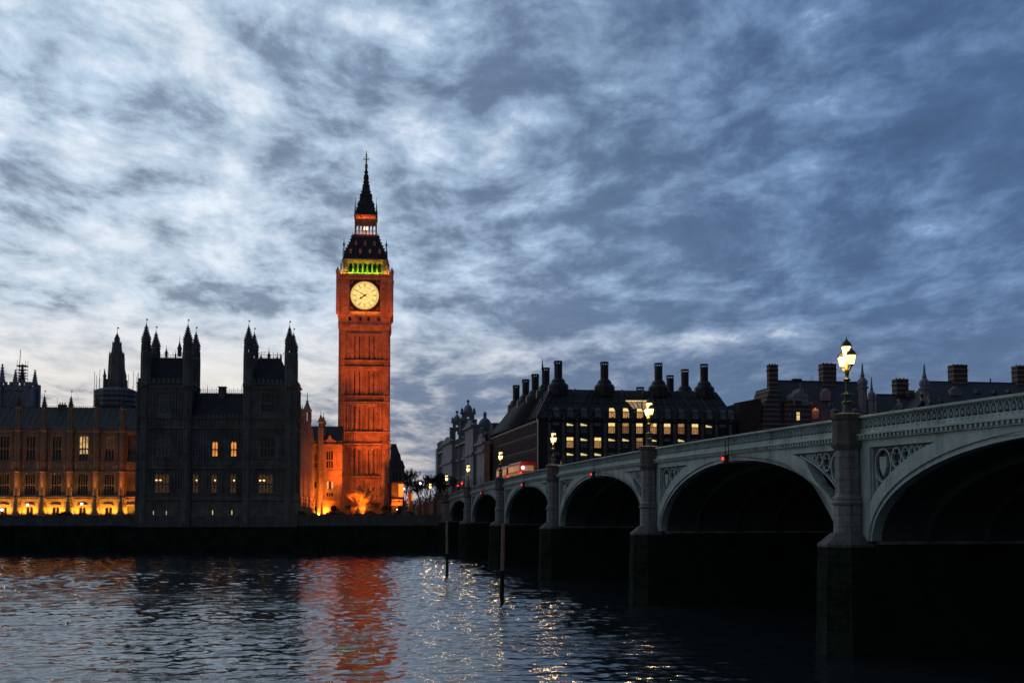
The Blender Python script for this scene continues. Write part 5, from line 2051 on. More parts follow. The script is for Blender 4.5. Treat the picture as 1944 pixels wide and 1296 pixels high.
LAMP_T = [182.6, 144.5, 104.9, 66.8, 31.9, 0.0, -31.0]
LAMP_L = ['largest three lantern lamp on the nearest bridge pier before the brick houses',
          'three lantern bridge lamp in front of the lit office windows',
          'three lantern bridge lamp left of the lit windows on the fourth pier away',
          'three lantern bridge lamp beside the red buses',
          'three lantern bridge lamp just behind the red traffic signals',
          'three lantern lamp on the pier where the bridge meets the bank',
          'three lantern lamp on the bridge approach among the bare trees']
proto = None
for t, lb in zip(LAMP_T, LAMP_L):
    if proto is None:
        proto = bridge_lamp()
        o = proto
    else:
        o = copy_tree(proto)
    p = BF.world(t, 0.1, top(t) + 0.12)
    o.location = p
    o.rotation_euler = (0, 0, BA)
    o.scale = (0.9, 0.9, 0.89)
    tag(o, lb, 'street lamp', 'three lantern lamps along the bridge')
    light('POINT', (0, -0.1, 3.35), None, 480, (1.0, 0.62, 0.26), o, size=0.33)

# ------------------------------------------------------------------ red navigation lamps hanging under the crowns
nl = thing('navigation_lamp', None, None)
b = MB()
b.box(-0.05, 0.0, -0.05, 0.0, 0.0, 1.75)
b.box(0.55, 0.6, -0.05, 0.0, 0.0, 1.75)
b.box(-0.1, 0.65, -0.08, 0.02, 0.55, 0.62)
b.box(-0.05, 0.6, -0.1, 0.25, 1.7, 1.76)
b.build('bracket', M['bridge_dark'], nl)
b = MB()
b.lathe([(0.26, 0), (0.26, 0.08), (0.22, 0.1), (0.22, 0.5), (0.26, 0.52), (0.12, 0.62)], 0.28, -0.1, 10)
b.build('housing', M['iron'], nl)
b = MB()
b.lathe([(0.08, 0.2), (0.13, 0.24), (0.13, 0.38), (0.08, 0.42)], 0.28, -0.28, 10)
b.build('red_lens', M['e_red'], nl)
NAV = [(163.5, 'red navigation lamp hanging under the widest arch seen from here'), (124.7, 'red navigation lamp hanging over the arch below the lit office windows'),
       (85.9, 'red navigation lamp hanging over the arch below the red buses'), (49.3, 'faintest red navigation lamp over the small arch farthest away')]
first_ = True
for t, lb in NAV:
    o = nl if first_ else copy_tree(nl)
    first_ = False
    o.location = BF.world(t, FY - 0.45, top(t) - 1.95)
    o.rotation_euler = (0, 0, BA)
    tag(o, lb, 'lamp', 'red navigation lamps on the bridge arches')

# ------------------------------------------------------------------ two red double deckers
def bus(lit_low):
    r = bpy.data.objects.new('double_decker_bus', None)
    COL.objects.link(r)
    b = MB()
    L, Wd, H = 10.2, 2.5, 3.95
    prof = [(-Wd / 2, 0.35), (Wd / 2, 0.35), (Wd / 2, 3.6), (Wd / 2 - 0.3, H), (-Wd / 2 + 0.3, H), (-Wd / 2, 3.6)]
    b.add([(0, y, z) for y, z in prof] + [(L, y, z) for y, z in prof], [tuple(range(6)), tuple(range(11, 5, -1))] + [(i, i + 6, (i + 1) % 6 + 6, (i + 1) % 6) for i in range(6)])
    b.build('body', M['bus'], r)
    for z0, z1 in ((2.55, 3.35), (1.15, 1.95)):
        for i in range(6):
            w = MB()
            w.box(0.35 + i * 1.6, 0.35 + i * 1.6 + 1.48, -Wd / 2 - 0.03, -Wd / 2 + 0.02, z0, z1)
            w.build('side_window', M['e_bus'], r)
    w = MB()
    w.box(L - 0.02, L + 0.03, -0.9, 0.9, 2.55, 3.35)
    w.build('rear_window', M['e_bus'], r)
    w = MB()
    w.box(0.0, L, -Wd / 2 - 0.02, -Wd / 2 + 0.25, 3.62, 3.7)
    w.build('roof_trim', M['sheet'], r)
    for y in (-1.05, 1.05):
        w = MB()
        w.box(L, L + 0.05, y - 0.12, y + 0.12, 2.15, 2.4)
        w.build('tail_light', M['e_tail'], r)
    for x in (1.9, 7.6):
        for s in (-1, 1):
            w = MB()
            w.tube((x, s * (Wd / 2 - 0.3), 0.5), (x, s * (Wd / 2 + 0.02), 0.5), 0.5, n=16)
            w.build('wheel', M['iron'], r)
    return r


b1 = bus(True)
b1.location = BF.world(40.8, 4.9, top(45.5) - 1.16)
b1.rotation_euler = (0, 0, BA)
tag(b1, 'front red double decker bus crossing the bridge, farther from the viewer', 'bus', 'red buses on the bridge')
b2 = copy_tree(b1)
b2.location = BF.world(52.6, 4.9, top(57.5) - 1.16)
b2['label'] = 'rear red double decker bus with a bright lamp at its tail'
w = MB()
w.lathe([(0.14, -0.22), (0.26, 0), (0.14, 0.22)], 0, 0, 10)
M['e_pink'] = emit('pinkish_bright_lamp', (1.0, 0.55, 0.8), 4.0)
w.build('marker_lamp', M['e_pink'], b2, loc=(10.45, -0.8, 3.0))

# traffic signals
ts_ = thing('traffic_light', None, None)
b = MB()
b.tube((0, 0, 0), (0, 0, 2.1), 0.06, n=6)
b.build('pole', M['iron'], ts_)
b = MB()
b.box(-0.18, 0.18, -0.15, 0.15, 1.55, 2.45)
b.box(-0.26, 0.26, 0.1, 0.14, 1.45, 2.55)
b.build('signal_head', M['iron'], ts_)
b = MB()
b.lathe([(0.15, -0.1), (0.2, -0.03), (0.2, 0.03), (0.15, 0.1)], 0, -0.18, 10, z0=2.2)
b.build('red_lens', M['e_tail'], ts_)
for i, (px, py, yy, lb) in enumerate(((870.5, 921.5, 1.6, 'lower red traffic light at the far end of the bridge'), (878.0, 917, 3.4, 'higher red traffic light at the far end of the bridge'))):
    o = ts_ if i == 0 else copy_tree(ts_)
    # where the sight line crosses that strip of the footway
    tt, zz = BF.hit(px, py, yy)
    o.location = BF.world(tt, yy, zz - 2.2)
    o.rotation_euler = (0, 0, BA + R(50))
    tag(o, lb, 'traffic light', 'red traffic lights on the bridge')
    sc_ = (zz - (top(tt) - 1.02)) / 2.2
    o.scale = (1, 1, sc_)
    o.location.z = top(tt) - 1.02

# ================================================================== office building with tall chimneys
OF = Frame(50.0 / F * 280, 280.0, R(9.9))
ob = OF.thing('office_building', 'dark modern office building with tall ventilation chimneys and lit windows', 'office')
XO = lambda px, y=0.0: OF.X(px, y)
ZO = lambda py, px=1180: OF.Z(px, py, 0)
W1 = XO(1396)
cols = [1056 + 26.42 * i for i in range(13)]
pit = XO(cols[6]) - XO(cols[5])
zE = ZO(797)
hs = []
rws = [(802, 822), (830, 850), (858, 878), (886, 906), (914, 934), (942, 962)]
for c in cols:
    x = XO(c)
    for a, b in rws:
        hs.append((x - 0.85, x + 0.85, ZO(b), ZO(a)))
m = MB()
grid_wall(m, 0, W1, GZ, zE, hs, 0.0, 0.5)
m.box(0.02, W1 - 0.02, 0.7, 1.0, GZ, zE)
for a, b in rws:                                    # bronze spandrels and sills
    m.box(0, W1, -0.08, 0, ZO(b + 1.6), ZO(b + 0.4))
    m.box(0, W1, -0.05, 0, ZO(a - 0.6), ZO(a - 1.6))
m.box(-0.4, W1 + 0.4, -0.5, 0.4, zE, zE + 0.35)
m.build('wall', M['bronze'], ob)
# the stone piers between the bays
pr_ = MB()
pr_.frustum(0, -0.25, GZ, zE - 0.8, 0.48, 0.25, 0.30, 0.25)
for a, b in rws:
    pr_.lathe([(0.3, -0.12), (0.36, 0), (0.3, 0.12)], 0, -0.5, 8, z0=ZO(a - 4))
po = pr_.build('stone_pier', M['office_pier'], ob)
k = 0
for i in range(14):
    x = XO(cols[0] + 26.42 * (i - 0.5))
    if i == 0:
        po.location = (x, 0, 0)
    else:
        inst(po, ob, (x, 0, 0))
# windows: full = both panes lit, half = a glimpse of lit ceiling, dark
FULL = {0: {4, 5, 6, 7, 8, 9, 10}, 1: {1, 3, 6}, 2: set()}
HALF = {0: {1, 2, 11}, 1: {2, 4, 5, 7, 9}, 2: {1, 2, 3}}


M['e_dim2'] = emit('shaded_office_room', (0.8, 0.36, 0.12), 0.28, var=0.7, vscale=3.0)


def office_window(kind, w, h):
    f = MB()
    for s in (-1, 1):
        f.box(min(s * (w / 2 - 0.06), s * w / 2), max(s * (w / 2 - 0.06), s * w / 2), 0.05, 0.3, 0, h)
    f.box(-w / 2, w / 2, 0.05, 0.3, h * 0.60, h * 0.66)
    f.box(-w / 2 + 0.06, w / 2 - 0.06, 0.1, 0.3, h - 0.08, h)
    for x in (-0.02, w / 4, -w / 4):
        f.box(x - 0.02, x + 0.02, 0.1, 0.28, 0, h * 0.6)
    o = f.build('window', M['bronze'], ob)
    p = MB()
    p.quad((-w / 2, 0.4, 0), (w / 2, 0.4, 0), (w / 2, 0.4, h * 0.62), (-w / 2, 0.4, h * 0.62))
    p.cur = 1
    if kind == 'half':
        p.quad((-w / 2, 0.4, h * 0.62), (w / 2, 0.4, h * 0.62), (w / 2, 0.4, h * 0.74), (-w / 2, 0.4, h * 0.92))
        p.cur = 0
        p.quad((-w / 2, 0.4, h * 0.92), (w / 2, 0.4, h * 0.74), (w / 2, 0.4, h), (-w / 2, 0.4, h))
    else:
        p.quad((-w / 2, 0.4, h * 0.62), (w / 2, 0.4, h * 0.62), (w / 2, 0.4, h), (-w / 2, 0.4, h))
    if kind == 'full2':                              # a pulled down blind over part of it
        p.cur = 0
        p.quad((-w / 2, 0.36, h * 0.45), (0.05, 0.36, h * 0.45), (0.05, 0.36, h * 0.98), (-w / 2, 0.36, h * 0.98))
    mats = {'full2': [M['e_office_low'], M['e_office']], 'full3': [M['e_dim2'], M['e_office_low']], 'full': [M['e_office_low'], M['e_office']], 'half': [M['e_faint'], M['e_office_half']], 'dark': [M['glass'], M['e_faint']]}[kind]
    p.build('pane', mats, o)
    return o


wp = {}
for ri, (a, b) in enumerate(rws):
    h = ZO(a) - ZO(b)
    for ci, c in enumerate(cols):
        kind = ('full', 'full2', 'full', 'full3')[(ci * 7 + ri * 5) % 4] if ci in FULL.get(ri, ()) else 'half' if ci in HALF.get(ri, ()) else 'dark'
        loc = (XO(c), 0.02, ZO(b))
        if kind in wp:
            o = inst(wp[kind], ob, loc)
        else:
            o = office_window(kind, 1.7, h)
            o.location = loc
            wp[kind] = o
        if kind[:4] == 'full':
            o['label'] = 'brightly lit office window'
# roof: steep dark mansard round the block, with ribs
RI = 8.0
rx0, rx1 = XO(1046, RI), XO(1361, RI)
zR = OF.Z(1200, 741, RI)
DEPTH = 71.0
m = MB()
m.add([(-0.3, -0.4, zE + 0.35), (W1 + 0.3, -0.4, zE + 0.35), (rx1, RI, zR), (rx0, RI, zR),
       (-0.3, DEPTH, zE + 0.35), (rx0, DEPTH - RI, zR), (W1 + 0.3, DEPTH, zE + 0.35), (rx1, DEPTH - RI, zR)],
      [(0, 1, 2, 3), (0, 3, 5, 4), (1, 6, 7, 2), (4, 5, 7, 6), (3, 2, 7, 5)])


def rib(m, p, q, w, h):
    p, q = Vector(p), Vector(q)
    m.tube(p, q, w, w, 4)


nrb = 27
for i in range(nrb + 1):
    f_ = i / nrb
    tx = rx0 + (rx1 - rx0) * (0.04 + 0.92 * round(f_ * 3) / 3 * 0.25 + 0.92 * f_ * 0.75)
    rib(m, (W1 * f_, -0.4, zE + 0.4), (tx, RI, zR), 0.16 if i % 2 else 0.3, 0)
for i in range(40):
    y = DEPTH * i / 39
    rib(m, (-0.3, y, zE + 0.4), (rx0, RI + (DEPTH - 2 * RI) * i / 39, zR), 0.16 if i % 2 else 0.3, 0)
for zz in (0.25, 0.5, 0.75):
    rib(m, (W1 * 0 + rx0 * zz, -0.4 + (RI + 0.4) * zz, zE + 0.4 + (zR - zE) * zz), (W1 + (rx1 - W1) * zz, -0.4 + (RI + 0.4) * zz, zE + 0.4 + (zR - zE) * zz), 0.07, 0)
rof = m.build('roof', M['bronze'], ob)
# dormer windows of the top floor
LITD = {4, 5, 6}


def dormer(kind):
    f = MB()
    f.hexa([(-0.95, -0.75, 0), (0.95, -0.75, 0), (0.95, 1.5, 0), (-0.95, 1.5, 0)], [(-0.95, -0.75, 1.5), (0.95, -0.75, 1.5), (0.95, 1.5, 1.5), (-0.95, 1.5, 1.5)])
    f.hexa([(-0.95, -0.75, 1.5), (0.95, -0.75, 1.5), (0.95, 2.6, 1.5), (-0.95, 2.6, 1.5)], [(-0.6, 0.0, 2.55), (0.6, 0.0, 2.55), (0.6, 2.6, 2.55), (-0.6, 2.6, 2.55)])
    o = f.build('dormer', M['bronze'], rof)
    p = MB()
    p.quad((-0.72, -0.78, 0.1), (0.72, -0.78, 0.1), (0.72, -0.78, 1.4), (-0.72, -0.78, 1.4))
    p.cur = 1
    p.quad((-0.7, -0.745, 1.6), (0.7, -0.745, 1.6), (0.5, -0.12, 2.4), (-0.5, -0.12, 2.4))
    for x in (-0.25, 0.25):
        pass
    mats = {'lit': [M['e_office_low'], M['e_office']], 'dark': [M['e_faint'], M['e_skyglass']]}[kind]
    p.build('pane', mats, o)
    return o


M['e_skyglass'] = mat('sloping_glass', (0.12, 0.14, 0.17), 0.15, 0.2, 1.0, spec=0.8)
dp = {}
for ci, c in enumerate(cols + [cols[-1] + 26.4]):
    kind = 'lit' if ci in LITD else 'dark'
    loc = (XO(c if ci < 13 else 1390) - (0 if ci < 13 else 0.3), 0.4, zE + 0.36)
    if kind in dp:
        c2 = dp[kind].copy(); COL.objects.link(c2); c2.parent = rof; c2.location = loc
        for ch in dp[kind].children:
            d = ch.copy(); COL.objects.link(d); d.parent = c2
    else:
        dp[kind] = dormer(kind)
        dp[kind].location = loc
# glazed opening in the roof: a funnel of panes lit from inside
def roof_pt(px, py):
    """point on the front roof slope seen at that pixel, lifted a little"""
    d = ray(px, py)
    A = OF.world(0, -0.4, zE + 0.35)
    B = OF.world(W1, -0.4, zE + 0.35)
    C_ = OF.world(rx0, RI, zR)
    nrm = (B - A).cross(C_ - A).normalized()
    o_ = Vector((0, 0, EYE))
    tt = (A - o_).dot(nrm) / d.dot(nrm)
    p = o_ + d * (tt * 0.9985)
    q_ = Vector((p.x, p.y)) - OF.o
    return Vector((q_.dot(OF.ex), q_.dot(OF.ey), p.z))


M['e_roof'] = emit('dim_roof_light', (0.9, 0.6, 0.25), 0.35, var=0.7, vscale=0.8)
tpx = [1189, 1198, 1208, 1218, 1229.5]
bpx = [1202, 1207, 1212.5, 1218, 1225]
for i in range(4):
    m = MB()
    g2 = 0.8
    m.quad(tuple(roof_pt(bpx[i] + g2, 776)), tuple(roof_pt(bpx[i + 1] - g2, 776)), tuple(roof_pt(tpx[i + 1] - g2, 761)), tuple(roof_pt(tpx[i] + g2, 761)))
    m.build('skylight_pane', M['e_office_low'] if i % 2 else M['e_roof'], rof)
m = MB()
m.quad(tuple(roof_pt(1189, 761.5)), tuple(roof_pt(1230, 761.5)), tuple(roof_pt(1229, 759.8)), tuple(roof_pt(1187, 759.8)))
m.quad(tuple(roof_pt(1204, 782)), tuple(roof_pt(1223, 782)), tuple(roof_pt(1221, 778)), tuple(roof_pt(1206, 778)))
m.build('skylight_strip', M['e_office'], rof)


def chimney(h_cyl, base=True, r=1.0):
    m = MB()
    if base:
        m.lathe([(2.45, -1.5), (2.45, 0.7), (2.2, 1.15), (1.7, 1.5), (1.65, 1.9), (1.35, 2.3), (r, 2.65), (r, 2.65 + h_cyl)], 0, 0, 12)
        z = 2.65 + h_cyl
    else:
        m.lathe([(r, -3), (r, h_cyl)], 0, 0, 12)
        z = h_cyl
    m.lathe([(r * 1.03, z), (r * 1.03, z + 0.2)], 0, 0, 12)
    for a in range(10):                             # slotted cap
        an = 2 * PI * a / 10
        m.tube((r * 0.95 * math.cos(an), r * 0.95 * math.sin(an), z + 0.15), (r * 0.95 * math.cos(an), r * 0.95 * math.sin(an), z + 0.75), 0.11, n=4)
    m.lathe([(r * 1.05, z + 0.7), (r * 1.05, z + 0.95)], 0, 0, 12)
    return m, z + 0.95


zTop = OF.Z(1060, 685, RI)
m, ht = chimney(zTop - zR - 2.65 - 0.95, True, 0.97)
cpr = m.build('chimney', M['bronze'], ob)
first_ = True
for px in (1060, 1148, 1251, 1338):
    loc = (XO(px, RI), RI, zR)
    if first_:
        cpr.location = loc
        first_ = False
    else:
        inst(cpr, ob, loc)


def at_height(px, py, z):
    d = ray(px, py)
    p = d * ((z - EYE) / d.z)
    q_ = Vector((p.x, p.y)) - OF.o
    return q_.dot(OF.ex), q_.dot(OF.ey)


for px, py in ((1036, 698), (1016, 710), (998, 720), (980, 731), (1300, 701)):
    x, y = at_height(px, py, zTop)
    inst(cpr, ob, (x, y, zR))
x, y = at_height(1272, 711, zTop)
inst(cpr, ob, (x, y, zR - 0.2))
m, ht = chimney(0.2, False, 0.95)
m.build('small_vent', M['bronze'], ob, loc=(XO(1216, RI + 2), RI + 2, zR - 0.1))
m = MB()
fx, fz = XO(1030, 4.0), OF.Z(1030, 680, 4.0)
m.tube((fx, 4.0, zE), (fx, 4.0, OF.Z(1030, 700, 4)), 0.12, 0.10, n=6)
m.lathe([(0.28, 0), (0.2, 0.8), (0.02, 2.6)], fx, 4.0, 6, z0=OF.Z(1030, 701, 4))
m.build('flagpole', M['iron'], ob)

# long side of the office along the street
m = MB()
hs = []
nby = 26
pj = (DEPTH - 3) / nby
for i in range(nby):
    u = 2.2 + pj * (i + 0.5)
    for a, b in rws[:5]:
        hs.append((-u - 0.95, -u + 0.95, ZO(b), ZO(a)))
grid_wall(m, -DEPTH, 0, GZ, zE, hs, 0.0, 0.2)
m.box(-DEPTH, 0, 0.6, 0.9, GZ, zE)
for a, b in rws[:5]:
    m.box(-DEPTH, 0, -0.08, 0, ZO(b + 1.8), ZO(b + 0.4))
so2 = m.build('street_wall', M['bronze'], ob)
so2.rotation_euler = (0, 0, R(-90))
m = MB()
for i in range(nby + 1):
    u = 2.2 + pj * i
    m.box(-u - 0.2, -u + 0.2, -0.14, 0.0, GZ, zE - 0.5)
    m.box(-u - pj / 2 - 0.04, -u - pj / 2 + 0.04, -0.1, 0.3, GZ, zE)
pq = m.build('street_piers', M['office_pier'], ob)
pq.rotation_euler = (0, 0, R(-90))
random.seed(5)
sw_ = {}
for kind, mt in (('d', M['glass']), ('f', M['e_faint']), ('l', M['e_dim'])):
    p = MB()
    p.quad((-0.95, 0.12, 0), (0.95, 0.12, 0), (0.95, 0.12, ZO(802) - ZO(822)), (-0.95, 0.12, ZO(802) - ZO(822)))
    sw_[kind] = (p, mt, [])
for i in range(nby):
    u = 2.2 + pj * (i + 0.5)
    for a, b in rws[:4]:
        k = random.choice('dddfffffl')
        p, mt, lst = sw_[k]
        if not lst:
            o = p.build('street_window', mt, ob)
            o.rotation_euler = (0, 0, R(-90))
            lst.append(o)
            o.location = (0, u, ZO(b))
        elif len(lst) < 33:
            o = inst(lst[0], ob, (0, u, ZO(b)), R(-90))
            lst.append(o)
# back and right walls
m = MB()
m.box(W1 - 0.3, W1, 0.5, DEPTH, GZ, zE)
m.box(0.5, W1, DEPTH - 0.4, DEPTH, GZ, zE)
m.build('rear_wall', M['bronze'], ob)

# ================================================================== domed government building beyond
gb = OF.thing('domed_building', 'grey stone building with two open baroque turrets and a blue dome', 'building')
GX = -1.0


def gy(px):
    return OF.hitx(px, 850, GX)[0]


def gz(px, py):
    return OF.hitx(px, py, GX)[1]


y0_, y1_ = 74.0, gy(833)
zc1 = gz(836, 856)
m = MB()
hs = []
nwin = 17
for i in range(nwin):
    u = y0_ + 4 + (y1_ - y0_ - 8) * i / (nwin - 1)
    for z0, z1 in ((8.5, 12), (14, 18), (20, 24), (26, 29)):
        hs.append((-u - 0.9, -u + 0.9, z0, z1))
grid_wall(m, -y1_, -y0_, GZ, zc1, hs, 0, 0.6)
m.box(-y1_, -y0_, 0.8, 14, GZ, zc1 - 0.05)
for z, p_ in ((13, 0.4), (19, 0.3), (25, 0.6), (zc1 - 1.2, 0.9)):
    m.box(-y1_, -y0_, -p_, 0, z, z + 0.7)
for i in range(nwin * 2):                            # half columns and pediments
    u = y0_ + 2 + (y1_ - y0_ - 4) * i / (nwin * 2 - 1)
    m.box(-u - 0.3, -u + 0.3, -0.35, 0, 13.7, 24.9)
    m.box(-u - 0.2, -u + 0.2, -0.4, 0.4, zc1 - 0.5, zc1 + 1.1)
m.box(-y1_, -y0_, -0.5, 0.5, zc1 + 1.1, zc1 + 1.4)
# projecting pavilions with big cornices
for pa, pb2, pr3, dz in ((896, 912, 2.2, 2.0), (915, 930, 1.6, -4.0), (850, 868, 1.8, 0.5)):
    u0, u1 = gy(pb2), gy(pa)
    m.box(-u1, -u0, -pr3, 0.0, GZ, zc1 + dz)
    m.box(-u1 - 0.4, -u0 + 0.4, -pr3 - 0.7, 0.4, zc1 + dz, zc1 + dz + 0.7)
    m.box(-u1 - 0.3, -u0 + 0.3, -pr3 - 0.5, 0.3, 24.9, 25.7)
    m.box(-u1 - 0.3, -u0 + 0.3, -pr3 - 0.4, 0.3, 13, 13.7)
    mid = (u0 + u1) / 2
    m.extr([(-u1, zc1 + dz + 0.7), (-u0, zc1 + dz + 0.7), (-mid, zc1 + dz + 2.6)], -pr3 - 0.3, -pr3 + 0.5)
    for k in range(3):
        uu = u0 + (u1 - u0) * (k + 0.5) / 3
        m.box(-uu - 0.5, -uu + 0.5, -pr3 - 0.12, -pr3, 14.2, 18)
m.box(-y1_, -y1_ + 6, -1.2, 8, GZ, zc1 + 1)
m.lathe([(1.9, zc1 + 1.0), (1.9, zc1 + 2.6), (2.2, zc1 + 2.8), (1.6, zc1 + 3.6), (0.3, zc1 + 4.2)], -y1_ + 2.2, 1.0, 8)
wo_ = m.build('wall', M['portland'], gb, loc=(GX, 0, 0))
wo_.rotation_euler = (0, 0, R(-90))
pn_ = MB()
pn_.quad((-0.9, 0.5, 0), (0.9, 0.5, 0), (0.9, 0.5, 4), (-0.9, 0.5, 4))
pw_ = None
for i in range(nwin):
    u = y0_ + 4 + (y1_ - y0_ - 8) * i / (nwin - 1)
    for z0 in (8.5, 14, 20, 26):
        if pw_ is None:
            pw_ = pn_.build('window', M['glass'], gb)
            o = pw_
        else:
            o = inst(pw_, gb)
        o.location = (GX, u, z0)
        o.rotation_euler = (0, 0, R(-90))
        o.scale = (1, 1, 0.99 if z0 in (14, 20) else 0.87 if z0 == 8.5 else 0.75)
o = inst(pw_, gb, (GX - 2.35, gy(902), 9.5), R(-90))
o.data = o.data.copy()
o.data.materials[0] = M['e_warm']
o.scale = (0.5, 1, 0.8)
o['label'] = 'narrow lit window'


def baroque_tower(pxc, Zd, spans, name='turret'):
    """open turret: square stages with arched openings, round openings above, dome and finial. Front faces the viewer"""
    s = Zd / F
    d = ray(pxc, 850)
    c = Vector((d.x, d.y)) * (Zd / d.y)
    q_ = c - OF.o
    lx, ly = q_.dot(OF.ex), q_.dot(OF.ey)
    zz = lambda py: EYE + (HOR - py) * s
    m = MB()
    (b_w, b0, b1), (a_w, a0, a1, ow), (c_w, c0, c1, orad), (d_w, d0, d1), tip = spans
    m.box(-b_w * s, b_w * s, -b_w * s, b_w * s, zz(b0) - 12, zz(b1))
    m.box(-b_w * s - 0.4, b_w * s + 0.4, -b_w * s - 0.4, b_w * s + 0.4, zz(b1), zz(b1) + 0.6)
    # arched stage: corner masses only, so that the sky shows through
    aw = a_w * s
    for sx in (-1, 1):
        for sy in (-1, 1):
            m.box(min(sx * ow * s, sx * aw), max(sx * ow * s, sx * aw), min(sy * ow * s, sy * aw), max(sy * ow * s, sy * aw), zz(a0), zz(a1))
            m.lathe([(0.55, zz(a0)), (0.5, zz(a1))], sx * (aw + 0.2), sy * (aw + 0.2), 8)
    m.box(-aw, aw, -aw, aw, zz(a1) - 0.3, zz(a1) + 0.4)
    m.box(-aw - 0.7, aw + 0.7, -aw - 0.7, aw + 0.7, zz(a1) + 0.4, zz(a1) + 0.8)
    for sy in (-1, 1):                                # arch heads
        for k in range(6):
            an0, an1 = PI * k / 6, PI * (k + 1) / 6
            r_ = ow * s
            zt = zz(a1) - 0.3
            zb0 = zt - r_
            m.extr([(r_ * math.cos(an0), zb0 + r_ * math.sin(an0)), (r_ * math.cos(an0), zt), (r_ * math.cos(an1), zt), (r_ * math.cos(an1), zb0 + r_ * math.sin(an1))], sy * aw * 0.9 - 0.3, sy * aw * 0.9 + 0.3)
    # stage with round openings
    cw = c_w * s
    r_ = orad * s
    zm = (zz(c0) + zz(c1)) / 2
    for sy in (-1, 1):
        n = 16
        for k in range(n):
            an0, an1 = 2 * PI * k / n, 2 * PI * (k + 1) / n
            def edge(an):
                cc_, ss_ = math.cos(an), math.sin(an)
                kx = (cw * 0.62) / max(abs(cc_), 1e-6)
                kz = ((zz(c1) - zz(c0)) / 2) / max(abs(ss_), 1e-6)
                k_ = min(kx, kz)
                return (cc_ * k_, zm + ss_ * k_)
            e0, e1 = edge(an0), edge(an1)
            m.extr([(r_ * math.cos(an0), zm + r_ * math.sin(an0)), e0, e1, (r_ * math.cos(an1), zm + r_ * math.sin(an1))], sy * cw * 0.8 - 0.3, sy * cw * 0.8 + 0.3)
        for sx in (-1, 1):
            m.box(min(sx * cw * 0.62, sx * cw), max(sx * cw * 0.62, sx * cw), sy * cw * 0.8 - 0.5, sy * cw * 0.8 + 0.5, zz(c0), zz(c1))
    m.box(-cw - 0.5, cw + 0.5, -cw - 0.5, cw + 0.5, zz(c1), zz(c1) + 0.5)
    for sx in (-1, 1):
        for sy in (-1, 1):
            m.lathe([(0.5, zz(c1)), (0.35, zz(c1) + 0.9), (0.6, zz(c1) + 1.1), (0.1, zz(c1) + 1.9)], sx * cw * 0.95, sy * cw * 0.95, 6)
    dw = d_w * s
    hh = zz(d1) - zz(d0)
    m.lathe([(dw, zz(d0)), (dw, zz(d0) + hh * 0.25)] + [(dw * math.cos(a_ * PI / 16), zz(d0) + hh * 0.25 + hh * 0.72 * math.sin(a_ * PI / 16)) for a_ in range(1, 8)] + [(dw * 0.12, zz(d1))], 0, 0, 12)
    m.lathe([(0.35, zz(d1) - 0.2), (0.25, zz(d1) + 0.5), (0.6, zz(d1) + 1.0), (0.35, zz(d1) + 1.5), (0.05, zz(tip))], 0, 0, 8)
    o = m.build(name, M['portland'], gb, loc=(lx, ly, 0))
    o.rotation_euler = (0, 0, math.atan2(-d.x, d.y) - OF.a)
    return o


baroque_tower(867.5, 428, ((15, 880, 843), (10.5, 842.5, 816, 2.5), (8.5, 815, 802, 2.4), (7, 801, 787), 780))
baroque_tower(888.5, 405, ((18, 870, 823), (13.0, 822.5, 801, 3.2), (12, 800, 785, 2.6), (8.5, 784, 767), 759))
s = 372 / F
d = ray(920.5, 850)
c = Vector((d.x, d.y)) * (372 / d.y)
q_ = c - OF.o
zz = lambda py: EYE + (HOR - py) * s
m = MB()
m.lathe([(13.8 * s, zz(860)), (13.8 * s, zz(823)), (14.6 * s, zz(822)), (14.6 * s, zz(820)), (13.2 * s, zz(819)), (13.2 * s, zz(811))], 0, 0, 16)
for a_ in range(16):
    m.tube((13.6 * s * math.cos(a_ * PI / 8), 13.6 * s * math.sin(a_ * PI / 8), zz(822)), (13.6 * s * math.cos(a_ * PI / 8), 13.6 * s * math.sin(a_ * PI / 8), zz(811)), 0.25, n=5)
m.build('drum', M['portland'], gb, loc=(q_.dot(OF.ex), q_.dot(OF.ey), 0))
m = MB()
m.lathe([(13.4 * s * math.cos(a_ * PI / 20), zz(811) + (zz(792.5) - zz(811)) * math.sin(a_ * PI / 20)) for a_ in range(0, 10)] + [(2.5 * s, zz(792))], 0, 0, 20)
do_ = m.build('dome', M['dome'], gb, smooth=True, loc=(q_.dot(OF.ex), q_.dot(OF.ey), 0))
m = MB()
for a_ in range(6):
    m.tube((2.2 * s * math.cos(a_ * PI / 3 + 0.5), 2.2 * s * math.sin(a_ * PI / 3 + 0.5), zz(792.5)), (2.2 * s * math.cos(a_ * PI / 3 + 0.5), 2.2 * s * math.sin(a_ * PI / 3 + 0.5), zz(785)), 0.16, n=4)
m.lathe([(3.2 * s, zz(785)), (3.2 * s, zz(784)), (2.2 * s, zz(782)), (0.4 * s, zz(780.5)), (0.1 * s, zz(777.5))], 0, 0, 8)
m.lathe([(3.2 * s, zz(793.5)), (3.0 * s, zz(792))], 0, 0, 8)
m.build('dome_lantern', M['portland'], do_)
m = MB()
u0, u1 = 72, gy(905)
m.box(2, 16, u0, u1 + 10, GZ, zz(826))
m.box(1.2, 4, u0 + 2, u0 + 7, zz(826), zz(812))
m.box(1.0, 4.2, u0 + 1.8, u0 + 7.2, zz(812), zz(811))
m.build('attic_block', M['slate'], gb)

# ================================================================== banded brick houses on the bank
HF = Frame(QF.world(0, 32).x, QF.world(0, 32).y, QF.a)
XH = lambda px, y=0: HF.X(px, y)
ZH = lambda py, px=1700, y=0: HF.Z(px, py, y)


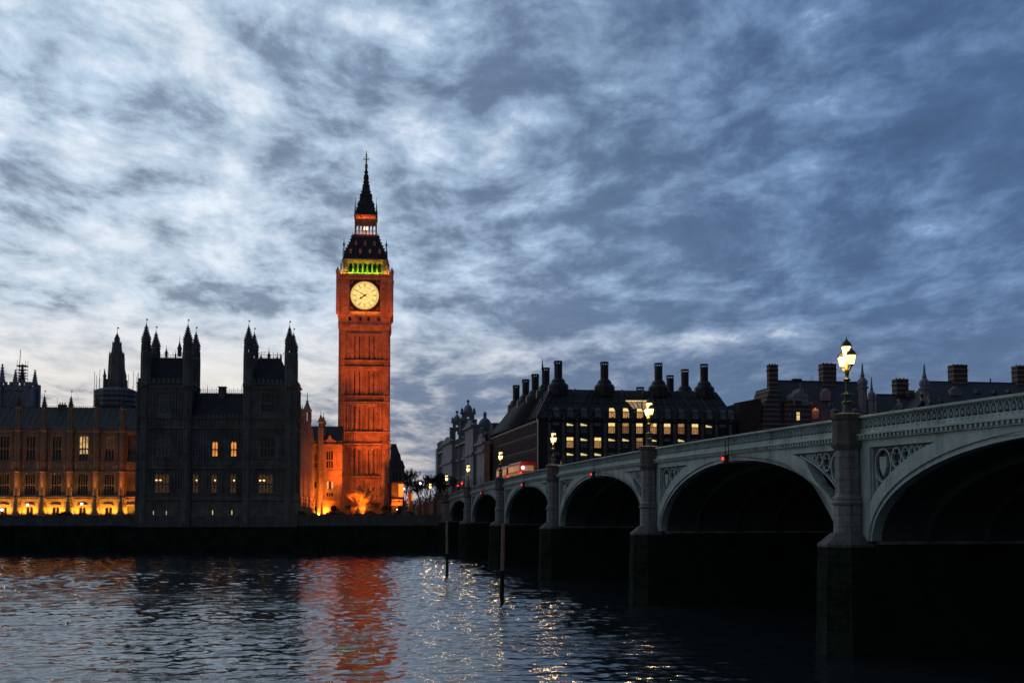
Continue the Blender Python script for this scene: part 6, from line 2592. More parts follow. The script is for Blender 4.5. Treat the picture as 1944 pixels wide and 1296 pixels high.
def chimney_stack(parent, px0, px1, p_top, p_bot, y, banded=True, cap=True):
    m = MB()
    pc = (px0 + px1) / 2
    x0, x1 = XH(px0, y), XH(px1, y)
    zt, zb = HF.Z(pc, p_top, y), HF.Z(pc, p_bot, y)
    d = (x1 - x0)
    m.box(x0, x1, y, y + d * 0.8, zb, zt - 0.6)
    if cap:
        m.box(x0 - 0.2, x1 + 0.2, y - 0.2, y + d * 0.8 + 0.2, zt - 1.7, zt - 1.5)
        m.box(x0 - 0.05, x1 + 0.05, y - 0.05, y + d * 0.8 + 0.05, zt - 0.6, zt - 0.25)
        for i in range(3):
            m.tube((x0 + d * (i + 0.6) / 3.2, y + d * 0.4, zt - 0.3), (x0 + d * (i + 0.6) / 3.2, y + d * 0.4, zt + 0.1), 0.16, n=6)
    return m.build('chimney', M['brick'] if banded else M['brick_plain'], parent)


def slab_roof(parent, pxa, pxb, p_ridge, depth, ze, y0=0.0, pa2=None, pb2=None):
    x0, x1 = XH(pxa, y0), XH(pxb, y0)
    zr = HF.Z((pxa + pxb) / 2, p_ridge, y0 + depth)
    xr0, xr1 = XH(pa2 or pxa, y0 + depth), XH(pb2 or pxb, y0 + depth)
    m = MB()
    m.add([(x0, y0, ze), (x1, y0, ze), (xr1, y0 + depth, zr), (xr0, y0 + depth, zr), (x1, y0 + 2 * depth, ze), (x0, y0 + 2 * depth, ze)],
          [(0, 1, 2, 3), (3, 2, 4, 5), (1, 4, 2), (0, 3, 5)])
    m.box(xr0, xr1, y0 + depth - 0.2, y0 + depth + 0.2, zr - 0.05, zr + 0.18)
    return m.build('roof', M['slate'], parent), zr


def obelisk_turret(parent, px, p_tip, p_ball, p_body, y, r=0.95):
    m = MB()
    x = XH(px, y)
    zt, zb, zc = HF.Z(px, p_tip, y), HF.Z(px, p_ball, y), HF.Z(px, p_body, y)
    h = zb - zc
    m.lathe([(r * 1.1, 12), (r * 1.1, zc), (r * 1.5, zc + 0.1), (r * 1.5, zc + 0.5), (r * 1.0, zc + h * 0.2), (r * 1.3, zc + h * 0.42), (r * 1.25, zc + h * 0.68), (r * 0.7, zc + h * 0.88), (r * 0.4, zb),
             (r * 0.62, zb + 0.2), (r * 0.5, zb + 0.4), (r * 0.35, zb + 0.9), (r * 0.12, zt)], x, y, 8)
    return m.build('turret', M['portland'], parent)


# plain dark chimney block between office and houses
cb = HF.thing('brick_block', 'plain dark brown brick block between the office and the banded houses', 'building')
m = MB()
x0, x1 = XH(1404), XH(1446)
zt0, zt1 = HF.Z(1404, 765, 0), HF.Z(1446, 757, 0)
m.hexa([(x0, 0, GZ), (x1, 0, GZ), (x1, 9, GZ), (x0, 9, GZ)], [(x0, 0, zt0), (x1, 0, zt1), (x1, 9, zt1), (x0, 9, zt0)])
for i in range(5):
    x = x0 + (x1 - x0) * (i + 0.1) / 5
    z = zt0 + (zt1 - zt0) * (i + 0.4) / 5
    m.box(x, x + 0.75, 1, 4, z - 0.2, z + 0.22)
m.build('wall', M['brick_plain'], cb)
m = MB()
m.box(XH(1380), x0 - 0.05, 2, 10, GZ, HF.Z(1400, 806, 0))
m.box(XH(1380) - 0.4, x0 - 0.05, 1.5, 2.0, HF.Z(1400, 797, 0), HF.Z(1400, 795, 0))
m.build('low_wing', M['brick_plain'], cb)

ha = HF.thing('brick_house', 'banded red brick house with steep slate roof and two lit dormers', 'house')
ze = ZH(800, 1550)
m = MB()
x0, x1 = XH(1447), XH(1664)
m.box(x0, x1, 0, 22, GZ, ze)
# shaped left gable running up into its chimney
gx = [XH(p, 0) for p in (1447, 1452, 1456, 1463, 1479, 1484)]
gzs = [HF.Z(1465, p, 0) for p in (800, 765, 757, 735, 735, 800)]
m.extr([(gx[0], ze - 2), (gx[5], ze - 2), (gx[4], gzs[4]), (gx[3], gzs[3]), (gx[2], gzs[2]), (gx[1], gzs[1])], -0.3, 9)
m.build('wall', M['brick'], ha)
m = MB()
xa, xb = XH(1490), XH(1537)
zz_ = ZH(768, 1515)
m.box(xa, xb, -1.2, 0.0, GZ, zz_)
m.box(XH(1496), XH(1532), -1.2, 4, zz_, ZH(760, 1515))
m.build('bay_wall', M['brick'], ha)
m = MB()
m.extr([(XH(1503), ZH(770, 1515)), (XH(1531), ZH(770, 1515)), (XH(1531), ZH(752, 1515)), (XH(1529), ZH(748, 1515)), (XH(1522), ZH(745, 1515)), (XH(1519), ZH(741, 1515)), (XH(1517), ZH(738, 1515)), (XH(1515), ZH(741, 1515)), (XH(1512), ZH(745, 1515)), (XH(1505), ZH(748, 1515)), (XH(1503), ZH(752, 1515))], -1.5, 3)
m.box(XH(1500), XH(1534), -1.65, -1.2, ZH(754, 1515), ZH(752.5, 1515))
m.lathe([(0.16, 0), (0.1, 0.7), (0.2, 0.85), (0.03, 1.4)], XH(1517), -1.2, 6, z0=ZH(738, 1515))
m.build('stone_gable', M['portland'], ha)
r1, zr1 = slab_roof(ha, 1480, 1664, 724.5, 8.0, ze, 0.2, 1476, 1640)
chimney_stack(ha, 1462.5, 1479, 690, 740, 4)
chimney_stack(ha, 1565, 1590, 688, 745, 7)
m = MB()
m.box(XH(1533), XH(1550), 8, 9.2, zr1 - 0.5, HF.Z(1541, 719, 8))
for p in (1541, 1545):
    m.tube((XH(p, 8.5), 8.5, zr1), (XH(p, 8.5), 8.5, HF.Z(p, 713, 8.5)), 0.05, n=4)
m.build('low_chimney', M['brick_plain'], ha)
obelisk_turret(ha, 1639.5, 689, 715, 738, 3.0)
obelisk_turret(ha, 1656.5, 715, 741, 760, 0.5, 0.7)
m = MB()
m.extr([(XH(1574), ZH(757, 1583)), (XH(1591), ZH(757, 1583)), (XH(1591), ZH(742, 1583)), (XH(1583), ZH(734, 1583)), (XH(1574), ZH(742, 1583))], 3.4, 5)
m.build('stone_panel', M['portland'], ha)


def house_window(parent, px, p_t, p_b, w, y, pane, frame=None, ped=True, label=None):
    x = XH(px, y)
    zt, zb = HF.Z(px, p_t, y), HF.Z(px, p_b, y)
    h = zt - zb
    frame = frame or M['portland']
    m = MB()
    m.box(-w / 2 - 0.16, -w / 2, -0.1, 1.8, 0, h)
    m.box(w / 2, w / 2 + 0.16, -0.1, 1.8, 0, h)
    m.box(-w / 2 - 0.16, w / 2 + 0.16, -0.14, 1.8, h, h + 0.16)
    m.box(-0.05, 0.05, -0.02, 0.1, 0, h)
    m.box(-w / 2, w / 2, -0.02, 0.1, h * 0.62, h * 0.68)
    if ped:
        m.extr([(-w / 2 - 0.3, h + 0.16), (w / 2 + 0.3, h + 0.16), (0, h + 0.75)], -0.2, 1.8)
    o = m.build('dormer' if ped else 'window', frame, parent, loc=(x, y, zb))
    p = MB()
    p.box(-w / 2, w / 2, 0.12, 0.2, 0, h)
    p.build('pane', pane, o)
    if label:
        o['label'] = label
    return o


M['lit_ped'] = M['portland']
house_window(ha, 1516.5, 760.5, 768, 1.5, -1.62, M['glass'], ped=False)
house_window(ha, 1516, 782, 797, 0.8, -1.5, M['e_office'], ped=False, label='narrow bright yellow window')
house_window(ha, 1504, 785, 791, 0.7, -1.5, M['glass'], ped=False)
house_window(ha, 1528, 785, 791, 0.7, -1.5, M['glass'], ped=False)
dm_ = house_window(ha, 1548.5, 780, 795, 1.35, 0.2, M['e_dim'], label='dormer glowing orange')
light('POINT', (0, -1.1, 2.6), None, 90, (1.0, 0.24, 0.04), dm_, size=0.2)
house_window(ha, 1588, 780, 795, 1.2, 0.2, M['glass'])
house_window(ha, 1627, 780, 795, 1.2, 0.2, M['glass'])
for px, py in ((1529.5, 742), (1569, 741), (1540, 767), (1579, 768), (1620, 766)):
    yy = (ZH(py, px) - ze) / (zr1 - ze) * 8.0
    house_window(ha, px, py - 2.5, py + 3, 0.5, yy * 0.86, M['glass'], ped=False)

hb = HF.thing('brick_house', 'lower brick range with two squat chimneys behind the people on the bridge', 'house')
m = MB()
zeb = ZH(790, 1700)
m.box(XH(1665), XH(1747), 6, 24, GZ, zeb)
m.build('wall', M['brick'], hb)
slab_roof(hb, 1665, 1748, 749.5, 6.0, zeb, 6.0)
chimney_stack(hb, 1704.5, 1727, 717, 752, 11)
chimney_stack(hb, 1726.5, 1738.5, 736, 752, 9, cap=False)
hc = HF.thing('brick_house', 'long slate roofed brick house with stone corner turret above the bridge parapet', 'house')
m = MB()
zec = ZH(775, 1850)
m.box(XH(1748), XH(2010), 0, 22, GZ, zec)
m.build('wall', M['brick'], hc)
r3, zr3 = slab_roof(hc, 1750, 2010, 726.5, 8.0, zec, 0.1, 1765, 2010)
chimney_stack(hc, 1814, 1840, 690, 745, 7)
chimney_stack(hc, 1935, 1958, 692, 745, 7)
obelisk_turret(hc, 1757.5, 691, 717, 740, 1.0, 1.0)
m = MB()
m.extr([(XH(1821), ZH(748, 1830)), (XH(1842), ZH(748, 1830)), (XH(1842), ZH(738, 1830)), (XH(1832), ZH(730, 1830)), (XH(1821), ZH(738, 1830))], 3.4, 5)
m.build('stone_panel', M['portland'], hc)
m = MB()
m.tube((XH(1884, 8), 8.2, zr3 - 0.3), (XH(1884, 8), 8.2, HF.Z(1884, 718, 8)), 0.17, n=6)
m.build('vent_pipe', M['iron'], hc)
for px, py in ((1812, 744), (1860, 743), (1893, 743), (1790, 760), (1855, 762), (1920, 742)):
    yy = (ZH(py, px) - zec) / (zr3 - zec) * 8.0
    house_window(hc, px, py - 2, py + 3, 0.7, max(yy * 0.86, 0.1), M['glass'], ped=False)

# ================================================================== church tower and central spire behind the palace wing
def world_at(px, Zd):
    d = ray(px, 850)
    p = d * (Zd / d.y)
    return Vector((p.x, p.y, 0))


AZ = 520.0
ap = world_at(32, AZ)
ab_ = thing('church_tower', 'square stone church tower with four pinnacles and scaffolding on one', 'tower', ap, R(5.44))
s = AZ / F
zz = lambda py: EYE + (HOR - py) * s
m = MB()
hw = 27 * s
m.box(-hw, hw, -hw, hw, GZ, zz(733))
for sx in (-1, 1):
    for sy in (-1, 1):
        m.box(sx * hw - 1.3, sx * hw + 1.3, sy * hw - 1.3, sy * hw + 1.3, GZ, zz(727))
m.box(-hw - 0.4, hw + 0.4, -hw - 0.4, hw + 0.4, zz(743), zz(741))
for x in (-3.6, 0, 3.6):
    m.box(x - 1.2, x + 1.2, -hw - 0.25, -hw, zz(765), zz(763))
m.box(-0.35, 0.35, -hw - 0.3, -hw, zz(790), zz(748))
m.ring(0, zz(757), 2.3, 0.35, -hw - 0.3, -hw, 16)
crenel(m, -hw + 1.5, hw - 1.5, -hw - 0.2, zz(733), 1.4, 1.1, 0.5, 0.8)
m.build('tower_wall', M['portland'], ab_)
for px, pt, pb2, sy in ((9.5, 692, 724, -1), (19, 697, 724, 1), (46, 692, 724, -1), (55.5, 697, 724, 1)):
    x = (px - 32) * s
    m = MB()
    m.lathe([(1.5, zz(pb2 + 4)), (1.5, zz(pb2)), (1.1, zz(pb2 - 4)), (0.45, zz(pt + 8)), (0.1, zz(pt))], x, sy * hw * 0.9, 4, rot=PI / 4)
    crockets(m, x, sy * hw * 0.9, [(1.1, zz(pb2 - 4)), (0.45, zz(pt + 8)), (0.1, zz(pt))], 4, 0.3, PI / 4, 5)
    m.build('pinnacle', M['portland'], ab_)
m = MB()
m.tube((0, 0, zz(733)), (0.6, 0, zz(662)), 0.22, 0.12, n=6)
m.build('flagpole', M['iron'], ab_)
m = MB()
x = (46 - 32) * s
for dx in (-1.7, 1.7):
    for dy in (-1.7, 1.7):
        m.tube((x + dx, -hw * 0.9 + dy, zz(724)), (x + dx, -hw * 0.9 + dy, zz(686)), 0.07, n=4)
for p in (720, 715, 710, 704):
    m.box(x - 1.9, x + 1.9, -hw * 0.9 - 1.9, -hw * 0.9 + 1.9, zz(p), zz(p) + 0.12)
m.box(x - 1.9, x + 1.9, -hw * 0.9 - 1.9, -hw * 0.9 + 1.9, zz(697.5), zz(695.5))
m.build('scaffold', M['iron'], ab_)

CZ = 330.0
cp3 = world_at(218.5, CZ)
ct = thing('central_tower', 'dark octagonal palace spire rising from sheeted scaffolding', 'tower', cp3, R(5.44))
s = CZ / F
zz = lambda py: EYE + (HOR - py) * s
m = MB()
prof = [(21, 800), (21, 735), (20, 734), (19.5, 720), (14.6, 718.5), (13.0, 674), (13.2, 672), (9.8, 670), (8.0, 652), (8.2, 651), (5.8, 650), (4.6, 647)]
m.lathe([(a * s * 1.07, zz(z)) for a, z in prof], 0, 0, 8)
for a in range(8):
    an = PI / 8 + a * PI / 4
    c, s2 = math.cos(an), math.sin(an)
    m.lathe([(0.2, zz(676)), (0.18, zz(670)), (0.04, zz(666))], 13.3 * s * c, 13.3 * s * s2, 4)
    m.lathe([(0.16, zz(654)), (0.14, zz(650)), (0.03, zz(646))], 8.0 * s * c, 8.0 * s * s2, 4)
    m.tube((14.9 * s * c, 14.9 * s * s2, zz(720)), (13.2 * s * c, 13.2 * s * s2, zz(674)), 0.22, n=4)
m.build('octagon', M['palace'], ct)
m = MB()
for a in range(8):
    an = PI / 8 + a * PI / 4
    m.tube((4.0 * s * math.cos(an), 4.0 * s * math.sin(an), zz(650)), (3.4 * s * math.cos(an), 3.4 * s * math.sin(an), zz(639)), 0.24, n=4)
m.lathe([(4.2 * s, zz(640)), (3.4 * s, zz(636)), (1.2 * s, zz(632)), (0.5 * s, zz(629)), (0.25 * s, zz(618))], 0, 0, 8)
m.build('lantern', M['palace'], ct)
m = MB()
m.box(-0.04, 0.5, -0.03, 0.03, zz(622), zz(619.5))
m.build('weather_vane', M['gilt'], ct)
for px, pt, sy in ((200, 699, -0.5), (237.5, 702, -0.5)):
    m = MB()
    x = (px - 218.5) * s
    m.lathe([(3.0 * s, zz(737)), (2.9 * s, zz(716)), (3.6 * s, zz(715)), (1.8 * s, zz(709)), (0.7 * s, zz(704)), (0.25 * s, zz(pt))], x, -2.0, 6)
    m.build('pinnacle', M['palace'], ct)
m = MB()
hx = 38.5 * s
for z0, z1 in ((772, 741),):
    m.lathe([(39.5 * s, zz(z0)), (39.5 * s, zz(z1)), (30 * s, zz(737.5)), (26 * s, zz(736.5))], 0, 0, 8)
m.build('scaffold_sheeting', M['sheet'], ct)
m = MB()
random.seed(3)
for i in range(26):
    an = 2 * PI * i / 26
    r_ = 40.5 * s
    m.tube((r_ * math.cos(an), r_ * math.sin(an), zz(780)), (r_ * math.cos(an), r_ * math.sin(an), zz(random.choice([742, 738, 728, 715, 704]))), 0.055, n=4)
for zq in (770, 762, 754, 745):
    m.ring(0, 0, 1, 0.1, 0, 0.01, 3) if False else None
    for i in range(8):
        a0, a1 = 2 * PI * i / 8 + PI / 8, 2 * PI * (i + 1) / 8 + PI / 8
        m.tube((40.5 * s * math.cos(a0), 40.5 * s * math.sin(a0), zz(zq)), (40.5 * s * math.cos(a1), 40.5 * s * math.sin(a1), zz(zq)), 0.07, n=4)
for p in (752, 764):
    m.lathe([(41 * s, zz(p)), (41 * s, zz(p) + 0.12)], 0, 0, 8)
m.build('scaffold', M['iron'], ct)

# ================================================================== mooring piles
def pile(px, p_top, p_wl, w, name, lb, lean=0.0):
    Zd = EYE * F / (p_wl - HOR)
    d = ray(px, p_wl)
    x = d.x / d.y * Zd
    zt = EYE - (p_top - HOR) * Zd / F
    t = thing(name, lb, 'post', (x, Zd, 0), 0.3, 'timber piles in the river')
    m = MB()
    m.lathe([(w * 0.5, 2.6), (w * 0.48, zt - 0.6), (w * 0.4, zt - 0.15), (w * 0.2, zt)], 0, 0, 9)
    m.build('pile_top', M['wood'], t)
    m = MB()
    m.lathe([(w * 0.56, -3), (w * 0.55, 1.2), (w * 0.5, 2.6)], 0, 0, 9)
    m.build('weedy_foot', M['wall_weed'], t)
    t.rotation_euler = (0, lean, 0)
    return t


pile(849, 987, 1090, 0.32, 'mooring_pile', 'farther and shorter timber pile standing in the river near the bridge', R(-0.6))
pile(953, 992, 1138, 0.34, 'mooring_pile', 'nearer and taller timber pile standing in the river', R(0.8))
pile(250, 1031, 1045.5, 0.4, 'timber_stump', 'low dark stump at the water below the corner of the palace')
pile(712, 1028, 1045, 0.4, 'timber_stump', 'low dark stump at the water below the clock tower')

# ================================================================== terrace lamps
def small_lamp(px, py, yl, h, lb, group, mt='e_street', r=0.26, en=14, col=(1.0, 0.8, 0.6)):
    x, z = PF.hit(px, py, yl)
    p = PF.world(x, yl, z - h)
    t = thing('street_lamp', lb, 'street lamp', p, PF.a, group)
    m = MB()
    m.lathe([(0.16, 0), (0.14, 0.3), (0.06, 0.5), (0.05, h - r * 1.2), (0.1, h - r)], 0, 0, 8)
    m.build('post', M['lamp_green'], t)
    m = MB()
    m.lathe([(r * 0.5, -r), (r * 0.95, -r * 0.1), (r * 0.9, r * 0.5), (r * 0.4, r * 0.9)], 0, 0, 8, z0=h)
    lo = m.build('lantern', M[mt], t)
    m = MB()
    m.lathe([(r * 1.05, r * 0.75), (r * 0.7, r * 1.2), (r * 0.15, r * 1.5), (r * 0.03, r * 2.1)], 0, 0, 8, z0=h)
    m.build('lantern_cap', M['iron'], lo)
    if en:
        light('POINT', (0, -r * 1.4, h), None, en, col, t, size=0.15)
    return t


small_lamp(52, 957.5, 4.5, 2.6, 'white terrace lamp in the middle of the three along the palace wing', 'lamps on the palace terrace')
small_lamp(155, 956, 4.5, 2.6, 'white terrace lamp nearest the dark pavilion', 'lamps on the palace terrace')
small_lamp(3.5, 967, 4.0, 1.5, 'leftmost and lowest terrace lamp before the palace wing', 'lamps on the palace terrace')

# parked car and shrub on the terrace, only dark lumps against the lit wall
def shrub(name, lb, cat, p, w, h, d, n=900, leaf=0.16, m_=None, group=None, seed=1):
    random.seed(seed)
    t = thing(name, lb, cat, p, 0, group)
    m = MB()
    for i in range(n):
        while True:
            x, y, z = random.uniform(-1, 1), random.uniform(-1, 1), random.uniform(0, 1)
            if x * x + y * y + z * z < 1:
                break
        a, b = random.uniform(0, 2 * PI), random.uniform(-0.8, 0.8)
        u = Vector((math.cos(a) * math.cos(b), math.sin(a) * math.cos(b), math.sin(b))) * leaf * random.uniform(0.6, 1.3)
        v = Vector((-math.sin(a), math.cos(a), random.uniform(-0.5, 0.5))) * leaf * 0.6
        c = Vector((x * w / 2, y * d / 2, z * h))
        m.quad(tuple(c - u), tuple(c + v), tuple(c + u), tuple(c - v))
    m.build('foliage', m_ or M['leaf'], t)
    m = MB()
    for i in range(6):
        m.tube((0, 0, -0.2), (random.uniform(-w / 4, w / 4), random.uniform(-d / 4, d / 4), h * 0.7), 0.05, 0.02, 4)
    m.build('stems', M['bark'], t)
    return t


M['leaf'] = mat('dark_evergreen_leaf', (0.035, 0.05, 0.025), 0.8, 0.4, 3.0)
p = PF.world(PF.X(127, 5), 5, GZ)
shrub('shrub', 'low dark shrub silhouetted against the floodlit palace terrace', 'shrub', p, 3.2, 1.15, 1.5, 900, seed=4)
p = PF.world(PF.X(112, 4), 4, GZ)
# low planting along the top of the river wall north of the pavilion
WFr = Frame(-42.4, 240.9, BA + R(90))
random.seed(11)
hg = thing('hedge', 'long dark hedge along the top of the river wall below the clock tower', 'hedge', WFr.world(14, 2.5, GZ), WFr.a)
m = MB()
for i in range(9000):
    x = random.uniform(-13.5, 13.5)
    hgt_ = 0.7 + 0.3 * math.sin(x * 0.9 + 1) + 0.25 * math.sin(x * 2.3)
    y = random.uniform(-0.9, 0.9)
    z = random.uniform(0, 1) ** 0.6 * hgt_
    a, b = random.uniform(0, 2 * PI), random.uniform(-0.8, 0.8)
    l_ = random.uniform(0.07, 0.16)
    u = Vector((math.cos(a) * math.cos(b), math.sin(a) * math.cos(b), math.sin(b))) * l_
    v = Vector((-math.sin(a), math.cos(a), random.uniform(-0.5, 0.5))) * l_ * 0.6
    c = Vector((x, y, z))
    m.quad(tuple(c - u), tuple(c + v), tuple(c + u), tuple(c - v))
m.build('foliage', M['leaf'], hg)


# ================================================================== bare trees
def bare_tree(name, lb, cat, p, h, spread=0.9, seed=1, trunk=0.25, mt='bark', multi=1, depth=6, group=None, tw=0.02, fork=3):
    random.seed(seed)
    t = thing(name, lb, cat, p, 0, group)
    tr, cr = MB(), MB()

    def grow(m, a, d, L, r, k):
        b = a + d * L
        m.tube(a, b, r, r * 0.72, 5 if k > 3 else 3)
        if k == 0:
            return
        n = fork if k > 1 else fork + 1
        for i in range(n):
            ang = random.uniform(0.25, 0.75) * spread
            ax = Vector((random.uniform(-1, 1), random.uniform(-1, 1), random.uniform(-0.2, 0.6)))
            nd = (d + ax.normalized() * math.tan(ang)).normalized()
            nd = (nd + Vector((0, 0, 0.10))).normalized()
            grow(cr, a + d * L * random.uniform(0.65, 1.0), nd, L * random.uniform(0.62, 0.85), max(r * 0.6, tw), k - 1)
    for j in range(multi):
        d = Vector((random.uniform(-0.35, 0.35) * (multi > 1), random.uniform(-0.35, 0.35) * (multi > 1), 1)).normalized()
        grow(tr, Vector((random.uniform(-0.3, 0.3) * (multi > 1), 0, -0.1)), d, h * 0.30, trunk, depth)
    tr.build('trunk', M[mt], t)
    cr.build('crown', M[mt], t)
    return t


def tree_at(px, Zd, **kw):
    d = ray(px, 970)
    p = d * (Zd / d.y)
    return bare_tree(p=(p.x, p.y, GZ - 0.1), **kw)


# orange lit bush below the clock tower
bx = tree_at(688, 281, name='bush', lb='bare bush glowing orange in the floodlight below the clock tower', cat='bush', h=8.4, spread=1.1, seed=8, trunk=0.07, mt='bark_pale', multi=9, depth=5, tw=0.03)
light('SPOT', (-0.6, -5.2, 0.3), (0.0, 0.2, 3.8), 13000, (1.0, 0.17, 0.012), bx, spot=R(85), blend=0.8, size=0.2)
light('POINT', (0.3, -0.4, 2.2), None, 90, (1.0, 0.30, 0.04), bx, size=0.1)
tree_at(668, 279, name='bush', lb='small bare bush just left of the glowing orange bush', cat='bush', h=3.6, spread=1.2, seed=18, trunk=0.05, multi=5, depth=4, tw=0.03)
tree_at(708, 280, name='bush', lb='dim bare bush just right of the glowing orange bush', cat='bush', h=4.6, spread=1.2, seed=28, trunk=0.06, multi=5, depth=4, tw=0.03)
tree_at(632, 282, name='bush', lb='dark bare bush before the link block', cat='bush', h=3.2, spread=1.2, seed=38, trunk=0.06, multi=5, depth=4, tw=0.03)
tree_at(730, 283, name='bush', lb='dark bare bush at the right foot of the clock tower', cat='bush', h=3.4, spread=1.2, seed=48, trunk=0.06, multi=5, depth=4, tw=0.03)
TL = [(782, 372, 15.5, 'tallest bare tree just right of the clock tower'), (800, 352, 12.5, 'bare tree between the street lights by the approach'), (816, 392, 16, 'broad bare tree behind the approach lamp'),
      (833, 366, 15.5, 'bare tree left of the domed building'), (848, 345, 13.0, 'bare tree behind the last bridge lamp'), (768, 402, 16.0, 'faint bare tree behind the small dark house')]
for i, (px, Zd, h, lb) in enumerate(TL):
    tree_at(px, Zd, name='bare_tree', lb=lb, cat='tree', h=h, spread=1.0, seed=60 + i, trunk=0.26, depth=6, group='bare trees at the end of the bridge', tw=0.045)
# low evergreen mass under them
for i, (px, Zd, w, h, lb) in enumerate(((778, 330, 9, 4.6, 'dark evergreen clump between the small house and the gate'), (806, 322, 9, 5.2, 'dark evergreen clump behind the stone posts'), (832, 318, 8, 6.2, 'dark evergreen clump beside the bridge end'))):
    d = ray(px, 970)
    p = d * (Zd / d.y)
    shrub('shrub', lb, 'shrub', (p.x, p.y, GZ), w, h, 5, 2600, 0.24, seed=30 + i)

# ================================================================== small dark house right of the clock tower
sp = world_at(755, 335)
sh_ = thing('corner_house', 'narrow dark stone house with stepped roof right of the clock tower', 'house', sp, R(5.44))
s = 335 / F
zz = lambda py: EYE + (HOR - py) * s
X_ = lambda px: (px - 755) * s
m = MB()
m.box(X_(740), X_(768), 0, 14, GZ, zz(886))
m.box(X_(739), X_(769), -0.3, 14, zz(886), zz(884))
m.box(X_(741), X_(767), -0.1, 0, zz(918), zz(916))
for px in (745, 751, 757, 763):
    m.box(X_(px) - 0.12, X_(px) + 0.12, -0.15, 0, GZ, zz(886))
m.build('wall', M['granite'], sh_)
m = MB()
m.extr([(X_(740), zz(884)), (X_(768), zz(884)), (X_(765), zz(874)), (X_(762), zz(873)), (X_(760), zz(862)), (X_(757), zz(857)), (X_(753), zz(845)), (X_(752.5), zz(842)), (X_(742), zz(842)), (X_(742), zz(845))], 0.5, 10)
m.build('roof', M['slate'], sh_)
m = MB()
for i, px in enumerate((748, 754, 760)):
    w = MB()
    w.box(-0.35, 0.35, -0.08, 0.0, 0, 2.2)
    w.build('window', M['glass'], sh_, loc=(X_(px), 0, zz(912)))

# lit shelter and kiosk
kp = world_at(757, 300)
s = 300 / F
zz = lambda py: EYE + (HOR - py) * s
X_ = lambda px: (px - 757) * s
kt = thing('kiosk', 'small kiosk with tall orange lit panel and glowing balustrade', 'kiosk', kp, R(5.44))
m = MB()
m.box(X_(744), X_(757), 0, 3, GZ - 0.3, zz(917))
m.box(X_(744), X_(768), -0.2, 3.2, zz(916.5), zz(915.5))
m.box(X_(766.8), X_(767.6), 0, 3, GZ - 0.3, zz(916.5))
m.build('frame', M['bridge_dark'], kt)
m = MB()
m.box(X_(757.3), X_(766.5), 0.3, 0.5, zz(943), zz(918))
m.build('lit_panel', M['e_sign'], kt)
m = MB()
for i in range(10):
    x = X_(745 + i * 2.1)
    m.lathe([(0.09, 0), (0.12, 0.3), (0.05, 0.7), (0.1, 0.9)], x, -0.6, 6, z0=zz(956))
m.box(X_(744), X_(765), -0.75, -0.45, zz(949.5), zz(947.5))
m.box(X_(744), X_(765), -0.75, -0.45, zz(959), zz(956))
m.build('balustrade', M['tower'], kt)
light('POINT', (X_(754), -1.8, zz(958)), None, 110, (1.0, 0.16, 0.02), kt, size=0.3)
light('AREA', (X_(761), -0.4, zz(945)), (X_(759), 0.2, zz(950)), 8, (1.0, 0.2, 0.02), kt, size=1.0)
# narrow glowing pillar
gp = world_at(783, 296)
s = 296 / F
zz = lambda py: EYE + (HOR - py) * s
pt3 = thing('gate_pillar', 'dark gate pillar with one side glowing orange', 'pillar', gp, R(5.44))
m = MB()
m.box(-1.0, 0.2, 0, 1.2, GZ - 0.3, zz(936))
m.box(-1.15, 0.35, -0.15, 1.35, zz(936), zz(934))
m.lathe([(0.3, 0), (0.5, 0.4), (0.15, 0.9)], -0.4, 0.6, 8, z0=zz(934))
m.build('pillar', M['granite'], pt3)
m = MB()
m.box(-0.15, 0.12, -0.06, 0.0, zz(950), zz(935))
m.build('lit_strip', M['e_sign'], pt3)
# street lamps around the end of the bridge
def lamp_world(px, py, Zd, lb, mt='e_street', r=0.3, h=None, cat='street lamp'):
    d = ray(px, py)
    p = d * (Zd / d.y)
    z = p.z + EYE
    h = h or (z - GZ)
    t = thing('street_lamp', lb, cat, (p.x, p.y, z - h), 0)
    m = MB()
    m.tube((0, 0, 0), (0, 0, h - r * 0.8), 0.09, 0.06, 6)
    m.build('post', M['iron'], t)
    m = MB()
    m.lathe([(r * 0.4, -r), (r, -r * 0.2), (r, r * 0.3), (r * 0.4, r)], 0, 0, 8, z0=h)
    m.build('lantern', M[mt], t)
    light('POINT', (0, -r - 0.2, h), None, 25, (1, 0.8, 0.7), t, size=0.2)
    return t


lamp_world(798, 917, 330, 'pinkish street lamp among the bare trees', 'e_pink', 0.32)
lamp_world(767, 927.5, 296, 'white street lamp at the edge of the orange panel', 'e_street', 0.2)
lamp_world(753.5, 966.5, 292, 'tiny white lamp low in front of the kiosk', 'e_street', 0.12, 1.0)
# stone pedestal on the wall
pp_ = WFr.world(21.5, 1.0, 7.2)
pd = thing('stone_pedestal', 'pale stone pedestal with an urn on the river wall near the bridge', 'pedestal', pp_, WFr.a)
m = MB()
m.box(-0.9, 0.9, 0, 1.6, -1.2, 0.4)
m.box(-0.6, 0.6, 0.2, 1.4, 0.4, 1.7)
m.box(-0.75, 0.75, 0.05, 1.55, 1.7, 1.9)
m.build('plinth', M['granite'], pd)
m = MB()
m.lathe([(0.2, 1.9), (0.45, 2.2), (0.5, 2.5), (0.2, 2.8), (0.25, 2.95), (0.05, 3.1)], 0, 0.8, 8)
m.build('urn', M['granite'], pd)

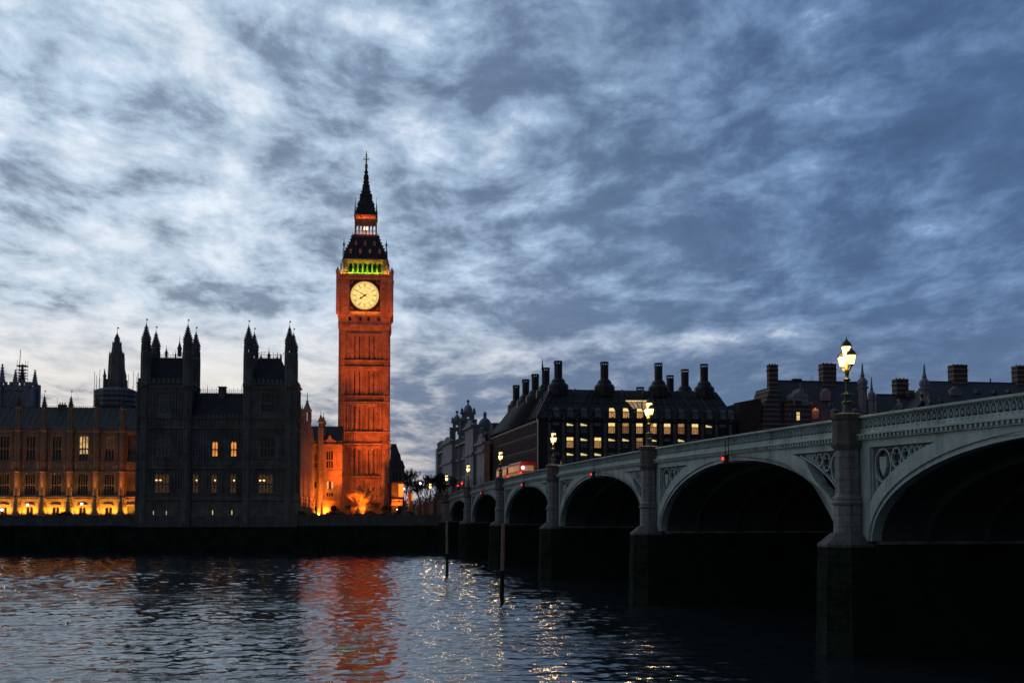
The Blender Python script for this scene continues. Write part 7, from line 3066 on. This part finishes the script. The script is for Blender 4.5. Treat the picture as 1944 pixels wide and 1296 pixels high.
# ================================================================== people on the bridge
def skin_mesh(name, pts, edges, radii, m_, parent, sub=1):
    me = bpy.data.meshes.new(name)
    me.from_pydata(pts, edges, [])
    o = bpy.data.objects.new(name, me)
    COL.objects.link(o)
    md = o.modifiers.new('skin', 'SKIN')
    md.use_smooth_shade = True
    for v, r in zip(me.skin_vertices[0].data, radii):
        v.radius = (r, r) if not isinstance(r, tuple) else r
    me.skin_vertices[0].data[0].use_root = True
    ss = o.modifiers.new('subsurf', 'SUBSURF')
    ss.levels = ss.render_levels = sub
    me.materials.append(m_)
    o.parent = parent
    return o


def person(lb, t, y, rz, coat, hair, height=1.72, lean=0.12):
    """faces local -y (towards the parapet and the river), hands on the coping"""
    k = height / 1.75
    root = thing('person', lb, 'person', BF.world(t, y, top(t) - 1.02), BA + rz, 'people on the bridge')
    P_ = [(0, 0, 0.95), (0, -lean * 0.4, 1.18), (0, -lean, 1.38), (0, -lean * 1.2, 1.47), (0, -lean * 1.3, 1.53), (0, -lean * 1.35 - 0.02, 1.62), (0, -lean * 1.35 - 0.01, 1.70)]
    Rr = [(0.15, 0.11), (0.135, 0.1), (0.16, 0.1), 0.06, 0.058, (0.078, 0.095), 0.07]
    E_ = [(0, 1), (1, 2), (2, 3), (3, 4), (4, 5), (5, 6)]

    def chain(start, items):
        i0 = start
        for p_, r_ in items:
            P_.append(p_)
            Rr.append(r_)
            E_.append((i0, len(P_) - 1))
            i0 = len(P_) - 1
        return i0
    for s in (-1, 1):
        chain(0, [((s * 0.1, 0.0, 0.88), 0.1), ((s * 0.11, -0.02, 0.5), 0.065), ((s * 0.11, 0.02, 0.1), 0.045), ((s * 0.12, -0.14, 0.04), 0.035)])
        w = chain(2, [((s * 0.19, -lean, 1.40), 0.06), ((s * 0.25, -lean - 0.08, 1.18), 0.048), ((s * 0.2, -lean - 0.30, 1.09), 0.035), ((s * 0.19, -lean - 0.38, 1.08), 0.032)])
        for f in range(4):                          # fingers curled on the rail
            x = s * 0.19 + (f - 1.5) * 0.02
            L = (0.075, 0.085, 0.08, 0.065)[f]
            chain(w, [((x, -lean - 0.42, 1.085), 0.011), ((x, -lean - 0.42 - L * 0.6, 1.08), 0.009), ((x, -lean - 0.42 - L * 0.8, 1.05), 0.008)])
        chain(w, [((s * 0.15, -lean - 0.39, 1.08), 0.012), ((s * 0.13, -lean - 0.43, 1.075), 0.01)])
    P_ = [tuple(c * k for c in p_) for p_ in P_]
    skin_mesh('body', P_, E_, Rr, M['skin'], root)
    # coat
    cP = [(0, 0.0, 0.62), (0, 0, 0.95), (0, -lean * 0.4, 1.18), (0, -lean, 1.36), (0, -lean * 1.1, 1.44)]
    cR = [(0.19, 0.15), (0.19, 0.14), (0.175, 0.13), (0.19, 0.125), 0.085]
    cE = [(0, 1), (1, 2), (2, 3), (3, 4)]
    for s in (-1, 1):
        n0 = len(cP)
        cP += [(s * 0.2, -lean, 1.39), (s * 0.26, -lean - 0.08, 1.18), (s * 0.21, -lean - 0.27, 1.1)]
        cR += [0.08, 0.068, 0.05]
        cE += [(3, n0), (n0, n0 + 1), (n0 + 1, n0 + 2)]
    skin_mesh('coat', [tuple(c * k for c in p_) for p_ in cP], cE, cR, coat, root)
    tP, tE, tR = [(0, 0, 0.93)], [], [(0.16, 0.12)]
    for s in (-1, 1):
        n0 = len(tP)
        tP += [(s * 0.1, 0, 0.86), (s * 0.11, -0.02, 0.5), (s * 0.11, 0.02, 0.12)]
        tR += [0.105, 0.078, 0.062]
        tE += [(0, n0), (n0, n0 + 1), (n0 + 1, n0 + 2)]
    skin_mesh('trousers', [tuple(c * k for c in p_) for p_ in tP], tE, tR, M['coat'], root)
    h0 = (0, -lean * 1.35 + 0.035, 1.66)
    hP = [h0, (0, -lean * 1.35 + 0.02, 1.73), (0, -lean * 1.35 - 0.05, 1.745), (0, -lean * 1.35 + 0.06, 1.57)]
    skin_mesh('hair', [tuple(c * k for c in p_) for p_ in hP], [(0, 1), (1, 2), (0, 3)], [(0.085, 0.075), 0.07, 0.05, 0.055], hair, root)
    # face: nose, eyes, mouth, ears
    m = MB()
    fy = (-lean * 1.35 - 0.105) * k
    m.frustum(0, fy, 1.59 * k, 1.635 * k, 0.014, 0.018, 0.006, 0.008)
    for s in (-1, 1):
        m.lathe([(0.004, 1.57), (0.014, 1.6), (0.012, 1.64), (0.004, 1.65)], s * 0.083 * k, (-lean * 1.35) * k, 6)
    m.build('nose_and_ears', M['skin'], root)
    m = MB()
    for s in (-1, 1):
        m.box(s * 0.032 - 0.011, s * 0.032 + 0.011, fy + 0.004, fy + 0.014, 1.638 * k, 1.648 * k)
    m.box(-0.022, 0.022, fy + 0.006, fy + 0.016, 1.565 * k, 1.571 * k)
    m.build('eyes_and_mouth', M['hair_dark'], root)
    return root


def bt(px):
    x = 847 - px
    return BF.hit(px, 800, 1.15)[0]


person('person in a grey jacket bending low over the parapet, left of three', bt(1712), 1.2, R(15), M['coat2'], M['hair_dark'], 1.72, 0.16)
person('person in a black coat with dark hair in the middle of three on the bridge', bt(1750), 1.3, R(-30), M['coat'], M['hair_dark'], 1.74, 0.1)
person('person with fair reddish hair, right of three on the bridge', bt(1769), 1.2, R(-20), M['coat2'], M['hair_fair'], 1.62, 0.14)
person('lone person in a dark coat on the bridge just right of a lamp', bt(1066), 1.2, R(5), M['coat2'], M['hair_dark'], 1.7, 0.1)
person('lone person at the far end of the bridge near the red signals', bt(866), 1.3, R(5), M['coat'], M['hair_dark'], 1.7, 0.1)
